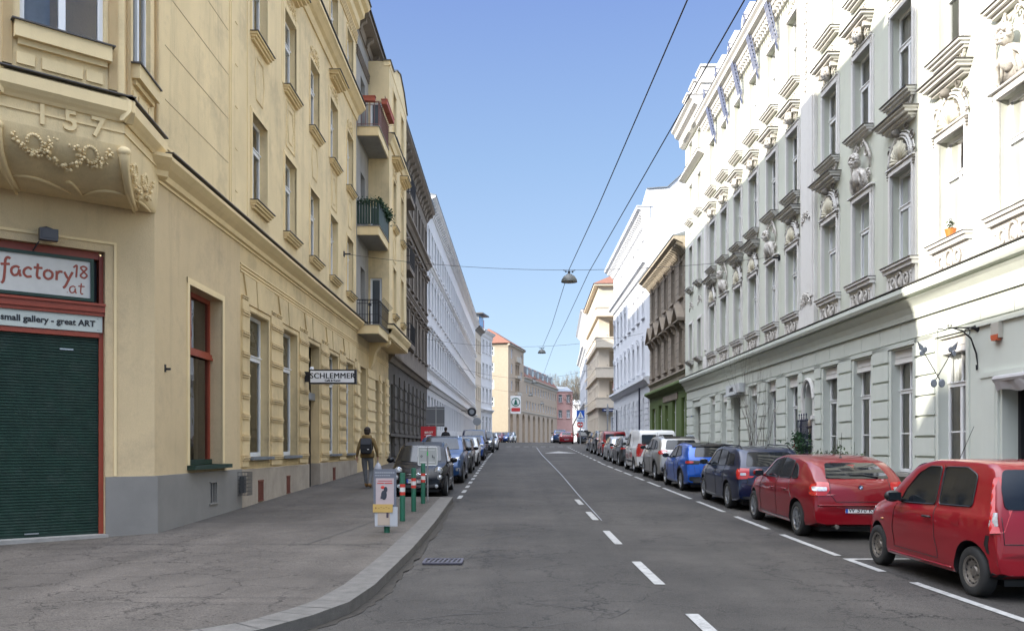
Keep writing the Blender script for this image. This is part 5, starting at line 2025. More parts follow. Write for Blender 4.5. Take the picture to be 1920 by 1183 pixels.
for i, c in enumerate(UC):
    u = V(c)
    for j, (z0, h) in enumerate(((6.05, 2.2), (9.95, 2.15), (13.65, 2.3))):
        window(R1, u - .56, z0, 1.12, h, .24, curtain=[3, 2, 1, 4, 1][(i * 3 + j * 2) % 5] if c > 18 else [4, 0, 0][(i + j) % 3], tr=.62, mull=True, fw=.075)
        place(R1, 'architrave', aw if j != 1 else aw2, u, z0, 0, scale=(1, 1, 1.045 if j == 2 else 1))
    place(R1, 'balustrade', bl, u, 5.30)
    if c in FIG:
        place(R1, 'carved_bust', fg, u, 8.38, scale=(1.1, 1.3, 1))
    else:
        place(R1, 'shell_lunette', sh, u, 8.38, scale=(1.08, 1.3, 1))
        place(R1, 'window_hood', hd, u, 9.24)
    place(R1, 'window_sill', sl if c not in FIG else sl2, u, 9.95)
    place(R1, 'mask_hood', mk, u, 12.27)
    place(R1, 'window_sill', sl2, u, 13.64)
    place(R1, 'floral_relief', spray, u, 13.0 + .02, scale=(.8, 1, .9))
    place(R1, 'floral_relief', spray, u, 16.2, scale=(1, 1, 1))
for i, c in enumerate(UP):
    for (z0, h) in ((6.05, 1.95), (9.8, 2.2), (13.3, 1.9), (16.2, 1.2)):
        window(R1, V(c) - .42, z0, .84, h, .24, y0=-.12, curtain=1, tr=.62, fw=.07)
        place(R1, 'architrave', aw2, V(c), z0, -.12, scale=(.75, 1, h / 2.15))
        place(R1, 'window_sill', sl2, V(c), z0, -.12, scale=(.75, 1, 1))
    place(R1, 'floral_relief', spray, V(c), 8.8, -.12)
    place(R1, 'floral_relief', spray, V(c), 12.5, -.12)
# pilasters
t = MB()
for c, wd in ((26.5, .62), (40.75, .3)):
    for k in range(2):
        uu = V(c)
        t.box(uu - wd, uu + wd, -.10, .01, 5.3, 16.8)
        t.box(uu - wd - .06, uu + wd + .06, -.14, .01, 5.3, 6.0)
        t.box(uu - wd + .1, uu + wd - .1, -.14, -.09, 6.3, 16.5)
        break
for i, c in enumerate(UC[:-1]):          # slim lesenes between the window frames
    m_ = (UC[i] + UC[i + 1]) / 2
t.obj('pilaster', M_TRIMW, R1)
place(R1, 'festoon', dp, V(26.5), 15.6, -.14, scale=(1.6, 1.2, 1.6))
place(R1, 'floral_relief', spray, V(26.5), 6.1, -.14)
place(R1, 'floral_relief', spray, V(26.5), 8.7, -.14, scale=(.8, 1, .8))
# eaves
t = MB()
ledge(t, VP_ - .05, LN, 17.5, [(.62, .0), (.62, -.12), (.52, -.2), (.50, -.34), (.36, -.38), (.30, -.5), (.16, -.55), (.14, -.75), (.0, -.8)])
u = VP_ + .1
while u < LN:
    t.box(u, u + .12, -.27, .01, 16.82, 16.98)
    t.ball((u + .25, -.15, 16.68), (.06, .05, .07), 5, 4)
    u += .25
ledge(t, -.1, VP_ + .1, 18.6, [(.75, .0), (.75, -.12), (.6, -.22), (.55, -.4), (.35, -.5), (.3, -.9), (.14, -1.0)], -.1)
ledge(t, -.1, VP_ + .1, 16.0, [(.35, .0), (.35, -.08), (.1, -.2)], -.12)
for c in UP: t.box(V(c) - .7, V(c) + .7, -.45, -.1, 17.7, 17.82)
t.obj('eaves', M_TRIMW, R1)
t = MB()
t.box(VP_, LN, -.65, .1, 17.502, 17.53); t.box(-.12, VP_ + .12, -.87, .1, 18.602, 18.63)
t.obj('flashing', M_TIN, R1)
t = MB()
for c in UC + []:
    u = V(c) + 1.1
    t.box(u - .75, u + .75, .0, 1.0, 17.5, 18.75)
    t.prism([(u - .75, 18.75), (u - .75, 19.0), (u - .55, 19.2), (u + .55, 19.2), (u + .75, 19.0), (u + .75, 18.75)], 'y', .02, .98)
for u in (.5, 2.1, 3.8):
    t.box(u - .55, u + .55, -.2, 1.2, 18.6, 20.1); t.box(u - .62, u + .62, -.27, 1.25, 19.3, 19.42)
    t.box(u - .62, u + .62, -.27, 1.25, 20.1, 20.2)
t.obj('parapet', M_TRIMW, R1)
t = MB(); t.prism([(.9, 17.3), (.9, 18), (4, 21.0), (13, 21.0), (13, 17.3)], 'x', VP_, LN); t.obj('roof', M_ROOFG, R1)

# ground floor windows with roller blind boxes
for a, b in GWN:
    o = window(R1, V(b), 1.05, b - a, 2.93, .26, curtain=3 if a < 26 else 1, tr=.66, mull=True, fw=.07, muntin=(.48,), top_split=True)
    t = MB()
    t.box(-.0, b - a, -.12, .0, 2.60, 2.93); t.box(-.0, b - a, -.14, -.12, 2.60, 2.63); t.box(0, b - a, -.13, -.12, 2.74, 2.75)
    t.obj('blind_box', M_TRIMW, o)
    t = MB(); t.box(V(b) - .1, V(a) + .1, -.16, .2, .96, 1.05); t.obj('window_sill', M_GREYW, R1)
t = MB()
for a, b in GWN:
    t.box(V(b) - .12, V(b), -.03, .01, 1.05, 4.0); t.box(V(a), V(a) + .12, -.03, .01, 1.05, 4.0)
t.obj('architrave', M_SAGE, R1)
# doors
t = MB()
t.box(V(35.9), V(34.75), .22, .27, .2, 2.4); t.box(V(35.9), V(34.75), .20, .27, 2.4, 2.5)
for k in range(2): t.box(V(35.9) + .12 + k * .55, V(35.9) + .5 + k * .55, .2, .22, .4, 1.1); t.box(V(35.9) + .12 + k * .55, V(35.9) + .5 + k * .55, .2, .22, 1.25, 2.25)
t.box(V(43.8), V(42.2), .22, .27, .2, 3.7)
t.obj('door', mat('greyish_door_paint', (.20, .21, .19), .6, var=.15, scale=3), R1)
t = MB()
t.box(V(35.9) - .35, V(34.75) + .35, -.34, .0, 3.78, 3.85); t.box(V(35.9) - .1, V(34.75) + .9, -.30, -.04, 3.86, 4.22)
t.obj('door_canopy', mat('pale_lightbox', (.50, .52, .53), .6), R1)
put_text(R1, 'LINIE', (V(35.1), -.31, 3.94), .24, M_INK, ext=.004, bold=.004, space=1.2)
# near shop
t = MB()
a, b = V(16.05), V(13.2)
t.box(a, a + .1, .3, .45, .75, 2.95); t.box(b - .1, b, .3, .45, .75, 2.95); t.box(a, b, .3, .45, .75, .85); t.box(a + 1.2, a + 1.26, .32, .42, .85, 2.95)
so_ = t.obj('shop_window', M_IRON, R1)
t = MB(); t.quad((a + .1, .36, .85), (b - .1, .36, .85), (b - .1, .36, 2.95), (a + .1, .36, 2.95)); t.obj('pane', M_GLASSD, so_)
t = MB()
t.box(a + .05, b, 2.2, 2.24, .2, 3.0); t.box(a, a + .04, .5, 2.2, .2, 3.0); t.box(a, b, .5, 2.2, .7, .8); 
t.obj('shop_interior', mat('pale_teal_shop_wall', (.30, .38, .38), .9), R1)
for k, (x, y_, z, sx, sz) in enumerate([(.55, 2.1, 1.75, .35, .45), (1.35, 2.1, 1.6, .3, .3), (.9, 1.0, .82, .25, .35), (1.7, 1.1, .82, .35, .3)]):
    t = MB()
    t.box(a + x, a + x + sx, y_, y_ + .08, z, z + sz)
    t.m = 1
    t.box(a + x + .05, a + x + sx - .05, y_ - .01, y_, z + .05, z + sz - .05)
    o = t.obj('picture_frame', [mat('dark_wood', (.06, .05, .04), .5), mat('brown_picture', (.16, .14, .11), .8, var=.6, scale=9)], R1)
t = MB()
t.box(a - .65, a - .07, -.05, .01, .6, 3.0); t.box(a - .58, a - .14, -.065, .0, .75, 2.85)
t.box(a - .7, b + .6, -.07, .01, 3.0, 3.1); t.box(a - .0, b, -.02, .3, 2.95, 3.0)
t.obj('shop_pilaster', M_SAGE, R1)
aw_ = MB()
aw_.tube([(a - .02, -.12, 2.93), (b, -.12, 2.93)], .07, 8)
n_ = 14
P1 = [(a + (b - a) * i / n_, -.16 - .02 * sin(i * 2.1), 2.88 - .0) for i in range(n_ + 1)]
P2 = [(a + (b - a) * i / n_, -.10 - .03 * sin(i * 1.7), 2.70 + .035 * sin(i * 1.3)) for i in range(n_ + 1)]
for i in range(n_): aw_.quad(P1[i], P1[i + 1], P2[i + 1], P2[i])
aw_.obj('awning', mat('faded_grey_awning', (.42, .41, .42), .9, var=.1), R1)

# statue niche with iron grille, statue things
cx = V(26.575)
t = MB()
arch_tube(t, cx, 3.15, .50, .62, .06, -.06)
for s in (-1, 1):
    t.box(cx + s * .44, cx + s * .58, -.09, .01, 1.3, 2.5); t.box(cx + s * .40, cx + s * .62, -.13, .01, 2.5, 2.62)
    t.box(cx + s * .44, cx + s * .56, -.07, .01, 2.62, 3.2)
t.box(cx - .62, cx + .62, -.28, .01, 1.28, 1.42); t.box(cx - .5, cx + .5, -.2, .01, 1.1, 1.28)
for s in (-1, 1):
    t.prism([(cx + s * .43, 3.7), (cx + s * .43, 3.15)] + [(cx + s * .43 * cos(q * pi / 16), 3.15 + .55 * sin(q * pi / 16)) for q in range(0, 9)], 'y', .02, .24)
t.obj('niche_frame', M_TRIMW, R1)
st = MB()
def RW(Y, y, z):
    """world point for the right facade from distance Y along the street, y into the wall"""
    return Vector((rorg(Y) + y, Y, z))
M_STONE = mat('weathered_statue_stone', (.26, .21, .16), .9, var=.45, scale=9, bump=.5)
p = RW(26.575, .2, 1.42)
st.lathe([(.20, 0), (.22, .12), (.2, .3), (.17, .55), (.19, .8), (.21, 1.0), (.15, 1.18), (.07, 1.24), (.07, 1.3)], 14, Matrix.Translation(p))
st.ball(p + Vector((-.02, 0, 1.42)), (.10, .10, .13), 10, 8)
st.tube([p + Vector((-.05, -.2, 1.12)), p + Vector((-.2, -.2, .9)), p + Vector((-.28, -.05, .82))], [.07, .055, .04], 7)
st.tube([p + Vector((-.05, .2, 1.12)), p + Vector((-.2, .2, .9)), p + Vector((-.26, .05, .85))], [.07, .055, .04], 7)
for k in range(6): st.tube([p + Vector((-.19 * cos(k * .4 - 1), .19 * sin(k * .4 - 1), 1.0)), p + Vector((-.2 * cos(k * .42 - 1), .22 * sin(k * .42 - 1), .05))], .022, 5)
tag(st.obj('statue', M_STONE, smooth='all'), 'brown weathered stone figure standing in the arched niche behind iron bars', 'statue')
gr = MB()
for k in range(9):
    yk = 26.13 + .11 * k
    q = RW(yk, -.22, 0)
    gr.tube([(q.x, q.y, 1.15), (q.x, q.y, 2.45 + (.18 if k % 2 else 0))], .014, 5)
    gr.lathe([(.0, .09), (.028, .03), (.0, -.02)], 5, Matrix.Translation((q.x, q.y, 2.45 + (.18 if k % 2 else 0))))
for z in (1.25, 1.75, 2.28):
    gr.tube([RW(26.1, .0, z), RW(26.1, -.22, z), RW(27.05, -.22, z), RW(27.05, 0, z)], .014, 5)
for yk in (26.1, 27.05): gr.tube([RW(yk, -.12, 1.15), RW(yk, -.12, 2.5)], .012, 5)
for k in range(4):
    c_ = RW(26.3 + .22 * k, -.22, 2.02)
    gr.tube([(c_.x, c_.y + .08 * cos(a_ * pi / 5), c_.z + .12 * sin(a_ * pi / 5)) for a_ in range(10)], .009, 4, closed=True)
tag(gr.obj('iron_grille', M_IRONB), 'dark blue wrought iron cage grille in front of the statue niche', 'grille')
wr = MB()
c_ = RW(26.95, -.27, 1.92)
leaves(wr, [(c_.x, c_.y + .13 * cos(a_ * pi / 8), c_.z + .15 * sin(a_ * pi / 8)) for a_ in range(16)], 260, (.03, .03, .03), (.02, .05))
wr.m = 1
leaves(wr, [(c_.x - .04, c_.y + .05, c_.z - .22)], 60, (.03, .04, .05), (.02, .05))
tag(wr.obj('wreath', [M_IVY, mat('red_ribbon', (.55, .01, .02), .6)], recalc=False), 'green wreath with a red bow hung on the blue iron grille', 'wreath')

# small balcony grille on the end pavilion
gr = MB()
y0_, y1_ = 41.1, 45.2
def PW(Y, y, z): return RW(Y, y - .12, z)
k = y0_
while k <= y1_ + .01:
    gr.tube([PW(k, -.55, 5.3), PW(k, -.55, 6.35)], .012, 4); k += .14
for z in (5.4, 5.85, 6.35): gr.tube([PW(y0_, 0, z), PW(y0_, -.55, z), PW(y1_, -.55, z), PW(y1_, 0, z)], .018, 5)
for k in range(9):
    c_ = PW(y0_ + .25 + k * .45, -.55, 6.1)
    gr.tube([(c_.x, c_.y + .17 * cos(a_ * pi / 5), c_.z + .2 * sin(a_ * pi / 5)) for a_ in range(10)], .014, 4, closed=True)
    gr.lathe([(0, .12), (.05, 0), (0, -.08)], 5, Matrix.Translation(PW(y0_ + .25 + k * .45, -.55, 6.45)))
for k in (y0_, 43.0, y1_):
    gr.tube([PW(k, -.55, 5.3), PW(k, -.55, 7.5)], .02, 5)
    for z in (6.8, 7.1, 7.4):
        for a_ in range(6): gr.tube([PW(k, -.55, z), PW(k + .16 * cos(a_), -.55 + .16 * sin(a_), z + .06)], .01, 4)
gr.obj('balcony_railing', M_IRONB, R1).matrix_parent_inverse = Matrix.Identity(4)
o = R1.children[-1]
o.matrix_basis = (Matrix.Translation((rorg(YF), YF, 0)) @ Matrix.Rotation(RANG, 4, 'Z')).inverted()

# key shaped trade sign on its scrolled bracket
kb = empty('trade_sign', RW(16.9, 0, 3.9), RANG, 'iron trade sign of two crossed pins with grey discs on a scrolled bracket', 'sign')
kb.scale = (.62, .62, .85)
t = MB()
t.box(-.05, .05, -.05, 0, .1, .2); t.lathe([(.11, 0), (.05, .12), (.03, .2)], 10, Matrix.Translation((0, 0, .15)) @ Matrix.Rotation(pi / 2, 4, 'X'))
P = [(0, 0, .15), (0, -.95, .15)]
t.tube(P, .02, 6)
t.tube([(0, -.0, -.75), (0, -.05, -.45), (0, -.22, -.1), (0, -.5, .08), (0, -.8, .14)], [.02, .03, .025, .02, .015], 6)
t.tube([(0, -.33 + .08 * cos(i * pi / 6), .05 + .08 * sin(i * pi / 6)) for i in range(12)], .012, 5, closed=True)
t.lathe([(.03, -.12), (.04, 0)], 8, Matrix.Translation((0, -.03, -.72)))
for s in (-1, 1):
    t.ball((0, -.9 + s * .05, .2), .025, 6, 4)
t.tube([(0, -.95, .15), (0, -1.05, .1), (0, -1.15, .12), (0, -1.28, .12)], .011, 5)
t.tube([(0, -1.28, .12), (0, -1.28, -.95)], .010, 5)
t.obj('sign_bracket', M_IRON, kb)
for s in (-1, 1):
    t = MB()
    D_ = Vector((0, -s * .62, .78)).normalized()
    base_ = Vector((0, -1.28 + s * .13, -1.15))
    tip = base_ + D_ * .95
    t.tube([base_, tip], .014, 6)
    t.m = 1
    def disc(c, r_): t.lathe([(r_ * .8, -.03), (r_, -.018), (r_, .018), (r_ * .8, .03)], 16, Matrix.Translation(c) @ Matrix.Rotation(pi / 2, 4, 'Y'))
    disc(base_, .10)
    n_ = Vector((0, D_.z, -D_.y))
    disc(tip - n_ * .07, .07); disc(tip + n_ * .07, .07)
    t.prism([(tip.y + q.y, tip.z + q.z) for q in (D_ * .30, n_ * .07 + D_ * .1, D_ * .03, -n_ * .07 + D_ * .1)], 'x', -.02, .02)
    t.obj('pin', [M_IRON, mat('grey_glass_disc', (.22, .24, .28), .25, metal=.3)], kb)
al = MB(); al.box(-.13, .13, -.09, 0, 0, .3)
al.m = 1; al.box(-.1, .1, -.10, -.02, -.04, .0); al.box(-.12, .12, -.1, -.001, .0, .07)
tag(al.obj('alarm_box', [mat('beige_plastic_case', (.45, .43, .38), .6), mat('orange_red_lens', (.5, .1, .04), .4)], None, RW(16.15, 0, 3.72), RANG), 'beige alarm box with a red base on the wall above the shop awning', 'alarm')
# hanging star lattices off the parapet
def lattice(Y):
    m = MB()
    a = RW(Y, -.62, 17.95); b = RW(Y, .0 - .08, 15.6)
    d = b - a
    for s in (-1, 0, 1):
        for w_ in (-1, 1):
            off = Vector((.05 * w_, .12 * s, 0))
            m.tube([a + d * .08 + off, b - d * .12 + off], .02, 4)
    for k in range(13):
        q = .1 + k * .06
        c_ = a + d * q
        m.tube([c_ + Vector((-.05, -.12, 0)), c_ + Vector((.05, .12, .08))], .010, 4)
        m.tube([c_ + Vector((.05, -.12, 0)), c_ + Vector((-.05, .12, .1))], .010, 4)
    for k in range(5):
        for e_, sg_ in ((a, 1), (b, -1)):
            c_ = e_ + d * (.02 * k) * sg_
            m.tube([c_ + Vector((0, .06 * cos(i * pi / 3), .07 * sin(i * pi / 3))) for i in range(6)], .012, 4, closed=True)
    m.tube([RW(Y, .0, 17.9), a], .02, 5)
    m.tube([b, b - Vector((0, 0, .5))], .012, 4)
    return m
for k, Y in enumerate((29.65, 32.0, 34.3, 36.55, 38.8)):
    o = lattice(Y).obj('hanging_lattice', mat('blue_painted_steel', (.07, .095, .19), .5))
    tag(o, ['nearest blue steel lattice hanging from the white parapet', 'second nearest blue steel lattice under the parapet', 'middle one of the five blue lattices under the parapet', 'fourth blue lattice along the white parapet, counted from the camera', 'farthest blue lattice, beside the end pavilion'][k], 'lattice', 'blue lattices hanging from the white parapet')
# flower pot on a first floor window ledge
pt = MB()
c_ = RW(18.0, .02, 6.07)
pt.lathe([(.07, 0), (.11, .18), (.115, .2)], 12, Matrix.Translation(c_))
pt.m = 1
leaves(pt, [c_ + Vector((0, 0, .28))], 60, (.03, .04, .09), (.02, .05))
tag(pt.obj('flower_pot', [mat('orange_pot', (.55, .17, .03), .6), M_LEAF], recalc=False), 'orange flower pot on the sunlit first floor window ledge', 'flower pot')
for k, Y in enumerate((17.87, 20.18, 22.49, 24.8)):
    t = MB()
    for s in (-1, 1): t.box(-.25 + s * .26 - .24, -.25 + s * .26 + .2 + .24, .07, .15, 0, .16)
    o = t.obj('draught_cushion', mat('red_cushion', (.42, .02, .03), .9), None, RW(Y - .15, .2, 6.14), RANG)
    tag(o, ['bright red cushion behind the sunlit first floor window', 'red cushion low in the window left of the sunlit one', 'red cushion in the window under the carved bust, third from the right', 'red cushion in the fourth first floor window, right of the pilaster'][k], 'cushion', 'red cushions in the first floor windows')
# house number plate and doorbell lamp
t = MB(); t.box(-.14, .14, -.03, 0, 0, .2); tag(t.obj('house_plate', M_BLUEP, None, RW(44.4, 0, 3.2), RANG), 'small dark blue house number plate by the far entrance of the ornate house', 'plate')
# cable hooks
for k, (p, lb) in enumerate([(RW(29.6, 0, 8.25), 'iron wall hook holding the span wire on the ornate white house'), (Vector((-6.05, 31.0, 8.7)), 'iron wall hook holding the span wire on the yellow house')]):
    t = MB(); s = 1 if k else -1
    t.box(-.12, .12, -.12, .12, -.12, .12)
    t2 = MB(); t2.tube([p, p + Vector((s * .25, 0, 0))], .03, 6); t2.box(p.x - .03, p.x + .03, p.y - .09, p.y + .09, p.z - .09, p.z + .09)
    tag(t2.obj('wall_hook', M_IRON), lb, 'hook')

# ---------------------------------------------------------------- R2 tan house on green ground floor
c2 = [1.5 + 2.42 * k for k in range(5)]
R2 = house('tan_green_house', 'sooty tan house with a row of pointed pediments over a moss green ground floor', rorg(58.4), 58.4, RANG, 12.85,
           [(6.3, 2.0, 'ped'), (10.0, 1.95, 'key')], -.3, 13.0, (M_TAN, M_TAN), gops=[(1.0, 2.3, 1.3, 4.2), (3.6, 4.8, 2.0, 4.3), (6.0, 7.0, 1.2, 4.2), (8.4, 9.6, 1.9, 4.4), (11.2, 12.2, 1.9, 4.4)],
           gmat=M_GREEN, g_top=5.1, cols_=c2, ww=.95, eave=.75, eave_m=M_TANL, br=.42, courses=[(5.9, .15, .2)], roof_h=2.6)
t = MB()
ledge(t, 0, 12.85, 5.25, [(.35, .05), (.38, 0), (.38, -.1), (.2, -.2), (.08, -.3)])
t.obj('cornice', M_GREEN, R2)
t = MB(); t.box(5.5, 10.2, -.06, .0, 4.4, 4.75); t.obj('fascia_board', M_TAN, R2)
t = MB()
z = 5.4
while z < 12.2:
    t.box(0, 12.85, -.012, .01, z, z + .33) if False else None
    z += .42
M_JOINTD = mat('dark_joint', (.10, .085, .065), .95)
for k in range(17):
    z = 5.95 + k * .40
    for i in range(6):
        a = 0 if i == 0 else c2[i - 1] + .75
        b = 12.85 if i == 5 else c2[i] - .75
        t.box(a, b, -.006, .01, z, z + .03)
t.obj('block_joints', M_JOINTD, R2)

# ---------------------------------------------------------------- R3 tall white house with blank firewall
c_3 = [1.1 + 2.52 * k for k in range(8)]
R3 = house('firewall_house', 'tall cool white house showing a blank sunlit firewall above the tan house', rorg(80), 80, RANG, 21.6,
           [(7.1, 2.1, 'key'), (11.0, 1.9, 'key'), (14.95, 1.6)], -.3, 18.2, (M_BLUEW, M_BLUEW), gops=[(c - .45, c + .45, 2.7, 5.2) for c in c_3], g_top=6.0,
           cols_=c_3, ww=.9, eave=.85, br=.55, courses=[(6.5, .45, .5), (14.6, .5, .55)], roof=False)
t = MB()
t.box(-.1, 21.7, -.9, .1, 18.202, 18.26)
t.prism([(-.6, 18.0), (-.2, 19.4), (1.2, 19.5), (5.5, 23.4), (6, 23.4), (13, 19), (13, 11), (.3, 11)], 'x', 21.35, 21.62)
t.obj('firewall', M_BLUEW, R3)
t = MB()
pts_ = [(-.2, 19.4), (1.2, 19.5), (5.5, 23.4), (6, 23.4)]
for a, b in zip(pts_[:-1], pts_[1:]): t.add([(21.3, a[0], a[1]), (21.7, a[0], a[1]), (21.7, b[0], b[1]), (21.3, b[0], b[1]), (21.3, a[0], a[1] + .06), (21.7, a[0], a[1] + .06), (21.7, b[0], b[1] + .06), (21.3, b[0], b[1] + .06)], [(0, 3, 2, 1), (4, 5, 6, 7), (0, 1, 5, 4), (1, 2, 6, 5), (2, 3, 7, 6), (3, 0, 4, 7)])
t.prism([(-.3, 18.3), (1.0, 19.3), (5.5, 23.2), (12, 18.3)], 'x', 0, 21.3)
t.obj('roof', M_ROOFG, R3)
t = MB()
for i, c in enumerate(c_3 + [21.9]):
    a = (c_3[i - 1] + .62) if i else .05
    b = min(c - .62, 21.55)
    z = 1.6
    while z < 5.2:
        t.box(a, b, -.06, .01, z, z + .33); z += .40
t.obj('rustication', M_BLUEW, R3)
t = MB(); t.tube([(17.5, -.12, .5), (17.5, -.12, 6)], .06, 6); t.tube([(3.2, -.1, .5), (3.2, -.1, 5)], .05, 6); t.obj('downpipe', M_IRONB, R3)

# ---------------------------------------------------------------- R4 cream balcony house on the side street corner
R4 = empty('cream_balcony_house', (9.85, 93.7, 0), atan2(19, .55), 'cream corner house with rounded parapet balconies and a red tiled hip roof', 'building')
# street facade runs away from its corner: seen from the street, left to right is towards the camera
FR4 = frame_of((0, 0, 0), 0)
L4_ = 19.5
w = MB()
fl = [(5.9, 1.7), (9.2, 1.7), (12.5, 1.7), (15.8, 1.6)]
cc = [1.6 + 2.3 * k for k in range(8)]
SFR = frame_of((L4_, 0, 0), pi)          # street facade frame inside the root frame (x back towards the camera, y into the house)
ops = [(c - .5, c + .5, z + 1.0, z + 1.0 + h) for c in cc for z, h in fl] + [(c - .45, c + .45, 3.2, 5.0) for c in cc]
wall_mesh(w, 0, L4_, 0, 19.4, ops, .2)
SFR(w.obj('wall', M_CREAM, R4))
for o in ops:
    SFR(window(R4, o[0], o[2], o[1] - o[0], o[3] - o[2], .2, far=True, tr=0, mull=True))
w = MB()
# front towards the camera: x = across (street side 0 .. 8), built in root frame: root x runs away from camera along the street, root y to the left(-)
FFR = frame_of((0, 0, 0), pi / 2 * -1)    # x -> -y(root) = away from street ; y -> +x root = into the house
bal = [(1.2, 8.0, z, z + 2.1, 2.0) for z in (6.9, 10.2, 13.5)]
wall_mesh(w, 0, 9, 0, 19.4, bal + [(1.6, 3.2, 2.2, 4.6), (4.0, 6.5, 2.0, 5.0)], .3)
w.quad((9, 0, 0), (9, 12, 0), (9, 12, 19.4), (9, 0, 19.4))
w.quad((0, 0, 19.4), (9, 0, 19.4), (9, 19, 19.4), (0, 19, 19.4))
for b_ in bal:
    w.quad((1.2, 2.0, b_[2]), (8, 2.0, b_[2]), (8, 2.0, b_[3]), (1.2, 2.0, b_[3]))
FFR(w.obj('wall', M_CREAM, R4))
t = MB()
for z in (6.9, 10.2, 13.5, 16.8):
    t.box(-.35, 8.5, -1.0 if z < 16 else -.5, 0.0, z - .95, z + .15) if z < 16.8 else t.box(-.3, 8.5, -1.0, 0, z - .85, z + .1)
    t.box(-.42, 8.5, -1.06, -1.0, z + .1, z + .2)
    t.box(-.42, -.35, -1.0, 19, z + .0, z + .2)
    t.box(-.3, 0, 0, 19.0, z - .9, z - .75)
FFR(t.obj('balcony_parapet', M_CREAM, R4))
t = MB()
for z in (7.4, 10.7, 14.0): t.tube([(-.3, -.95, z), (8.4, -.95, z)], .03, 5)
for k in range(8): t.tube([(k, -.95, 7.05), (k, -.95, 7.4)], .02, 4)
t.obj('balcony_railing', M_IRON, R4); FFR(R4.children[-1])
t = MB()
for i_, b_ in enumerate(bal):
    t.box(2.2, 3.3, 1.93, 1.99, b_[2], b_[2] + 1.9); t.box(4.6, 6.6, 1.93, 1.99, b_[2] + .5, b_[2] + 1.9)
t.box(4.1, 6.4, .25, .29, 2.0, 4.9); t.box(1.7, 3.1, .25, .29, 2.3, 4.5)
FFR(t.obj('balcony_doors', M_FARG, R4)).name = 'balcony_door'
t = MB()
t.box(-.5, 8.6, -.5, .0, 19.4, 19.6); t.box(-.5, 0, 0, 19.5, 19.4, 19.6)
FFR(t.obj('eaves', M_CREAM, R4))
t = MB()
t.add([(-.6, -.6, 19.62), (9, -.6, 19.62), (9, 19.6, 19.62), (-.6, 19.6, 19.62), (4.5, 4.5, 22.6), (4.5, 15, 22.6), (9, 4.5, 22.6), (9, 15, 22.6)],
      [(0, 1, 6, 4), (0, 4, 5, 3), (4, 6, 7, 5), (1, 2, 7, 6), (2, 3, 5, 7)])
FFR(t.obj('roof', M_ROOFR, R4))
um = MB()
um.lathe([(0.02, 1.0), (.25, .5), (.33, -.3), (.0, -.35)], 8, Matrix.Translation((11.6, 92.9, 8.1)))
tag(um.obj('parasol', mat('faded_red_fabric', (.33, .17, .15), .9), None), 'folded faded red parasol standing on the lowest cream balcony', 'parasol')
sp = MB(); sp.box(-.75, .75, -.03, .03, -.17, .17)
o = sp.obj('street_name_sign', mat('dark_blue_plate', (.012, .03, .12), .5), None, (10.9, 92.55, 5.7)); tag(o, 'dark blue street name plate under the lowest cream balcony', 'sign')
t = MB(); t.box(-.6, .45, -.045, -.032, -.035, .03); t.obj('white_lettering_strip', M_PLATE, o)

R5 = house('far_white_house', 'farthest white house of the right row with a bracketed attic', 11.5 + .25, 140.5, atan2(-27, -1.5), 27,
           [(8.5, 2.0), (12.2, 2.0), (16.0, 1.9)], 0, 20.0, (M_BLUEW, M_BLUEW), gops=[(1.5 + 2.6 * k - .5, 1.5 + 2.6 * k + .5, 4.2, 6.0) for k in range(9)], cols_=[1.5 + 2.6 * k for k in range(10)], ww=1.0,
           eave=.7, br=1.0, g_top=7.0, courses=[(7.6, .35, .4), (15.3, .6, .5)])

# ---------------------------------------------------------------- unseen blocks, added and sized to shade the crossing
B1 = house('unseen_shading_block', 'unseen block added left of the camera to shade the crossing', -30, -45.7, pi / 2, 44.8,
           [(6, 2), (10, 2), (14, 2), (18, 1.8)], -1, 21.6, (M_YEL2, M_YEL2), depth=14, cols_=[3 + 4.4 * k for k in range(10)], ww=1.2, g_top=5, gops=[(c - 1, c + 1, 1, 3.8) for c in [3 + 4.4 * k for k in range(10)]], eave=.3, roof=False)
B2 = house('unseen_far_shading_block', 'unseen farther block added left of the camera to shade the low slot', -52, -22, pi / 2 - .02, 22,
           [(6, 2), (10, 2), (14, 2), (18, 2)], -1, 28.6, (M_YEL2, M_YEL2), depth=14, cols_=[3 + 4.4 * k for k in range(4)], ww=1.2, g_top=5, gops=[], eave=.3, roof=False)
# ================================================================ VEHICLES
def pchip(xs, ys):
    n = len(xs)
    h = [xs[i + 1] - xs[i] for i in range(n - 1)]
    d = [(ys[i + 1] - ys[i]) / h[i] for i in range(n - 1)]
    m = [d[0]] + [0.0] * (n - 2) + [d[-1]]
    for i in range(1, n - 1):
        if d[i - 1] * d[i] > 0:
            w1, w2 = 2 * h[i] + h[i - 1], h[i] + 2 * h[i - 1]
            m[i] = (w1 + w2) / (w1 / d[i - 1] + w2 / d[i])
    def f(x):
        if x <= xs[0]: return ys[0]
        if x >= xs[-1]: return ys[-1]
        i = max(k for k in range(n - 1) if xs[k] <= x)
        t = (x - xs[i]) / h[i]
        return ((2 * t ** 3 - 3 * t ** 2 + 1) * ys[i] + (t ** 3 - 2 * t ** 2 + t) * h[i] * m[i] + (-2 * t ** 3 + 3 * t ** 2) * ys[i + 1] + (t ** 3 - t ** 2) * h[i] * m[i + 1])
    return f


def round_poly(P, r=.04, n=4):
    out = []
    m = len(P)
    for i in range(m):
        a, b, c = Vector(P[i - 1]), Vector(P[i]), Vector(P[(i + 1) % m])
        d1, d2 = (a - b), (c - b)
        q = min(r, d1.length * .45, d2.length * .45)
        p1, p2 = b + d1.normalized() * q, b + d2.normalized() * q
        for k in range(n + 1):
            t = k / n
            out.append(tuple((1 - t) ** 2 * p1 + 2 * t * (1 - t) * b + t * t * p2))
    return out


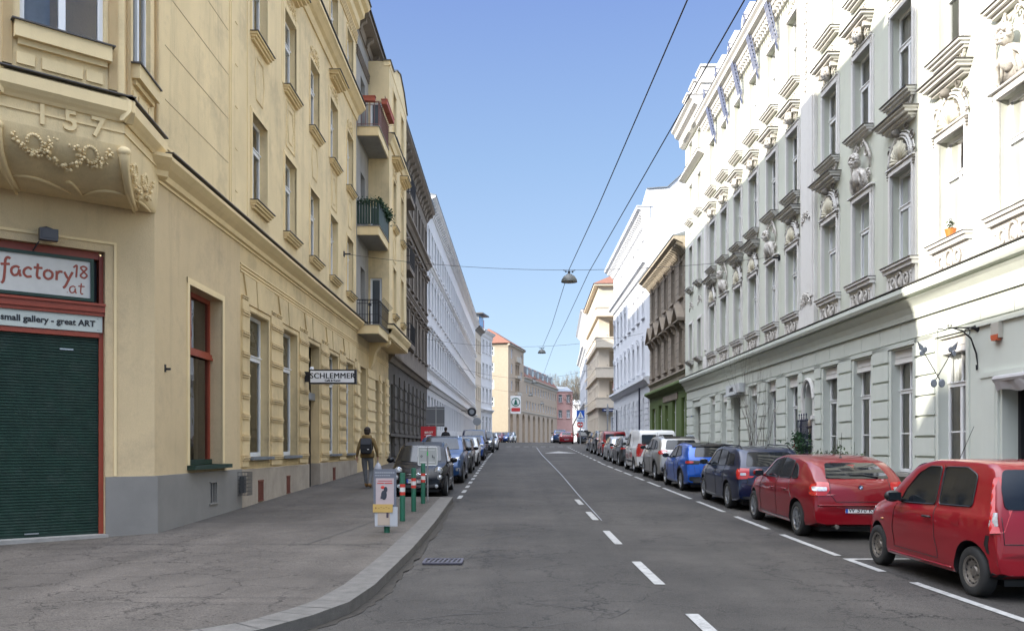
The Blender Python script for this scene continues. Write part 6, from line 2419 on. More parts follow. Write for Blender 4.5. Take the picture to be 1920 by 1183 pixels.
def rim_mesh(style, r, w):
    """wheel seen from +y side; axis y"""
    m = MB()
    M = Matrix.Rotation(-pi / 2, 4, 'X')
    ro = r * (.66 if style != 'steel' else .60)
    m.lathe([(ro + .012, w * .46), (ro, w * .48), (ro - .02, w * .42), (ro - .03, w * .1), (ro - .03, -w * .4)], 28, M, cap=False)
    if style == 'steel':
        m.lathe([(0, w * .30), (.05, w * .30), (.06, w * .22), (ro * .55, w * .20), (ro * .78, w * .34), (ro - .02, w * .24)], 28, M, cap=False)
        m.m = 1
        for k in range(12):
            a = 2 * pi * k / 12
            m.ball((cos(a) * ro * .80, w * .335, sin(a) * ro * .80), (.016, .006, .016), 7, 4)
        for k in range(4):
            a = 2 * pi * k / 4 + .4
            m.ball((cos(a) * .075, w * .235, sin(a) * .075), .011, 6, 4)
    else:
        m.lathe([(0, w * .42), (.03, w * .42), (.055, w * .36), (.06, w * .2)], 16, M)
        n = {'five': 5, 'ten': 9, 'multi': 7, 'twin': 5}[style]
        for k in range(n):
            for tw in ((-.1, .1) if style == 'twin' else (0,)):
                a = 2 * pi * k / n + tw
                ca, sa = cos(a), sin(a)
                n0 = len(m.v)
                hw0, hw1 = (.030, .022) if style in ('five',) else (.016, .014)
                m.add([(.04, w * .40, -hw0), (ro - .01, w * .44, -hw1), (ro - .01, w * .44, hw1), (.04, w * .40, hw0),
                       (.04, w * .2, -hw0), (ro - .01, w * .3, -hw1), (ro - .01, w * .3, hw1), (.04, w * .2, hw0)],
                      [(0, 1, 2, 3), (4, 7, 6, 5), (0, 4, 5, 1), (3, 2, 6, 7), (1, 5, 6, 2), (0, 3, 7, 4)])
                m.xf(Matrix.Rotation(-a, 4, 'Y'), n0)
        m.m = 1
        m.lathe([(ro - .035, -w * .1), (.07, -w * .1), (.0, -w * .1)], 20, M, cap=False)
        m.m = 0
        m.lathe([(ro * .62, -w * .02), (ro * .62, -w * .04), (0, -w * .04)], 20, M)
    return m


def tyre_mesh(r, w, ro):
    m = MB()
    m.lathe([(ro, w * .44), (ro + .02, w * .5), (r - .03, w * .5), (r - .008, w * .42), (r, w * .28), (r, -w * .28), (r - .008, -w * .42), (r - .03, -w * .5), (ro, -w * .44)], 32, Matrix.Rotation(-pi / 2, 4, 'X'), cap=False)
    return m


def car(name, label, cat, group, P):
    """x = forward along the car from rear bumper 0 to nose L; y = left positive; z up"""
    L_, W, H = P['L'], P['W'], P['H']
    wx = P['wx']; r = P['r']
    top = pchip([p[0] for p in P['top']], [p[1] for p in P['top']])
    belt = pchip([p[0] for p in P['belt']], [p[1] for p in P['belt']])
    gc = P.get('gc', .18)
    paint = P['paint']
    root = empty(name, (0, 0, 0), 0, label, cat, group)
    tumble = P.get('tumble', .26)
    boxy = P.get('boxy', 0.0)
    ns = 46
    xs = []
    for i in range(ns + 1):
        t = i / ns
        xs.append(L_ * (0.5 - 0.5 * cos(pi * t)) * .55 + L_ * t * .45)
    rows = []
    def halfw(x):
        q = abs(2 * x / L_ - 1)
        nose = P.get('nose', .16) if x > L_ / 2 else P.get('tail', .10)
        return W / 2 * (1 - nose * q ** (5 if x < L_ / 2 else 3.6) - .02 * q * q)
    def bot(x):
        q = abs(2 * x / L_ - 1)
        return gc + .10 * q ** 8
    cap = P.get('capshift', .05)
    for x in xs:
        hw = halfw(x); zb = bot(x); zt = max(top(x), zb + .16)
        zbelt = min(belt(x), zt - .07)
        zm = zb + (zbelt - zb) * .5
        sh = min(.08, (zbelt - zb) * .2)
        ring = [(0, zb), (hw * .80, zb), (hw * .955, zb + .03), (hw * .985, zb + .10), (hw * .978, zb + (zm - zb) * .6), (hw * 1.0, zm + .02), (hw * .998, zbelt - sh * 1.1), (hw * .972, zbelt - sh * .35), (hw * .945, zbelt)]
        gh = zt - zbelt
        hg = max(0.0, gh)
        wg = lambda z: hw * .945 - (z - zbelt) * tumble
        cr = min(.10 - boxy * .05, hg * .45)
        ring += [(wg(zbelt + (hg - cr) * .5), zbelt + (hg - cr) * .5), (wg(zt - cr), zt - cr), (wg(zt - cr) - cr * .35, zt - cr * .42), (wg(zt - cr) - cr * 1.1, zt - cr * .14), (wg(zt - cr) * .55, zt - .006), (0, zt)]
        row = []
        q = (2 * x / L_ - 1)
        for y, z in ring:
            yy_ = y / (W / 2)
            s = -cap * yy_ * yy_ * (abs(q) ** 3) * (1 if q > 0 else -1) * 1.6
            row.append((x + s, y, z))
        rows.append(row)
    M_ = len(rows[0])
    vs, fs = [], []
    for row in rows:
        vs += [Vector(p) for p in row] + [Vector((p[0], -p[1], p[2])) for p in row[1:-1]]
    K = M_ + M_ - 2
    def idx(i, k):          # go round the ring
        if k < M_: return i * K + k
        return i * K + M_ + (2 * M_ - 2 - k) - 1
    for i in range(ns):
        for k in range(K):
            a, b = k, (k + 1) % K
            fs.append((idx(i, a), idx(i, b), idx(i + 1, b), idx(i + 1, a)))
    fs.append(tuple(idx(0, k) for k in range(K - 1, -1, -1)))
    fs.append(tuple(idx(ns, k) for k in range(K)))
    mb = MB(); mb.add(vs, fs)
    me = mb.mesh('body', [paint, M_BLACK])
    bvh = BVHTree.FromPolygons([v.co.copy() for v in me.vertices], [tuple(p.vertices) for p in me.polygons])
    # wheel wells
    tmp = bpy.data.objects.new('tmp', me); COL.objects.link(tmp)
    cut = MB()
    R_ = r + .055
    for x in wx:
        for s in (-1, 1):
            n0 = len(cut.v)
            cut.lathe([(R_, 0), (R_, .42)], 32, Matrix.Translation((x, s * (W / 2 + .08), r + .01)) @ Matrix.Rotation(s * pi / 2, 4, 'X'))
    cme = cut.mesh('cut', M_BLACK)
    co = bpy.data.objects.new('tmpcut', cme); COL.objects.link(co)
    md = tmp.modifiers.new('b', 'BOOLEAN'); md.operation = 'DIFFERENCE'; md.object = co; md.solver = 'EXACT'
    bpy.context.view_layer.update()
    dg = bpy.context.evaluated_depsgraph_get()
    bme = bpy.data.meshes.new_from_object(tmp.evaluated_get(dg))
    bpy.data.objects.remove(tmp); bpy.data.objects.remove(co)
    if len(bme.polygons) < 50: bme = me
    bme.materials.clear(); bme.materials.append(paint); bme.materials.append(M_BLACK)
    for p in bme.polygons:
        c = p.center
        p.material_index = 0
        for x in wx:
            dd = sqrt((c.x - x) ** 2 + (c.z - r - .01) ** 2)
            if dd < R_ + .004 and abs(c.y) < W / 2 - .01: p.material_index = 1
        if c.z < gc + .015 and abs(p.normal.z) > .5: p.material_index = 1
        p.use_smooth = True
    bme.set_sharp_from_angle(angle=radians(38))
    bme.name = 'body'
    link('body', bme, root)

    def hit(view, a, b):
        if view == 'L': o, d = Vector((a, 3, b)), Vector((0, -1, 0))
        elif view == 'R': o, d = Vector((a, -3, b)), Vector((0, 1, 0))
        elif view == 'B': o, d = Vector((-2, a, b)), Vector((1, 0, 0))
        elif view == 'F': o, d = Vector((L_ + 2, a, b)), Vector((-1, 0, 0))
        else: o, d = Vector((a, b, 4)), Vector((0, 0, -1))
        loc, nor, _, _ = bvh.ray_cast(o, d)
        if loc is None:
            loc, nor, _, _ = bvh.find_nearest(o + d * (3 if view in 'LR' else 2.2))
        if nor.dot(d) > 0: nor = -nor
        return loc, nor

    def decal(nm, poly, view, m, eps=.006, rr_=.04, cell=.07, parent=None, sm=True):
        poly = round_poly(poly, rr_) if rr_ else poly
        bm = bmesh.new()
        vv = [bm.verts.new((p[0], p[1], 0)) for p in poly]
        bm.faces.new(vv)
        for ax in (0, 1):
            lo, hi = min(p[ax] for p in poly), max(p[ax] for p in poly)
            n = int((hi - lo) / cell)
            for k in range(1, n + 1):
                co_ = [0, 0, 0]; co_[ax] = lo + (hi - lo) * k / (n + 1)
                no = [0, 0, 0]; no[ax] = 1
                bmesh.ops.bisect_plane(bm, geom=bm.verts[:] + bm.edges[:] + bm.faces[:], plane_co=co_, plane_no=no, dist=1e-5)
        glass = (m is M_CARG or (m in (M_TAIL, M_LENS) and view in 'LRB' and P.get('fittail'))) and nm != 'red_lettering_patch'
        if glass:
            import numpy as np
            ax = {'L': 1, 'R': 1, 'B': 0, 'F': 0, 'T': 2}[view]
            sg_ = {'L': 1, 'R': -1, 'B': -1, 'F': 1, 'T': 1}[view]
            uv = [(v.co.x, v.co.y) for v in bm.verts]
            D = np.array([hit(view, a_, b_)[0][ax] for a_, b_ in uv])
            A = np.array([[1, a_, b_, a_ * a_, a_ * b_, b_ * b_] for a_, b_ in uv])
            co_, *_ = np.linalg.lstsq(A, D, rcond=None)
            fit = A @ co_
            off = max(0.0, float(np.percentile((D - fit) * sg_, 97 if m is M_CARG else 60))) + eps
            off = min(off, .03)
            for v, (a_, b_), d_ in zip(bm.verts, uv, fit):
                d_ = d_ + sg_ * off
                v.co = (a_, d_, b_) if ax == 1 else ((d_, a_, b_) if ax == 0 else (a_, b_, d_))
        if not glass:
            ax = {'L': 1, 'R': 1, 'B': 0, 'F': 0, 'T': 2}[view]
            hs_ = [(v, v.co.x, v.co.y) + hit(view, v.co.x, v.co.y) for v in bm.verts]
            ds = sorted(h_[3][ax] for h_ in hs_)
            med = ds[len(ds) // 2]
            for v, a_, b_, loc, nor in hs_:
                if abs(loc[ax] - med) > (.34 if 'L' == view or 'R' == view else .16):
                    q_ = Vector((a_, med, b_)) if ax == 1 else (Vector((med, a_, b_)) if ax == 0 else Vector((a_, b_, med)))
                    loc, nor, _, _ = bvh.find_nearest(q_)
                    if nor.dot(q_ - Vector((L_ / 2, 0, .6))) < 0: nor = -nor
                v.co = loc + nor * eps
        bm.verts.index_update()
        nl = [hit(view, 0, 0)[1]] if False else None
        be = [e for e in bm.edges if e.is_boundary]
        r_ = bmesh.ops.extrude_edge_only(bm, edges=be)
        cen = Vector((L_ / 2, 0, .6))
        for g in r_['geom']:
            if isinstance(g, bmesh.types.BMVert):
                loc, nor, _, _ = bvh.find_nearest(g.co)
                if loc is not None: g.co = loc + (loc - g.co) * .8
        me_ = bpy.data.meshes.new(nm)
        bmesh.ops.recalc_face_normals(bm, faces=bm.faces)
        bm.to_mesh(me_); bm.free()
        me_.materials.append(m)
        if sm:
            me_.polygons.foreach_set('use_smooth', [True] * len(me_.polygons))
            me_.set_sharp_from_angle(angle=radians(35))
        return link(nm, me_, parent or root)

    def line(view, pts, w=.008, nm='seam', m=None, eps=.0025, parent=None):
        mb_ = MB()
        P3 = []
        for a, b in zip(pts[:-1], pts[1:]):
            k = max(2, int(sqrt((a[0] - b[0]) ** 2 + (a[1] - b[1]) ** 2) / .05))
            for i in range(k + (b == pts[-1])):
                t = i / k
                l_, n_ = hit(view, a[0] + (b[0] - a[0]) * t, a[1] + (b[1] - a[1]) * t)
                P3.append(l_ + n_ * eps)
        mb_.tube(P3, w / 2, 4)
        return mb_, P3
    ctx = dict(root=root, hit=hit, decal=decal, line=line, L=L_, W=W, H=H, top=top, belt=belt, wx=wx, r=r, P=P, paint=paint, gc=gc)
    # ---- common equipment
    for s, v in ((1, 'L'), (-1, 'R')):
        for nm, poly in P['side']:
            rp = decal('side_window', [(a, b) for a, b in poly], v, M_CARG, .004, .05)
            if P.get('trim'):
                mb_, _ = line(v, round_poly(poly, .05) + [round_poly(poly, .05)[0]], .016, eps=.006)
                mb_.obj('window_rubber', M_CHROME if P['trim'] == 'chrome' else M_BLACK, rp)
        sm_ = MB()
        for pts in P.get('seams', []):
            mb_, _ = line(v, pts, .009)
            sm_.v, sm_.f, sm_.mi = (sm_.v + mb_.v), sm_.f + [[i + len(sm_.v) - 0 for i in f] for f in mb_.f] if not sm_.v else sm_.f + [[i + (len(sm_.v) - len(mb_.v)) + len(mb_.v) for i in f] for f in mb_.f], sm_.mi + mb_.mi
        seams = MB()
        for pts in P.get('seams', []):
            mb_, _ = line(v, pts, .009)
            seams.add(mb_.v, mb_.f)
        if seams.v: seams.obj('door_seam', M_BLACK, root)
        for hx, hz in P.get('handles', []):
            l_, n_ = hit(v, hx, hz)
            h_ = MB()
            h_.tube([(hx - .09, l_.y + s * .012, hz), (hx - .06, l_.y + s * .035, hz + .003), (hx + .06, l_.y + s * .035, hz + .003), (hx + .09, l_.y + s * .012, hz)], .014, 6)
            h_.obj('door_handle', P.get('handle_m', paint), root, smooth='all')
        if P.get('sill'):
            a, b = wx[0] + R_ + .02, wx[1] - R_ - .02
            decal('sill_cladding', [(a, gc + .01), (b, gc + .01), (b, gc + P['sill']), (a, gc + P['sill'])], v, M_BLACK, .008, .02)
            for x in wx:
                A = [(x + (R_ + .05) * cos(t * pi / 14), r + .01 + (R_ + .05) * sin(t * pi / 14)) for t in range(0, 15)]
                B = [(x + (R_ + .004) * cos(t * pi / 14), r + .01 + (R_ + .004) * sin(t * pi / 14)) for t in range(14, -1, -1)]
                decal('arch_cladding', A + B, v, M_BLACK, .008, 0, .12)
        # mirror
        mx, mz = P['mirror']
        l_, _ = hit(v, mx, mz - .06)
        m_ = MB()
        m_.ball((mx, l_.y + s * .15, mz + .02), (.065, .11, .075), 12, 8)
        m_.tube([(mx + .02, l_.y - s * .02, mz - .04), (mx + .01, l_.y + s * .10, mz - .01)], [.03, .022], 6)
        mo = m_.obj('mirror', P.get('mirror_m', paint), root, smooth='all')
        m_ = MB(); m_.box(mx - .072, mx - .058, l_.y + s * .15 - .08, l_.y + s * .15 + .08, mz - .03, mz + .07); m_.obj('mirror_glass', M_CARG, mo)
    # wheels
    tw = .165 if r < .29 else .195
    rm = rim_mesh(P.get('rim', 'five'), r, tw)
    rmm = rm.mesh('wheel', [P.get('rim_m', M_ALLOY), M_BLACK], 35)
    tym = tyre_mesh(r, tw, r * (.66 if P.get('rim') != 'steel' else .60)).mesh('tyre', M_RUBBER, 40)
    for x in wx:
        for s in (1, -1):
            o = link('wheel', rmm, root, (x, s * (W / 2 - tw / 2 - .035), r), 0 if s == 1 else pi)
            link('tyre', tym, o)
    # glass front and back
    if P.get('ws'):
        decal('windscreen', P['ws'], 'T' if P.get('ws_top', True) else 'F', M_CARG, .004, .06)
    if P.get('bl'):
        decal('rear_window', P['bl'], 'B', M_CARG, .004, P.get('bl_r', .06))
    P['extra'](ctx)
    # underbody
    u = MB(); u.box(.25, L_ - .25, -W / 2 + .25, W / 2 - .25, gc - .04, gc + .1); u.obj('underbody', M_BLACK, root)
    return root


def plate(ctx, view, y, z, txt, tilt=0, w=.52, small=False):
    l_, n_ = ctx['hit'](view, y, z)
    sgn = -1 if view == 'B' else 1
    x = l_.x + sgn * .012
    b_ = MB(); b_.box(x - .006, x + .006, y - w / 2, y + w / 2, z - .055, z + .055)
    b_.m = 1; b_.box(x + sgn * .0065 - .001, x + sgn * .0065 + .001, y + w / 2 * (1 if view == 'B' else -1) - (.04 if view == 'B' else 0), y + w / 2 * (1 if view == 'B' else -1) + (0 if view == 'B' else .04), z - .055, z + .055)
    b_.m = 2
    for q in (z + .047, z - .05): b_.box(x + sgn * .0065 - .0012, x + sgn * .0065 + .0012, y - w / 2, y + w / 2, q, q + .004)
    o = b_.obj('number_plate', [M_PLATE, M_BLUEP, M_TAIL], ctx['root'])
    tm = text_mesh(txt, .105, .001, .001, space=1.05)
    tm.materials.clear(); tm.materials.append(M_INK)
    to = link('lettering', tm, o, (x + sgn * .009, y - (.02 if view == 'B' else -.02), z - .036), -pi / 2 if view == 'B' else pi / 2)
    return o


def bar(ctx, view, pts, w, nm, m, eps=.01):
    mb_, _ = ctx['line'](view, pts, w, eps=eps)
    return mb_.obj(nm, m, ctx['root'], smooth='all')


def antenna(ctx, x, ln=.55, lean=-.18):
    z = ctx['top'](x)
    b_ = MB()
    b_.lathe([(.03, 0), (.02, .02), (.0, .04)], 8, Matrix.Translation((x, 0, z - .004)))
    b_.tube([(x, 0, z), (x + lean, 0, z + ln)], [.005, .003], 5)
    b_.obj('antenna', M_BLACK, ctx['root'])


def sym(poly):
    """mirror a half outline (y>=0) given from bottom to top"""
    return poly + [(-a, b) for a, b in poly[::-1]]

PAINT = lambda n, c, m=.0, v=0: mat(n, c, .32, metal=m, coat=.8, spec=.25, var=v, scale=2)

# ---- 1 the small red three door
def ex_small_red(c):
    d = c['decal']; W = c['W']
    for s in (1, -1):
        sd = 'L' if s == 1 else 'R'
        d('tail_light', [(.25, 1.33), (.31, 1.29), (.215, .98), (.18, .72), (.075, .74), (.12, .98)], sd, M_TAIL, .008, .015, .03)
        d('reverse_light', [(.135, .95), (.20, .945), (.18, .80), (.105, .81)], sd, M_LENS, .013, .01, .03)
        d('headlight', [(s * .35, .62), (s * .66, .72), (s * .60, .80), (s * .36, .74)], 'F', M_LENS, .008, .03)
    d('tape_patch', [(.19, .70), (.25, .70), (.27, .60), (.24, .52), (.20, .50), (.21, .60)], 'L', M_BLACK, .004, .01)
    bar(c, 'B', [(-.60, .62), (.60, .62)], .010, 'tailgate_seam', M_BLACK, .002)
    bar(c, 'B', [(-.60, .62), (-.60, .9)], .008, 'tailgate_seam', M_BLACK, .002)
    bar(c, 'B', [(.60, .62), (.60, .9)], .008, 'tailgate_seam', M_BLACK, .002)
    d('bumper', [(-.72, .24), (.72, .24), (.72, .30), (-.72, .30)], 'B', M_BLACK, .01, .02)
    d('fuel_flap', [(.72, .76), (.88, .76), (.88, .90), (.72, .90)], 'L', c['paint'], .004, .02)
    bar(c, 'B', [(-.42, .98), (.05, 1.04), (.1, 1.04)], .022, 'rear_wiper', M_BLACK, .02)
    plate(c, 'B', 0.0, .76, 'W 843 DT')
    plate(c, 'F', 0.0, .42, 'W 843 DT')
    v = MB(); v.box(.95, 1.25, -.1, .35, .9, 1.2)
    bar(c, 'L', [(2.68, .66), (2.74, .66)], .03, 'indicator', M_AMBER, .004)
    bar(c, 'L', [(c['wx'][0] + .38, .26), (c['wx'][1] - .38, .26)], .03, 'sill_line', c['paint'], .004)
    antenna(c, 2.25, .62, -.5)
RED1 = PAINT('bright_red_car_paint', (.22, .003, .010), v=.05)
small_red = dict(L=3.41, W=1.48, H=1.50, r=.275, wx=(.52, 2.91), gc=.19, paint=RED1, rim='steel', rim_m=M_STEELR, mirror_m=M_BLACK, boxy=.4, fittail=1,
    top=[(0, .55), (.04, .80), (.10, 1.0), (.25, 1.38), (.38, 1.475), (.9, 1.50), (1.5, 1.495), (1.95, 1.43), (2.2, 1.30), (2.62, 1.02), (2.75, .95), (3.1, .86), (3.3, .74), (3.41, .55)],
    belt=[(0, .92), (.5, .93), (1.5, .92), (2.4, .90), (3.41, .70)],
    side=[('rear', [(.55, .98), (1.24, .96), (1.26, 1.40), (.78, 1.41), (.56, 1.33)]), ('front', [(1.32, .95), (2.22, .92), (2.10, 1.10), (1.85, 1.31), (1.62, 1.40), (1.33, 1.40)])],
    seams=[[(1.28, 1.42), (1.29, .95), (1.27, .6), (1.20, .34)], [(2.30, .9), (2.38, .6), (2.34, .34), (1.2, .33)]],
    handles=[(1.42, .80)], handle_m=M_BLACK, mirror=(2.12, .98), tumble=.22, tail=.08,
    ws=sym([(1.93, .58), (2.58, .62)]) if False else [(1.95, .55), (1.95, -.55), (2.58, -.62), (2.66, 0), (2.58, .62)],
    bl=[(-.56, .98), (.56, .98), (.56, 1.20), (.50, 1.40), (-.50, 1.40), (-.56, 1.20)], extra=ex_small_red, trim='black')
C1 = car('parked_car', 'small red three door hatchback with bare steel wheels and black tape, nearest the camera', 'car', 'cars parked on the right', small_red)

# ---- 2 red compact hatch
def badge(c, z, r_=.042, m=None, ring=None):
    l_, _ = c['hit']('B', 0, z)
    b_ = MB(); b_.lathe([(r_, 0), (r_ * .95, .012), (0, .014)], 20, Matrix.Translation((l_.x - .002, 0, z)) @ Matrix.Rotation(-pi / 2, 4, 'Y'))
    if ring:
        b_.m = 1
        for k in (0, 2):
            n0 = len(b_.v)
            pts = [Vector((l_.x - .018, 0, z))] + [Vector((l_.x - .018, r_ * .6 * cos(pi / 2 * k + pi / 2 * q / 5), z + r_ * .6 * sin(pi / 2 * k + pi / 2 * q / 5))) for q in range(6)]
            b_.add(pts, [tuple(range(7))])
        b_.m = 2
        for k in (1, 3):
            pts = [Vector((l_.x - .018, 0, z))] + [Vector((l_.x - .018, r_ * .6 * cos(pi / 2 * k + pi / 2 * q / 5), z + r_ * .6 * sin(pi / 2 * k + pi / 2 * q / 5))) for q in range(6)]
            b_.add(pts, [tuple(range(7))])
    b_.obj('badge', [m or M_CHROME, M_BLUEP, M_PLATE], c['root'])
def ex_red2(c):
    d = c['decal']
    for s in (1, -1):
        d('tail_light', [(s * .52, .98), (s * .80, .99), (s * .82, .90), (s * .80, .76), (s * .60, .76), (s * .52, .84)], 'B', M_TAIL, .010, .03, .05)
        d('tail_light', [(.06, .97), (.22, .95), (.24, .88), (.12, .78), (.05, .77)], 'L' if s == 1 else 'R', M_TAIL, .010, .02, .05)
        d('reverse_light', [(s * .56, .90), (s * .78, .91), (s * .78, .84), (s * .57, .84)], 'B', M_LENS, .016, .02, .05)
        d('headlight', [(s * .45, .60), (s * .80, .66), (s * .74, .74), (s * .45, .70)], 'F', M_LENS, .008, .03)
    bar(c, 'B', [(-.50, 1.02), (-.52, .80), (-.42, .66), (.42, .66), (.52, .80), (.50, 1.02)], .010, 'tailgate_seam', M_BLACK, .002)
    bar(c, 'B', [(-.72, .60), (.72, .60)], .03, 'bumper_line', c['paint'], .006)
    d('bumper', [(-.66, .22), (.66, .22), (.68, .28), (-.68, .28)], 'B', M_BLACK, .008, .02)
    plate(c, 'B', 0.0, .52, 'W 570 KE')
    badge(c, .90, .042, M_INK, True)
    bar(c, 'B', [(-.35, 1.05), (-.1, 1.09), (.12, 1.09)], .025, 'rear_wiper', M_BLACK, .02)
    b_ = MB(); b_.tube([(-.02, .42, .24), (.3, .42, .24)], .035, 8); b_.obj('exhaust_pipe', M_STEELR, c['root'])
    antenna(c, .95, .45, -.05)
RED2 = PAINT('deep_red_car_paint', (.18, .0025, .008), v=.05)
red2 = dict(L=4.22, W=1.75, H=1.42, r=.305, wx=(.80, 3.46), gc=.18, paint=RED2, rim='multi', handle_m=RED2, nose=.2,
    top=[(0, .58), (.03, .80), (.08, .96), (.16, 1.03), (.50, 1.27), (.75, 1.345), (1.4, 1.41), (1.9, 1.415), (2.35, 1.36), (2.9, 1.06), (3.1, .97), (3.7, .87), (4.05, .76), (4.22, .55)],
    belt=[(0, .98), (.7, .98), (1.8, .93), (3.0, .88), (4.22, .66)],
    side=[('quarter', [(.82, 1.02), (1.14, 1.00), (1.16, 1.29), (.96, 1.22)]), ('rear', [(1.19, 1.00), (1.86, .98), (1.82, 1.36), (1.22, 1.31)]), ('front', [(1.90, .98), (2.80, .96), (2.55, 1.12), (2.28, 1.29), (1.88, 1.36)])],
    seams=[[(1.86, 1.38), (1.90, .96), (1.88, .5), (1.86, .28)], [(2.88, .92), (2.90, .5), (2.86, .28), (1.86, .26)], [(1.2, .28), (1.86, .27)], [(1.16, 1.0), (1.13, .8), (1.02, .66)]],
    handles=[(1.32, .80), (2.05, .78)], mirror=(2.70, 1.00), tumble=.33,
    ws=[(2.32, .52), (2.32, -.52), (2.98, -.64), (3.06, 0), (2.98, .64)],
    bl=[(-.54, 1.045), (.54, 1.045), (.52, 1.12), (.44, 1.30), (-.44, 1.30), (-.52, 1.12)], extra=ex_red2, trim='black')
C2 = car('parked_car', 'dark red five door hatchback with alloy wheels parked behind the small red car', 'car', 'cars parked on the right', red2)

# ---- 3 navy wagon
def ex_navy(c):
    d = c['decal']
    for s in (1, -1):
        d('tail_light', [(s * .52, .98), (s * .80, .99), (s * .82, .84), (s * .80, .74), (s * .56, .74), (s * .52, .84)], 'B', M_TAIL, .010, .03, .05)
        d('reverse_light', [(s * .60, .88), (s * .72, .88), (s * .72, .82), (s * .60, .82)], 'B', M_LENS, .016, .02, .05)
        d('tail_light', [(.05, .98), (.20, .97), (.18, .78), (.05, .76)], 'L' if s == 1 else 'R', M_TAIL, .008, .02, .05)
        b_ = MB()
        z = c['H'] - .03
        b_.tube([(.55, s * .56, z - .02), (.75, s * .56, z + .05), (2.2, s * .57, z + .05), (2.45, s * .58, z - .03)], .016, 6)
        b_.obj('roof_rail', M_BLACK, c['root'])
        d('headlight', [(s * .45, .62), (s * .78, .68), (s * .72, .76), (s * .45, .72)], 'F', M_LENS, .008, .03)
    bar(c, 'B', [(-.55, 1.0), (-.56, .60), (.56, .60), (.55, 1.0)], .010, 'tailgate_seam', M_BLACK, .002)
    d('bumper', [(-.68, .22), (.68, .22), (.68, .34), (-.68, .34)], 'B', M_BLACK, .008, .02)
    plate(c, 'B', 0.0, .78, 'W 270 PR'); badge(c, .93, .04, M_CHROME)
    bar(c, 'B', [(-.4, 1.03), (-.1, 1.06), (.05, 1.06)], .025, 'rear_wiper', M_BLACK, .02)
    antenna(c, .55, .28, -.1)
NAVY = PAINT('dark_navy_car_paint', (.006, .012, .040), .2)
navy = dict(L=4.25, W=1.73, H=1.47, r=.31, wx=(.86, 3.34), gc=.17, paint=NAVY, rim='twin', boxy=.3,
    top=[(0, .55), (.03, .85), (.08, 1.0), (.38, 1.36), (.5, 1.42), (1.2, 1.47), (1.9, 1.47), (2.4, 1.41), (2.95, 1.08), (3.15, .99), (3.8, .88), (4.1, .76), (4.25, .55)],
    belt=[(0, .98), (1.5, .95), (3.0, .90), (4.25, .68)],
    side=[('quarter', [(.50, 1.05), (1.06, 1.01), (1.10, 1.33), (.62, 1.30)]), ('rear', [(1.14, 1.01), (1.86, .99), (1.84, 1.39), (1.16, 1.36)]), ('front', [(1.90, .99), (2.84, .95), (2.60, 1.12), (2.32, 1.31), (1.90, 1.39)])],
    seams=[[(1.88, 1.4), (1.9, .96), (1.88, .28)], [(2.9, .92), (2.92, .5), (2.88, .28), (1.2, .26)], [(1.12, 1.0), (1.14, .75), (1.2, .6)]],
    handles=[(1.3, .84), (2.05, .82)], mirror=(2.75, 1.02), tumble=.28,
    ws=[(2.38, .54), (2.38, -.54), (3.05, -.64), (3.12, 0), (3.05, .64)],
    bl=[(-.58, 1.03), (.58, 1.03), (.56, 1.14), (.49, 1.35), (-.49, 1.35), (-.56, 1.14)], extra=ex_navy, trim='black')
C3 = car('parked_car', 'dark navy estate car with black roof rails parked behind the dark red hatchback', 'car', 'cars parked on the right', navy)

# ---- 4 bright blue hatch
def ex_blue(c):
    d = c['decal']
    for s in (1, -1):
        d('tail_light', [(s * .40, .93), (s * .82, .95), (s * .83, .82), (s * .44, .83)], 'B', M_BLACK, .010, .02, .05)
        d('lamp_lens', [(s * .60, .91), (s * .80, .92), (s * .80, .85), (s * .60, .86)], 'B', M_TAIL, .016, .015, .05)
        d('headlight', [(s * .45, .62), (s * .78, .68), (s * .72, .76), (s * .45, .72)], 'F', M_LENS, .008, .03)
    d('light_bar', [(-.42, .92), (.42, .92), (.42, .85), (-.42, .85)], 'B', M_BLACK, .010, .01)
    d('roof_panel', [(.42, -.55), (2.0, -.58), (2.0, .58), (.42, .55)], 'T', M_BLACKG, .004, .05)
    d('spoiler', [(-.58, 1.33), (.58, 1.33), (.56, 1.405), (-.56, 1.405)], 'B', M_BLACKG, .03, .02)
    d('bumper', [(-.70, .22), (.70, .22), (.74, .46), (-.74, .46)], 'B', M_BLACK, .008, .05)
    plate(c, 'B', 0.0, .68, 'W 31 TX')
    bar(c, 'B', [(-.58, .80), (-.55, .50), (.55, .50), (.58, .80)], .010, 'tailgate_seam', M_BLACK, .002)
    antenna(c, .75, .28, -.1)
M_BLACKG = mat('gloss_black_paint', (.006, .006, .008), .25, coat=.25, spec=.15)
BLUE = PAINT('vivid_blue_car_paint', (.008, .085, .42), .25)
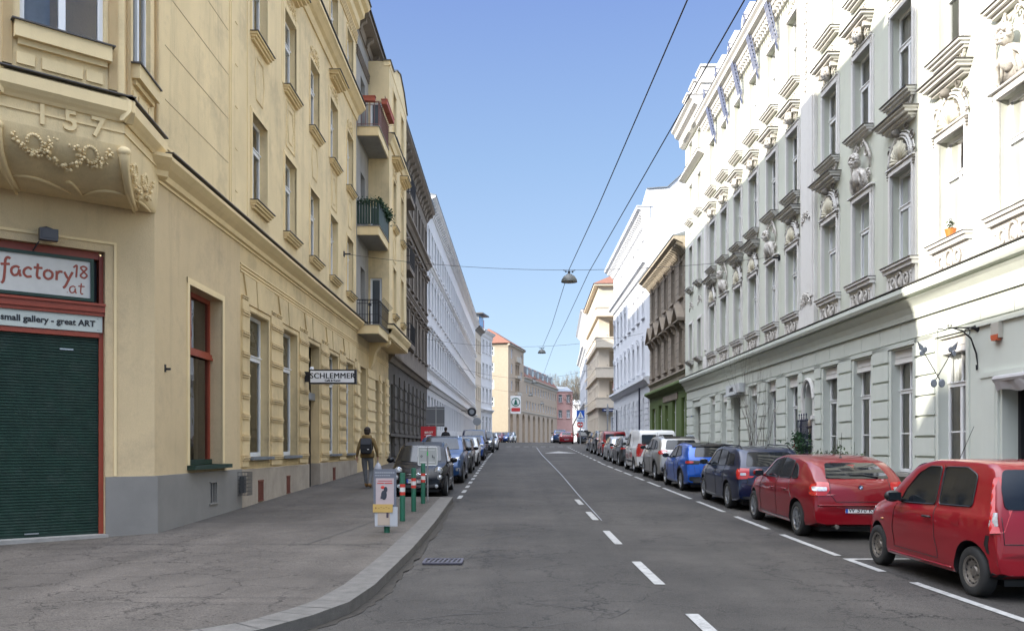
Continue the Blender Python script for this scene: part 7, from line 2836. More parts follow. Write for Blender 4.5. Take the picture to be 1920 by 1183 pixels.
blue = dict(L=4.06, W=1.76, H=1.44, r=.32, wx=(.80, 3.34), gc=.18, paint=BLUE, rim='twin', mirror_m=M_BLACKG, handle_m=BLUE,
    top=[(0, .60), (.03, .85), (.10, 1.02), (.30, 1.30), (.42, 1.39), (1.2, 1.44), (1.7, 1.44), (2.2, 1.37), (2.8, 1.06), (2.98, .98), (3.6, .88), (3.9, .76), (4.06, .55)],
    belt=[(0, 1.02), (.9, 1.0), (2.0, .94), (3.0, .89), (4.06, .68)],
    side=[('rear', [(.86, 1.08), (1.60, 1.00), (1.60, 1.36), (1.15, 1.33)]), ('front', [(1.66, .99), (2.66, .94), (2.40, 1.12), (2.12, 1.29), (1.66, 1.36)])],
    seams=[[(1.63, 1.38), (1.65, .96), (1.62, .28)], [(2.75, .9), (2.78, .5), (2.74, .28), (1.2, .26)], [(.95, 1.05), (1.0, .85), (1.15, .66)]],
    handles=[(1.85, .86)], mirror=(2.56, 1.0), tumble=.32,
    ws=[(2.18, .54), (2.18, -.54), (2.85, -.64), (2.92, 0), (2.85, .64)],
    bl=[(-.56, 1.04), (.56, 1.04), (.54, 1.16), (.48, 1.33), (-.48, 1.33), (-.54, 1.16)], extra=ex_blue, sill=.05, trim='black')
C4 = car('parked_car', 'vivid blue hatchback with a black roof parked between the navy estate and a silver crossover', 'car', 'cars parked on the right', blue)

# ---- 5 silver crossover
def ex_suv(c):
    d = c['decal']
    for s in (1, -1):
        d('tail_light', [(s * .50, 1.10), (s * .82, 1.12), (s * .84, .96), (s * .56, .98)], 'B', M_TAIL, .012, .03, .05)
        d('reverse_light', [(s * .54, 1.06), (s * .68, 1.07), (s * .68, 1.01), (s * .56, 1.01)], 'B', M_LENS, .018, .02, .05)
        d('tail_light', [(.06, 1.10), (.30, 1.06), (.22, .99), (.06, .97)], 'L' if s == 1 else 'R', M_TAIL, .01, .02, .05)
        d('headlight', [(s * .42, .74), (s * .78, .84), (s * .74, .92), (s * .42, .86)], 'F', M_LENS, .008, .03)
        d('fog_light', [(s * .6, .45), (s * .74, .45), (s * .74, .55), (s * .6, .55)], 'F', M_LENS, .01, .03)
        b_ = MB(); z = c['H'] - .03
        b_.tube([(.6, s * .56, z - .03), (.8, s * .56, z + .045), (2.1, s * .57, z + .045), (2.3, s * .58, z - .04)], .016, 6)
        b_.obj('roof_rail', M_CHROME if c['P'].get('railc') else M_BLACK, c['root'])
    d('bumper', [(-.72, .24), (.72, .24), (.74, .52), (-.74, .52)], 'B', M_BLACK, .010, .04)
    d('grille', [(-.38, .62), (.38, .62), (.40, .80), (-.40, .80)], 'F', M_BLACK, .008, .04)
    d('lower_grille', [(-.50, .30), (.50, .30), (.46, .48), (-.46, .48)], 'F', M_BLACK, .008, .04)
    if c['P'].get('roofblack'): d('roof_panel', [(.42, -.55), (2.1, -.58), (2.1, .58), (.42, .55)], 'T', M_BLACKG, .004, .05)
    plate(c, 'B', 0.0, .70, 'W 952 HM'); plate(c, 'F', 0.0, .54, 'W 118 KR'); badge(c, .92, .04)
    bar(c, 'F', [(-.36, .71), (.36, .71)], .025, 'grille_bar', M_CHROME, .014)
    antenna(c, .6, .2, -.1)
SILV = PAINT('silver_beige_paint', (.36, .35, .33), .55)
suv = dict(L=4.16, W=1.77, H=1.60, r=.34, wx=(.80, 3.40), gc=.20, paint=SILV, rim='five', mirror_m=M_BLACKG, sill=.10, railc=1, roofblack=1,
    top=[(0, .62), (.03, .95), (.10, 1.12), (.32, 1.46), (.46, 1.54), (1.2, 1.60), (1.8, 1.59), (2.3, 1.52), (2.88, 1.20), (3.05, 1.12), (3.65, 1.02), (3.98, .88), (4.16, .60)],
    belt=[(0, 1.10), (1.2, 1.08), (3.0, 1.02), (4.16, .78)],
    side=[('quarter', [(.58, 1.16), (.98, 1.13), (1.02, 1.44), (.76, 1.42)]), ('rear', [(1.04, 1.13), (1.72, 1.11), (1.72, 1.50), (1.08, 1.46)]), ('front', [(1.78, 1.11), (2.76, 1.07), (2.5, 1.24), (2.24, 1.42), (1.78, 1.50)])],
    seams=[[(1.75, 1.52), (1.77, 1.08), (1.75, .34)], [(2.84, 1.02), (2.86, .6), (2.82, .34), (1.2, .32)], [(1.03, 1.12), (1.06, .9), (1.16, .7)]],
    handles=[(1.2, .96), (1.95, .94)], mirror=(2.66, 1.14), tumble=.26,
    ws=[(2.28, .54), (2.28, -.54), (2.95, -.66), (3.02, 0), (2.95, .66)],
    bl=[(-.58, 1.14), (.58, 1.14), (.56, 1.26), (.50, 1.47), (-.50, 1.47), (-.56, 1.26)], extra=ex_suv, trim='black')
C5 = car('parked_car', 'silver beige crossover with a dark roof parked ahead of the white van', 'car', 'cars parked on the right', suv)

# ---- 6 white van
def ex_van(c):
    d = c['decal']
    for s in (1, -1):
        d('tail_light', [(s * .77, 1.25), (s * .84, 1.22), (s * .87, .72), (s * .77, .70)], 'B', M_TAIL, .012, .02, .05)
        d('tail_light', [(.05, 1.25), (.16, 1.22), (.16, .72), (.05, .70)], 'L' if s == 1 else 'R', M_TAIL, .01, .02, .05)
        d('headlight', [(s * .48, .72), (s * .80, .80), (s * .72, .98), (s * .50, .88)], 'F', M_LENS, .008, .03)
        d('rear_window', [(s * .05, 1.20), (s * .66, 1.20), (s * .66, 1.62), (s * .05, 1.62)], 'B', M_CARG, .006, .06)
        d('red_lettering_patch', [(1.2, .62), (1.9, .62), (1.9, .85), (1.2, .85)], 'L' if s == 1 else 'R', M_TAIL, .004, .02)
        d('red_lettering_patch', [(2.3, .55), (3.0, .55), (3.0, .75), (2.3, .75)], 'L' if s == 1 else 'R', M_TAIL, .004, .02)
        d('side_moulding', [(1.3, .42), (2.9, .42), (2.9, .50), (1.3, .50)], 'L' if s == 1 else 'R', M_BLACK, .01, .02)
    bar(c, 'B', [(0, .5), (0, 1.7)], .012, 'door_seam', M_BLACK, .002)
    d('bumper', [(-.76, .26), (.76, .26), (.78, .48), (-.78, .48)], 'B', M_BLACK, .010, .04)
    plate(c, 'B', -.35, .82, 'W 605 BV')
WHITE = PAINT('white_car_paint', (.62, .62, .62), v=.03)
van = dict(L=4.28, W=1.83, H=1.82, r=.32, wx=(.85, 3.55), gc=.2, paint=WHITE, rim='steel', mirror_m=M_BLACK, handle_m=M_BLACK, boxy=.6, tail=.04,
    top=[(0, .7), (.02, 1.2), (.05, 1.55), (.12, 1.74), (.3, 1.80), (1.2, 1.82), (2.3, 1.81), (2.7, 1.72), (3.3, 1.28), (3.45, 1.20), (3.9, 1.08), (4.15, .9), (4.28, .6)],
    belt=[(0, 1.12), (2.2, 1.10), (3.4, 1.05), (4.28, .8)],
    side=[('front', [(2.28, 1.14), (3.22, 1.10), (2.95, 1.32), (2.62, 1.60), (2.28, 1.64)])],
    seams=[[(2.24, 1.68), (2.24, .34)], [(3.3, 1.05), (3.3, .6), (3.1, .34), (1.3, .34)], [(1.25, 1.5), (1.25, .7)]],
    handles=[(2.42, .98), (1.45, .98)], mirror=(3.1, 1.16), tumble=.14,
    ws=[(2.72, .62), (2.72, -.62), (3.4, -.72), (3.48, 0), (3.4, .72)], bl=None, extra=ex_van, trim='black')
C6 = car('delivery_van', 'white small delivery van with red markings and twin rear windows', 'van', 'cars parked on the right', van)

# ---- left row: black round eyed mini car facing us
def ex_mini(c):
    d = c['decal']
    for s in (1, -1):
        for (y, z, rr_, nm) in ((.56, .72, .115, 'headlight'), (.60, .55, .072, 'fog_light')):
            l_, n_ = c['hit']('F', s * y, z)
            Mx = Matrix.Translation(l_ + Vector((-.04, 0, 0))) @ Matrix.Rotation(pi / 2, 4, 'Y')
            b_ = MB(); b_.lathe([(rr_, 0), (rr_ * 1.02, .05), (rr_ * .9, .075)], 20, Mx)
            o = b_.obj(nm, M_CHROME, c['root'], smooth=40)
            b_ = MB(); b_.lathe([(rr_ * .9, .06), (rr_ * .6, .082), (0, .09)], 20, Mx); b_.obj('lamp_lens', M_LENS, o, smooth='all')
        l_, _ = c['hit']('F', s * .52, .31)
        b_ = MB(); b_.lathe([(.045, 0), (.05, .03), (0, .035)], 14, Matrix.Translation(l_) @ Matrix.Rotation(pi / 2, 4, 'Y')); b_.obj('fog_light', M_LENS, c['root'])
        d('tail_light', [(s * .55, .95), (s * .65, .95), (s * .68, .70), (s * .58, .70)], 'B', M_TAIL, .01, .03)
    d('lower_grille', [(-.48, .27), (.48, .27), (.52, .38), (-.52, .38)], 'F', M_BLACK, .01, .04)
    bar(c, 'F', [(-.30, .625), (.30, .625)], .022, 'chrome_whisker', M_CHROME, .012)
    l_, _ = c['hit']('F', 0, .63)
    b_ = MB(); b_.lathe([(.045, 0), (.03, .02), (0, .02)], 16, Matrix.Translation(l_) @ Matrix.Rotation(pi / 2, 4, 'Y'))
    b_.obj('badge', [M_CHROME], c['root'])
    plate(c, 'F', -.04, .45, 'W 48 IBW')
    d('bonnet_colour', [(2.72, -.45), (3.35, -.38), (3.42, 0), (3.35, .38), (2.72, .45)], 'T', NAVYG, .004, .06) if False else None
    d('roof_panel', [(.5, -.50), (2.0, -.54), (2.0, .54), (.5, .50)], 'T', M_BLACK, .006, .05)
    antenna(c, 1.9, .3, -.1)
    for s, v in ((1, 'L'), (-1, 'R')):
        bar(c, v, [(.6, .93), (2.4, .91)], .012, 'chrome_strip', M_CHROME, .004)
        bar(c, v, [(1.0, .45), (2.45, .45)], .02, 'side_strip', M_CHROME, .006)
mini = dict(L=3.57, W=1.63, H=1.49, r=.285, wx=(.62, 2.92), gc=.17, paint=M_BLACKG, rim='five', boxy=0, nose=.2, tail=.16, mirror_m=M_BLACKG,
    top=[(0, .5), (.03, .75), (.10, .95), (.32, 1.30), (.55, 1.42), (1.1, 1.485), (1.6, 1.48), (2.05, 1.38), (2.6, 1.02), (2.75, .93), (3.1, .85), (3.4, .74), (3.53, .60), (3.57, .48)],
    belt=[(0, .95), (1.2, .93), (2.6, .88), (3.57, .62)],
    side=[('rear', [(.72, 1.0), (1.22, .97), (1.24, 1.38), (.95, 1.34)]), ('front', [(1.30, .97), (2.45, .92), (2.2, 1.12), (1.95, 1.32), (1.30, 1.39)])],
    seams=[[(1.27, 1.4), (1.28, .95), (1.24, .6), (1.28, .28)], [(2.5, .9), (2.52, .4), (2.46, .28), (1.28, .26)]],
    handles=[(1.42, .82)], handle_m=M_CHROME, mirror=(2.36, .96), tumble=.30,
    ws=[(2.06, .50), (2.06, -.50), (2.68, -.58), (2.76, 0), (2.68, .58)],
    bl=[(-.46, .98), (.46, .98), (.42, 1.25), (-.42, 1.25)], extra=ex_mini, trim='chrome')
C7 = car('parked_car', 'small round eyed black city car facing the camera behind the bollards', 'car', 'cars parked on the left', mini)

# ---- placing and repeating ---------------------------------------------------
def repaint(root, new, old):
    for ch in root.children:
        if ch.data and any(m == old for m in ch.data.materials):
            ch.data = ch.data.copy()
            for i, m in enumerate(ch.data.materials):
                if m == old: ch.data.materials[i] = new
        for g in ch.children:
            if g.data and any(m == old for m in g.data.materials):
                g.data = g.data.copy()
                for i, m in enumerate(g.data.materials):
                    if m == old: g.data.materials[i] = new

def park(c, x, y, toward=False, yaw=0.0):
    """rear bumper (or nose, for toward) at distance y, centred on x"""
    Lc = {C1: 3.41, C2: 4.22, C3: 4.25, C4: 4.06, C5: 4.16, C6: 4.28, C7: 3.57}.get(c, 4.1)
    pitch = atan2(gz(y + 3) - gz(y + 0.5), 2.5)
    if not toward:
        c.location = (x, y, gz(y) + .002)
        c.rotation_euler = Euler((0, -pitch, pi / 2 + yaw), 'XYZ')
    else:
        yy_ = y + c.get('len', Lc)
        c.location = (x, yy_, gz(yy_) + .002)
        c.rotation_euler = Euler((0, pitch, -pi / 2 + yaw), 'XYZ')

park(C1, 5.79, 8.83); park(C2, 5.95, 14.32); park(C3, 6.03, 19.42); park(C4, 6.07, 25.15); park(C5, 6.12, 30.0); park(C6, 6.2, 35.45)
park(C7, -2.52, 23.3, True)

def clone(src, x, y, toward, paint, old, label, group, yaw=0, sc=1.0, name=None):
    c = copy_tree(src)
    if paint: repaint(c, paint, old)
    c['label'] = label; c['group'] = group
    if name: c.name = name
    L0 = {C1: 3.41, C2: 4.22, C3: 4.25, C4: 4.06, C5: 4.16, C6: 4.28, C7: 3.57}[src]
    c['len'] = L0 * sc
    c.scale = (sc, sc, sc)
    park(c, x, y, toward, yaw)
    del c['len']
    return c
GR, GL = 'cars parked on the right', 'cars parked on the left'
DGREY = PAINT('dark_grey_car_paint', (.025, .027, .03), .3)
SILV2 = PAINT('silver_paint', (.42, .43, .45), .6)
BLUE2 = PAINT('steel_blue_car_paint', (.018, .055, .15), .35)
BLUE3 = PAINT('mid_blue_car_paint', (.012, .05, .20), .3)
clone(C4, 6.3, 41.6, False, DGREY, BLUE, 'dark grey hatchback just beyond the white van', GR)
clone(C2, 6.42, 46.9, False, SILV2, RED2, 'silver hatchback two places beyond the white van', GR)
clone(C6, 6.75, 54.2, False, RED2, WHITE, 'red people carrier beyond the silver hatchback', GR, sc=.92, name='people_carrier')
clone(C5, 6.9, 59.6, False, DGREY, SILV, 'dark grey crossover beyond the red people carrier', GR, sc=1.04)
clone(C3, 7.15, 66.5, False, NAVY, NAVY, 'dark estate car last before the side street on the right', GR)
clone(C2, 6.6, 98, False, RED2, RED2, 'far red saloon standing past the zebra crossing', GR, yaw=-.06)
clone(C5, 6.2, 104, False, BLUE2, SILV, 'far dark blue crossover in front of the far red saloon', GR, yaw=-.06)
clone(C4, 8.9, 99, False, DGREY, BLUE, 'far dark car right of the far red saloon', GR, yaw=-.06)
clone(C6, 9.8, 112, False, SILV2, WHITE, 'far silver van before the cream house corner', GR, yaw=-.08, name='van')
clone(C2, 8.1, 134, True, SILV2, RED2, 'far silver car facing us before the arcades', GR, yaw=-.2)
clone(C3, 11.5, 128, False, WHITE, NAVY, 'far white estate near the pedestrian crossing sign', GR, yaw=-.1)
clone(C5, -2.42, 28.7, True, BLUE2, SILV, 'steel blue crossover behind the black city car', GL)
clone(C4, -2.40, 34.9, True, DGREY, BLUE, 'dark grey hatchback between the blue crossover and the white car', GL)
clone(C2, -2.36, 41.3, True, WHITE, RED2, 'white hatchback in the left row', GL)
clone(C4, -2.28, 48.8, True, BLUE3, BLUE, 'mid blue hatchback beyond the white one in the left row', GL)
clone(C6, -2.36, 55.6, True, NAVY, WHITE, 'dark blue van in the left row', GL, sc=.97, name='dark_van')
clone(C5, -2.02, 63.5, True, DGREY, SILV, 'dark crossover beyond the dark blue van', GL)
clone(C3, -1.75, 71, True, SILV2, NAVY, 'silver estate last of the left row before the crossing', GL)
clone(C2, -1.35, 112, True, RED2, RED2, 'far red car across the crossing on the left', GL, yaw=-.12)
clone(C4, -.5, 113.5, True, BLUE3, BLUE, 'far blue car beside the far red one on the left', GL, yaw=-.12)
clone(C5, .3, 121, True, SILV2, SILV, 'far silver crossover behind the far blue car on the left', GL, yaw=-.15)
# ================================================================ STREET FURNITURE, WIRES, PEOPLE, PLANTS
# bollards
M_BGREEN = mat('green_bollard_paint', (.012, .105, .062), .5, var=.15, scale=8)
M_BRED = mat('red_reflective_band', (.50, .035, .025), .5)
M_BWHT = mat('white_reflective_band', (.62, .62, .60), .5)
def bollard(x, y, label, bands=True, h=.93):
    o = empty('bollard', (x, y, gz(y) + .122), 0, label, 'bollard', 'green bollards along the kerb')
    b = MB(); b.lathe([(.052, 0), (.052, h - .02), (.046, h)], 16); b.obj('post', M_BGREEN, o, smooth=40)
    if bands:
        for z0, z1, m, nm in ((.50, .565, M_BRED, 'red_band'), (.565, .65, M_BWHT, 'white_band'), (.65, .715, M_BRED, 'red_band')):
            b = MB(); b.lathe([(.0535, z0), (.0535, z1)], 16); b.obj(nm, m, o, smooth=40)
    return o
bollard(-2.10, 14.55, 'green bollard carrying a picture poster, nearest the camera', False, .9)
bollard(-2.06, 16.35, 'green bollard with red and white bands, second from the camera')
bollard(-2.06, 18.25, 'green banded bollard, third from the camera')
bollard(-2.05, 20.15, 'green banded bollard in front of the small grey notice plate', True, .95)
# poster holder
po = empty('poster_board', (-2.12, 14.47, gz(14.5) + .66), radians(-2), 'grey framed poster holder with a picture notice strapped to the nearest bollard', 'poster')
po.scale = (.72, 1, .92)
b = MB(); b.prism(round_poly([(-.27, 0), (.27, 0), (.27, .72), (-.27, .72)], .05), 'y', -.02, .0); b.obj('board', mat('blue_grey_plastic', (.13, .14, .17), .5), po, (0, 0, -.12))
b = MB(); b.box(-.215, .215, -.026, -.021, -.06, .43)
b.obj('picture_sheet', mat('pale_pink_paper', (.44, .36, .36), .6, var=.06, scale=9), po)
b = MB(); 
b.ball((-.02, -.03, .12), (.07, .004, .09), 10, 6); b.ball((.02, -.03, .22), (.045, .004, .055), 10, 6); b.box(-.1, -.04, -.032, -.027, .05, .10)
b.obj('picture', mat('dark_picture', (.03, .035, .05), .6), po)
b = MB(); b.ball((-.05, -.029, .26), (.05, .004, .03), 8, 4); b.box(-.16, .17, -.03, -.027, .375, .385); b.box(-.18, -.02, -.03, -.027, .33, .345); b.box(.0, .18, -.03, -.027, .33, .345); b.obj('red_print', M_BRED, po)
b = MB()
for k in range(9): b.box(-.23 + k * .052, -.19 + k * .052, -.025, -.021, .52, .545)
for k in range(7): b.box(-.23 + k * .052, -.19 + k * .052, -.025, -.021, .47, .49)
b.obj('heading', mat('grey_print', (.32, .33, .35), .6), po)
b = MB(); b.box(-.24, .30, -.024, -.012, -.46, -.10)
b.obj('plastic_sleeve', mat('milky_plastic', (.42, .43, .45), .35, var=.1, scale=6), po)
b = MB(); b.box(-.17, .12, -.032, -.025, -.44, -.19); b.obj('beige_sheet', mat('beige_paper', (.42, .34, .27), .7), po)
b = MB(); b.box(.04, .09, -.036, -.033, -.30, -.21); b.obj('stamp', mat('dark_violet_print', (.07, .05, .07), .7), po)
b = MB(); b.box(-.28, .19, -.042, -.034, -.20, -.05); b.obj('yellow_strip', mat('mustard_paper', (.50, .33, .10), .6), po)
b = MB(); b.ball((-.21, -.045, -.12), (.02, .003, .02), 8, 4)
for k in range(5): b.box(-.16 + k * .06, -.12 + k * .06, -.045, -.043, -.13 + (k % 2) * .02, -.12 + (k % 2) * .02)
b.obj('print', mat('brown_print', (.28, .17, .05), .7), po)
# small notice plate beyond
ns = empty('notice_plate', (-1.98, 20.55, gz(20.5) + .12), 0, 'rounded grey metal notice plate with a green dot on the third banded bollard', 'sign')
b = MB(); b.prism(round_poly([(-.24, .88), (.24, .88), (.24, 1.34), (-.24, 1.34)], .04), 'y', -.01, .01); b.obj('plate', mat('pale_grey_plate', (.36, .37, .36), .5), ns)
b = MB(); P = round_poly([(-.23, .89), (.23, .89), (.23, 1.33), (-.23, 1.33)], .04); b.tube([(x, -.013, z) for x, z in P], .008, 4, closed=True)
b.box(-.18, -.02, -.014, -.01, 1.26, 1.272); b.box(.02, .18, -.014, -.01, 1.26, 1.272); b.box(-.18, -.03, -.014, -.01, .96, .972); b.box(.03, .18, -.014, -.01, .96, .972); b.obj('plate_border', M_PLATE, ns)
b = MB(); b.tube([(0, .0, 0), (0, .0, 1.36)], .02, 8); b.obj('pole', M_SIGNG, ns)
b = MB(); b.box(-.012, .012, -.03, -.02, 1.13, 1.22); b.obj('green_mark', mat('bright_green', (.03, .5, .08), .5), ns)
b = MB(); arch_tube(b, -.15, 1.11, .022, .022, .006, -.014, 0, 2 * pi, 10); b.box(.11, .125, -.016, -.012, 1.07, 1.14); b.box(.15, .165, -.016, -.012, 1.04, 1.10); b.box(.125, .16, -.016, -.012, 1.09, 1.10); b.obj('print', M_INK, ns)

# span wires and lamps
def sag(a, b, s, n=14):
    a, b = Vector(a), Vector(b)
    return [a.lerp(b, i / n) - Vector((0, 0, s * 4 * (i / n) * (1 - i / n))) for i in range(n + 1)]
def wire(pts, r, label):
    b = MB(); b.tube(pts, r, 5)
    return tag(b.obj('wire', M_IRON), label, 'wire', 'wires over the street')
wire(sag((-6.0, 31.0, 8.7), (rorg(29.6) - .2, 29.6, 8.28), .52), .008, 'nearest thin span wire crossing the street between the yellow and the ornate house')
wire([(2.62, -4, 8.0), (2.50, 11.9, 7.92), (2.30, 22, 7.87), (2.14, 30.3, 8.0), (2.25, 45, 8.1), (2.35, 60, 8.72)], .012, 'left one of the two long wires running along the street above the lamps')
wire([(3.6, -4, 8.05), (3.32, 11.9, 7.95), (3.05, 22, 7.9), (2.88, 30.6, 7.97), (2.98, 45, 8.25), (3.1, 60, 8.7), (3.7, 96, 9.4)], .012, 'right one of the two long wires running along the street')
def street_lamp(x, y, z, label, s=1.0):
    o = empty('street_lamp', (x, y, z), 0, label, 'lamp', 'lamps hung over the street')
    b = MB(); b.lathe([(.05 * s, .30 * s), (.10 * s, .27 * s), (.20 * s, .20 * s), (.275 * s, .08 * s), (.29 * s, .0), (.28 * s, .0), (.26 * s, .07 * s), (.0, .10 * s)], 24); b.obj('lamp_shade', mat('grey_green_enamel', (.085, .09, .085), .45), o, smooth=40)
    b = MB(); b.lathe([(.26 * s, .015 * s), (.15 * s, -.01 * s), (0, -.015 * s)], 20); b.obj('lamp_glass', mat('frosted_lamp_glass', (.26, .24, .16), .3), o, smooth=True)
    b = MB(); b.lathe([(.035 * s, .28 * s), (.03 * s, .40 * s)], 10); b.tube([(-.22 * s, 0, .42 * s), (0, 0, .36 * s), (.22 * s, 0, .42 * s)], .012 * s, 5); b.ball((.12 * s, 0, .36 * s), .035 * s, 6, 4); b.ball((-.12 * s, 0, .37 * s), .03 * s, 6, 4)
    b.obj('suspension', M_IRON, o)
    return o
street_lamp(2.14, 30.3, 7.54, 'nearest dish shaped street lamp hanging from the span wire')
street_lamp(2.30, 60, 8.28, 'second dish shaped lamp farther down the street')
street_lamp(2.85, 96, 8.85, 'third hanging lamp, small against the arcade house', 1.3)
street_lamp(3.1, 124, 9.1, 'fourth hanging lamp, over the far arcades', 1.3)
street_lamp(5.6, 146, 9.0, 'fifth hanging lamp, farthest, low over the arcades', 1.3)
wire(sag((-6.0, 60, 9.3), (rorg(60) - .2, 60, 9.7), .75), .010, 'second span wire carrying the farther lamp')
wire(sag((-5.6, 96, 10.6), (9.8, 96, 10.6), 1.2), .014, 'third span wire carrying a far lamp')
wire(sag((-5.0, 124, 10.8), (10.4, 124, 10.8), 1.2), .014, 'fourth span wire near the arcade house')

# signs in the distance
def sign_pole(name, x, y, h, label, parts, cat='sign', group=None):
    o = empty(name, (x, y, gz(y) + .12), 0, label, cat, group)
    b = MB(); b.tube([(0, .03, 0), (0, .03, h)], .035, 8); b.obj('pole', M_SIGNG, o)
    parts(o)
    return o
def p1(o):
    b = MB(); b.box(-.52, .42, -.0, .02, 1.85, 2.85); b.m = 1
    for z in (1.95, 2.72): b.box(-.52, .42, -.02, 0, z, z + .04)
    b.box(-.04, .0, -.03, -.0, 1.85, 2.85)
    b.obj('sign_panel', [mat('grey_sign_rear', (.13, .135, .15), .5, metal=.3), M_SIGNG], o)
sign_pole('sign_back', -3.75, 43.5, 2.9, 'back of a big grey traffic sign panel on a pole before the white house', p1)
def p2(o):
    b = MB(); b.box(-.37, .33, -.03, .0, .85, 1.85); b.obj('red_panel', mat('banner_red', (.42, .02, .03), .6), o)
    put_text(o, 'BIRGIT', (.0, -.035, 1.52), .13, M_PLATE, bold=.003)
    b = MB(); b.lathe([(.1, 0), (.1, .01)], 14, Matrix.Translation((-.18, -.03, 1.12)) @ Matrix.Rotation(pi / 2, 4, 'X')); b.box(-.2, .16, -.038, -.031, 1.44, 1.46); b.obj('white_print', M_PLATE, o)
sign_pole('banner_sign', -3.75, 39.5, 1.9, 'red upright banner with white print on the left pavement behind the parked cars', p2)
def p3(o):
    b = MB(); b.lathe([(.55, -.05), (.58, 0), (.55, .05)], 20, Matrix.Translation((0, 0, 3.6)) @ Matrix.Rotation(pi / 2, 4, 'X')); b.obj('disc', M_INK, o)
    b = MB(); b.lathe([(.3, 0), (.3, .02)], 16, Matrix.Translation((0, -.07, 3.6)) @ Matrix.Rotation(pi / 2, 4, 'X')); b.obj('emblem', M_SIGNG, o)
def disc_sign(x, y, z, label, rr_, m):
    o = empty('round_sign', (x, y, z), 0, label, 'sign')
    b = MB(); b.lathe([(rr_ * .93, -.07), (rr_, -.04), (rr_, .04), (rr_ * .93, .07)], 22, Matrix.Rotation(pi / 2, 4, 'X')); b.obj('disc', m, o, smooth=40)
    return o
o = disc_sign(-4.2, 95, 1.65 + 66 * 95 / 1590, 'black round hanging sign far along the left row', .5, M_INK)
b = MB(); b.box(-1.2, -.4, -.03, .03, .1, .16); b.obj('sign_arm', M_IRON, o)
b = MB(); b.lathe([(.28, 0), (.28, .02)], 12, Matrix.Translation((0, -.08, 0)) @ Matrix.Rotation(pi / 2, 4, 'X')); b.obj('emblem', M_SIGNG, o)
o = disc_sign(-3.35, 88, 1.65 + 48 * 88 / 1590, 'grey back of a round traffic sign on a pole, far left', .42, M_SIGNG)
b = MB(); b.tube([(0, .08, -2.9), (0, .08, .4)], .04, 6); b.obj('pole', M_SIGNG, o)
def ped(o):
    b = MB(); b.box(-.42, .42, -.03, 0, 2.75, 3.6); b.obj('blue_panel', M_BLUEP, o)
    b = MB(); b.prism([(-.33, 2.83), (.33, 2.83), (0, 3.5)], 'y', -.036, -.031); b.obj('white_triangle', M_PLATE, o)
    b = MB(); b.ball((.0, -.04, 3.28), (.045, .01, .045), 8, 5); b.tube([(0, -.04, 3.22), (.01, -.04, 3.05), (-.08, -.04, 2.88)], .022, 4); b.tube([(.01, -.04, 3.05), (.1, -.04, 2.88)], .022, 4); b.tube([(-.09, -.04, 3.1), (0, -.04, 3.2), (.09, -.04, 3.08)], .016, 4)
    b.obj('walking_figure', M_INK, o)
    b = MB(); b.box(-.42, .42, -.02, 0, 2.35, 2.68); b.obj('lower_plate', mat('pale_blue_plate', (.35, .45, .6), .5), o)
sign_pole('pedestrian_sign', 7.55, 90, 3.6, 'blue square pedestrian crossing sign with a white triangle at the side street', ped)
def ned(o):
    b = MB(); b.lathe([(.35, 0), (.35, .03)], 20, Matrix.Translation((0, -.0, 2.1)) @ Matrix.Rotation(pi / 2, 4, 'X')); b.obj('red_disc', M_BRED, o)
    b = MB(); b.box(-.26, .26, -.045, -.035, 2.03, 2.17); b.obj('white_bar', M_PLATE, o)
sign_pole('no_entry_sign', 7.75, 93, 2.5, 'red round no entry sign just below the blue crossing sign', ned)
def sp_(o):
    b = MB(); b.tube([(0, 0, 0), (0, 0, 4.2)], .07, 8); b.box(-.12, .12, -.1, .1, 3.1, 3.9); b.obj('mast', M_SIGNG, o)
sign_pole('signal_mast', 10.2, 88, 1, 'grey mast at the corner of the side street beside the cream house', sp_, 'mast')

# ---------------------------------------------------------------- people
def skin_body(name, joints, bones, mats_, assign, parent=None, loc=(0, 0, 0), rz=0, sub=2):
    me = bpy.data.meshes.new(name)
    names = list(joints)
    me.from_pydata([joints[n][:3] for n in names], [(names.index(a), names.index(b)) for a, b in bones], [])
    o = bpy.data.objects.new('tmp', me); COL.objects.link(o)
    md = o.modifiers.new('s', 'SKIN')
    sv = me.skin_vertices[0].data
    for i, n in enumerate(names):
        r_ = joints[n][3]
        sv[i].radius = r_ if isinstance(r_, tuple) else (r_, r_)
        sv[i].use_root = (i == 0)
    sb = o.modifiers.new('u', 'SUBSURF'); sb.levels = sub; sb.render_levels = sub
    bpy.context.view_layer.update()
    dg = bpy.context.evaluated_depsgraph_get()
    out = bpy.data.meshes.new_from_object(o.evaluated_get(dg))
    bpy.data.objects.remove(o)
    out.materials.clear()
    for m in mats_: out.materials.append(m)
    for p in out.polygons:
        p.material_index = assign(p.center)
        p.use_smooth = True
    out.name = name
    return out
M_SKIN = mat('skin', (.42, .24, .16), .6)
M_HAIR = mat('dark_brown_hair', (.022, .014, .010), .8, var=.3, scale=40)
M_JACK = mat('olive_brown_jacket', (.17, .11, .04), .9, var=.15, scale=9, bump=.3)
M_JEAN = mat('faded_grey_jeans', (.15, .155, .165), .9, var=.25, scale=7, bump=.3)
M_BOOT = mat('tan_boots', (.28, .15, .05), .8)
M_PACK = mat('black_backpack_fabric', (.012, .013, .016), .8)
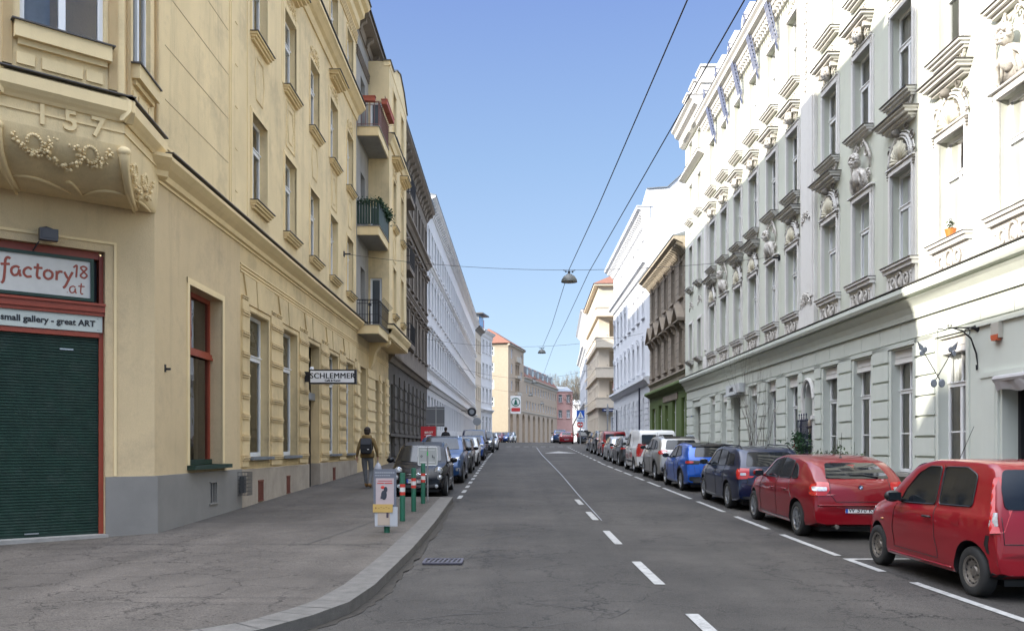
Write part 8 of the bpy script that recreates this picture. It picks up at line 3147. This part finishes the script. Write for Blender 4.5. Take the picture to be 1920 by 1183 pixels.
def person(x, y, label, mats_, walk=1, zoff=.122, pack=True, head_turn=0.0):
    # facing +y (away); x to the right
    J = {
     'pelvis': (0, 0, .96, (.150, .115)), 'waist': (0, .0, 1.10, (.145, .11)), 'chest': (0, .01, 1.30, (.180, .125)), 'shoulders': (0, .0, 1.45, (.150, .10)), 'neck': (0, .01, 1.53, .06), 'jaw': (0, .035, 1.60, (.066, .075)), 'skull': (0, .02, 1.69, (.078, .095)), 'crown': (0, .015, 1.745, (.06, .075)),
     'nose': (0, .125, 1.645, .012),
     'shR': (.17, 0, 1.43, .075), 'elR': (.27, -.02, 1.17, .055), 'wrR': (.295, .07, .94, .036), 'haR': (.295, .10, .87, (.022, .042)),
     'shL': (-.17, 0, 1.43, .075), 'elL': (-.26, -.05, 1.17, .055), 'wrL': (-.30, -.06, .93, .036), 'haL': (-.305, -.05, .86, (.022, .042)),
     'hipR': (.095, 0, .90, .105), 'knR': (.10, .05 * walk + .04, .50, .068), 'anR': (.085, -.14 * walk, .12, .048), 'toR': (.095, -.02 * walk + .08, .045, .045), 'heR': (.085, -.17 * walk, .06, .042),
     'hipL': (-.095, 0, .90, .105), 'knL': (-.085, .10 * walk, .50, .068), 'anL': (-.05, .13 * walk, .10, .048), 'toL': (-.055, .29 * walk, .04, .043), 'heL': (-.05, .09 * walk, .045, .042)}
    bones = [('pelvis', 'waist'), ('waist', 'chest'), ('chest', 'shoulders'), ('shoulders', 'neck'), ('neck', 'jaw'), ('jaw', 'skull'), ('skull', 'crown'), ('skull', 'nose')]
    bones += [('shoulders', 'shR'), ('shR', 'elR'), ('elR', 'wrR'), ('wrR', 'haR'), ('shoulders', 'shL'), ('shL', 'elL'), ('elL', 'wrL'), ('wrL', 'haL')]
    bones += [('pelvis', 'hipR'), ('hipR', 'knR'), ('knR', 'anR'), ('anR', 'toR'), ('anR', 'heR'), ('pelvis', 'hipL'), ('hipL', 'knL'), ('knL', 'anL'), ('anL', 'toL'), ('anL', 'heL')]
    for s, sg_ in (('R', 1), ('L', -1)):
        hx, hy, hz = J['ha' + s][:3]
        for k in range(4):
            ln = (.068, .08, .075, .058)[k]
            fy = hy + .030 - .020 * k
            J[f'f{s}{k}a'] = (hx, fy, hz - .03, .011)
            J[f'f{s}{k}b'] = (hx - sg_ * .010, fy + .004, hz - .03 - ln * .55, .0095)
            J[f'f{s}{k}c'] = (hx - sg_ * .030, fy + .008, hz - .03 - ln * .9, .008)
            bones += [('ha' + s, f'f{s}{k}a'), (f'f{s}{k}a', f'f{s}{k}b'), (f'f{s}{k}b', f'f{s}{k}c')]
        J[f't{s}a'] = (hx - sg_ * .012, hy + .045, hz + .01, .012); J[f't{s}b'] = (hx - sg_ * .025, hy + .062, hz - .035, .0095)
        bones += [('ha' + s, f't{s}a'), (f't{s}a', f't{s}b')]
    def assign(c):
        if c.z > 1.525 and abs(c.x) < .13: return 3
        if abs(c.x) > .21 and c.z < .925: return 3
        if c.z < .14: return 2
        if c.z < .97 and abs(c.x) < .215: return 1
        return 0
    me = skin_body('person', J, bones, mats_, assign)
    o = link('person', me, None, (x, y, gz(y) + zoff))
    tag(o, label, 'person')
    h = MB()
    h.ball((0, -.005, 1.72), (.100, .118, .105), 14, 10)
    h.ball((0, -.05, 1.66), (.088, .075, .10), 12, 8)
    h.obj('hair', M_HAIR, o, smooth='all')
    f = MB()
    for s in (-1, 1):
        f.ball((s * .088, .02, 1.665), (.014, .022, .034), 8, 6)
    f.obj('ears', M_SKIN, o, smooth='all')
    f = MB()
    for s in (-1, 1): f.ball((s * .032, .108, 1.675), (.013, .008, .008), 8, 6)
    f.obj('eyes', M_INK, o)
    f = MB(); f.box(-.025, .025, .10, .112, 1.605, 1.612); f.obj('mouth', mat('lip', (.35, .12, .1), .6), o)
    return o
p1_ = person(-4.22, 25.2, 'man walking away in an olive hooded jacket, grey jeans and tan boots', [M_JACK, M_JEAN, M_BOOT, M_SKIN])
j = MB()
# jacket skirt, hood, collar
j.lathe([(.205, .90), (.215, .97), (.205, 1.06), (.19, 1.12)], 18, Matrix.Scale(.72, 4, (0, 1, 0)))
n0 = len(j.v)
j.lathe([(.14, 1.44), (.155, 1.50), (.14, 1.565), (.115, 1.58), (.10, 1.54)], 16, Matrix.Translation((0, -.055, 0)) @ Matrix.Scale(.85, 4, (0, 1, 0)))
j.ball((0, -.12, 1.49), (.135, .07, .085), 12, 8)
j.obj('jacket_hood', M_JACK, p1_, smooth='all')
bp_ = MB()
bp_.prism(round_poly([(-.15, 1.02), (.15, 1.02), (.165, 1.2), (.15, 1.47), (-.15, 1.47), (-.165, 1.2)], .06), 'y', -.28, -.12)
o = empty('backpack', (-4.22, 25.2, gz(25.2) + .122), 0, 'black and grey backpack on the walking man', 'backpack')
bp_.obj('bag_body', M_PACK, o, smooth=40)
b = MB(); b.prism(round_poly([(-.145, 1.30), (.145, 1.30), (.14, 1.475), (-.14, 1.475)], .03), 'y', -.292, -.281); b.obj('flap', mat('slate_grey_fabric', (.06, .065, .08), .8), o)
b = MB(); b.prism(round_poly([(-.12, 1.05), (.12, 1.05), (.13, 1.24), (-.13, 1.24)], .04), 'y', -.31, -.281); b.obj('front_pocket', M_PACK, o)
b = MB(); b.box(.05, .10, -.316, -.311, 1.14, 1.165); b.obj('label_patch', M_PLATE, o)
b = MB()
for s in (-1, 1): b.tube([(s * .1, -.12, 1.44), (s * .12, -.06, 1.515), (s * .12, .06, 1.51), (s * .13, .13, 1.38), (s * .15, .06, 1.18), (s * .14, -.11, 1.08)], .017, 5)
b.obj('strap', M_PACK, o)
b = MB()
b.tube([(.295, .10, .83), (.30, .10, .74)], [.012, .02], 6)
rr = random.Random(3)
prf = [(.02, .76), (.07, .70), (.11, .62), (.125, .52), (.11, .45), (.05, .43), (0, .43)]
n0 = b.lathe(prf, 14, Matrix.Translation((.30, .10, 0)) @ Matrix.Scale(.7, 4, (0, 1, 0)))
for i in range(n0, len(b.v)):
    v = b.v[i]; b.v[i] = (v[0] + rr.uniform(-.012, .012), v[1] + rr.uniform(-.012, .012), v[2] + rr.uniform(-.01, .01))
o = b.obj('carrier_bag', mat('white_thin_plastic', (.50, .50, .54), .45), None, (-4.22, 25.2, gz(25.2) + .122), smooth='all')
tag(o, 'white plastic carrier bag in the right hand of the walking man', 'bag')
person(-3.9, 52, 'distant person in dark clothes behind the blue parked cars', [M_PACK, M_PACK, M_BLACK, M_SKIN])

# ---------------------------------------------------------------- plants
def grow(mb, p, d, ln, r, depth, rnd, spread=.5, up=.15, tips=None, split=(2, 3), shrink=.72):
    q = p + d * ln
    mid = p.lerp(q, .5) + Vector((rnd.uniform(-1, 1), rnd.uniform(-1, 1), rnd.uniform(-1, 1))) * ln * .05
    mb.tube([p, mid, q], [r, r * .85, r * .68], 5 if r > .02 else 3)
    if tips is not None and depth <= 1: tips.append(q)
    if depth <= 0: return
    for _ in range(rnd.randint(*split)):
        nd = (d + Vector((rnd.uniform(-1, 1), rnd.uniform(-1, 1), rnd.uniform(-.6, 1))) * spread + Vector((0, 0, up))).normalized()
        grow(mb, q, nd, ln * rnd.uniform(shrink - .1, shrink + .12), r * .66, depth - 1, rnd, spread, up, tips, split, shrink)
def bare_tree(x, y, z, h, seed, label, m):
    rnd = random.Random(seed)
    o = empty('bare_tree', (x, y, z), 0, label, 'tree', 'bare trees beyond the far houses')
    b = MB(); b.tube([(0, 0, 0), (.1, 0, h * .15), (0, .1, h * .3)], [h * .022, h * .018, h * .015], 8); b.obj('trunk', m, o)
    b = MB()
    for k in range(4):
        a = k * 1.6 + rnd.random()
        grow(b, Vector((0, 0, h * .29)), Vector((cos(a) * .5, sin(a) * .5, 1)).normalized(), h * .2, h * .010, 6, rnd, .55, .12, None, (2, 3), .74)
    b.obj('crown', m, o)
    return o
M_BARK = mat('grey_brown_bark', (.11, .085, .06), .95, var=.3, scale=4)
M_BARKW = mat('pale_bark', (.16, .135, .10), .95, var=.3, scale=4)  # paler tone for three of the bare trees
trees = [(13.2, 226, 15.5, 'leftmost bare tree over the low white building'), (17.0, 236, 19, 'tall pale bare tree, second from the left beyond the low building'), (20.5, 232, 17, 'bare tree beside the far white house, rightmost over the roofs'), (15.3, 205, 12, 'dark bushy bare tree before the low white building'), (17.6, 199, 12.5, 'dark bare tree right beside the far right houses')]
for i, (x, y, h, lb) in enumerate(trees):
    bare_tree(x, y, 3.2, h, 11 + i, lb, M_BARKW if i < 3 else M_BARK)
# climber canes on the white facade
def canes(Y, n, h, seed, label, lean=.0):
    rnd = random.Random(seed)
    b = MB()
    base_ = RW(Y, -.35, gz(Y) + .12)
    for k in range(n):
        d = Vector((rnd.uniform(-.12, .05), rnd.uniform(-.55, .55) + lean, 1)).normalized()
        grow(b, base_ + Vector((0, rnd.uniform(-.15, .15), 0)), d, h * rnd.uniform(.2, .30), .016, 5, rnd, .26, .22, None, (1, 2), .86)
    o = b.obj('bare_shrub', mat('grey_brown_twig', (.13, .11, .10), .9))
    return tag(o, label, 'shrub', 'bare shrubs at the foot of the ornate house')
canes(31.6, 7, 4.4, 3, 'tall bare leafless shrub spreading over the facade beside the lettered canopy')
canes(30.2, 4, 3.4, 5, 'smaller bare shrub between two ground floor windows', .1)
def bush(Y0, Y1, x, h, n, seed, label, m=M_LEAF, sp=.18):
    rnd = random.Random(seed)
    b = MB()
    pts = []
    for k in range(40):
        Y = rnd.uniform(Y0, Y1)
        pts.append(RW(Y, x + rnd.uniform(-.2, .2), gz(Y) + .12 + h * rnd.random() ** .7))
    leaves(b, pts, n, (.09, .12, .09), (.025, .07), rnd)
    for k in range(14):
        Y = rnd.uniform(Y0, Y1)
        p = RW(Y, x, gz(Y) + .12)
        b.tube([p, p + Vector((rnd.uniform(-.2, .1), rnd.uniform(-.3, .3), h * rnd.uniform(.7, 1.2)))], [.012, .004], 4)
    return tag(b.obj('bush', m, recalc=False), label, 'bush', 'green bushes at the foot of the ornate house')
bush(23.6, 28.6, -.6, .95, 2600, 1, 'low dark green bush in front of the statue niche')
bush(26.1, 27.1, -.25, 1.6, 900, 2, 'ivy growing up below the blue iron grille', M_IVY)
bush(21.6, 23.4, -.5, 1.25, 260, 4, 'thin wispy plant left of the second near window')
bush(28.6, 31.0, -.5, .9, 700, 6, 'low green planting under the bare shrubs')
# planters hiding the roots
for k, (a, b_, lb) in enumerate([(21.4, 24.8, 'near concrete planting trough at the foot of the ornate facade'), (25.0, 31.8, 'long concrete planting trough under the statue niche')]):
    t = MB()
    pA, pB = RW(a, -.85, gz(a) + .1), RW(b_, -.85, gz(b_) + .1)
    t.box(0, b_ - a, .0, .06, 0, .42); t.box(0, .06, .06, .8, 0, .42); t.box(b_ - a - .06, b_ - a, .06, .8, 0, .42)
    t.m = 1; t.box(.06, b_ - a - .06, .06, .8, .1, .36)
    o = t.obj('planting_trough', [M_GREYW, mat('soil', (.05, .038, .028), 1.0, bump=.6)], None, (rorg(b_) - .85, b_, gz(a) + .1), RANG)
    tag(o, lb, 'trough')
# light haze of the far air is left out: the view is clear
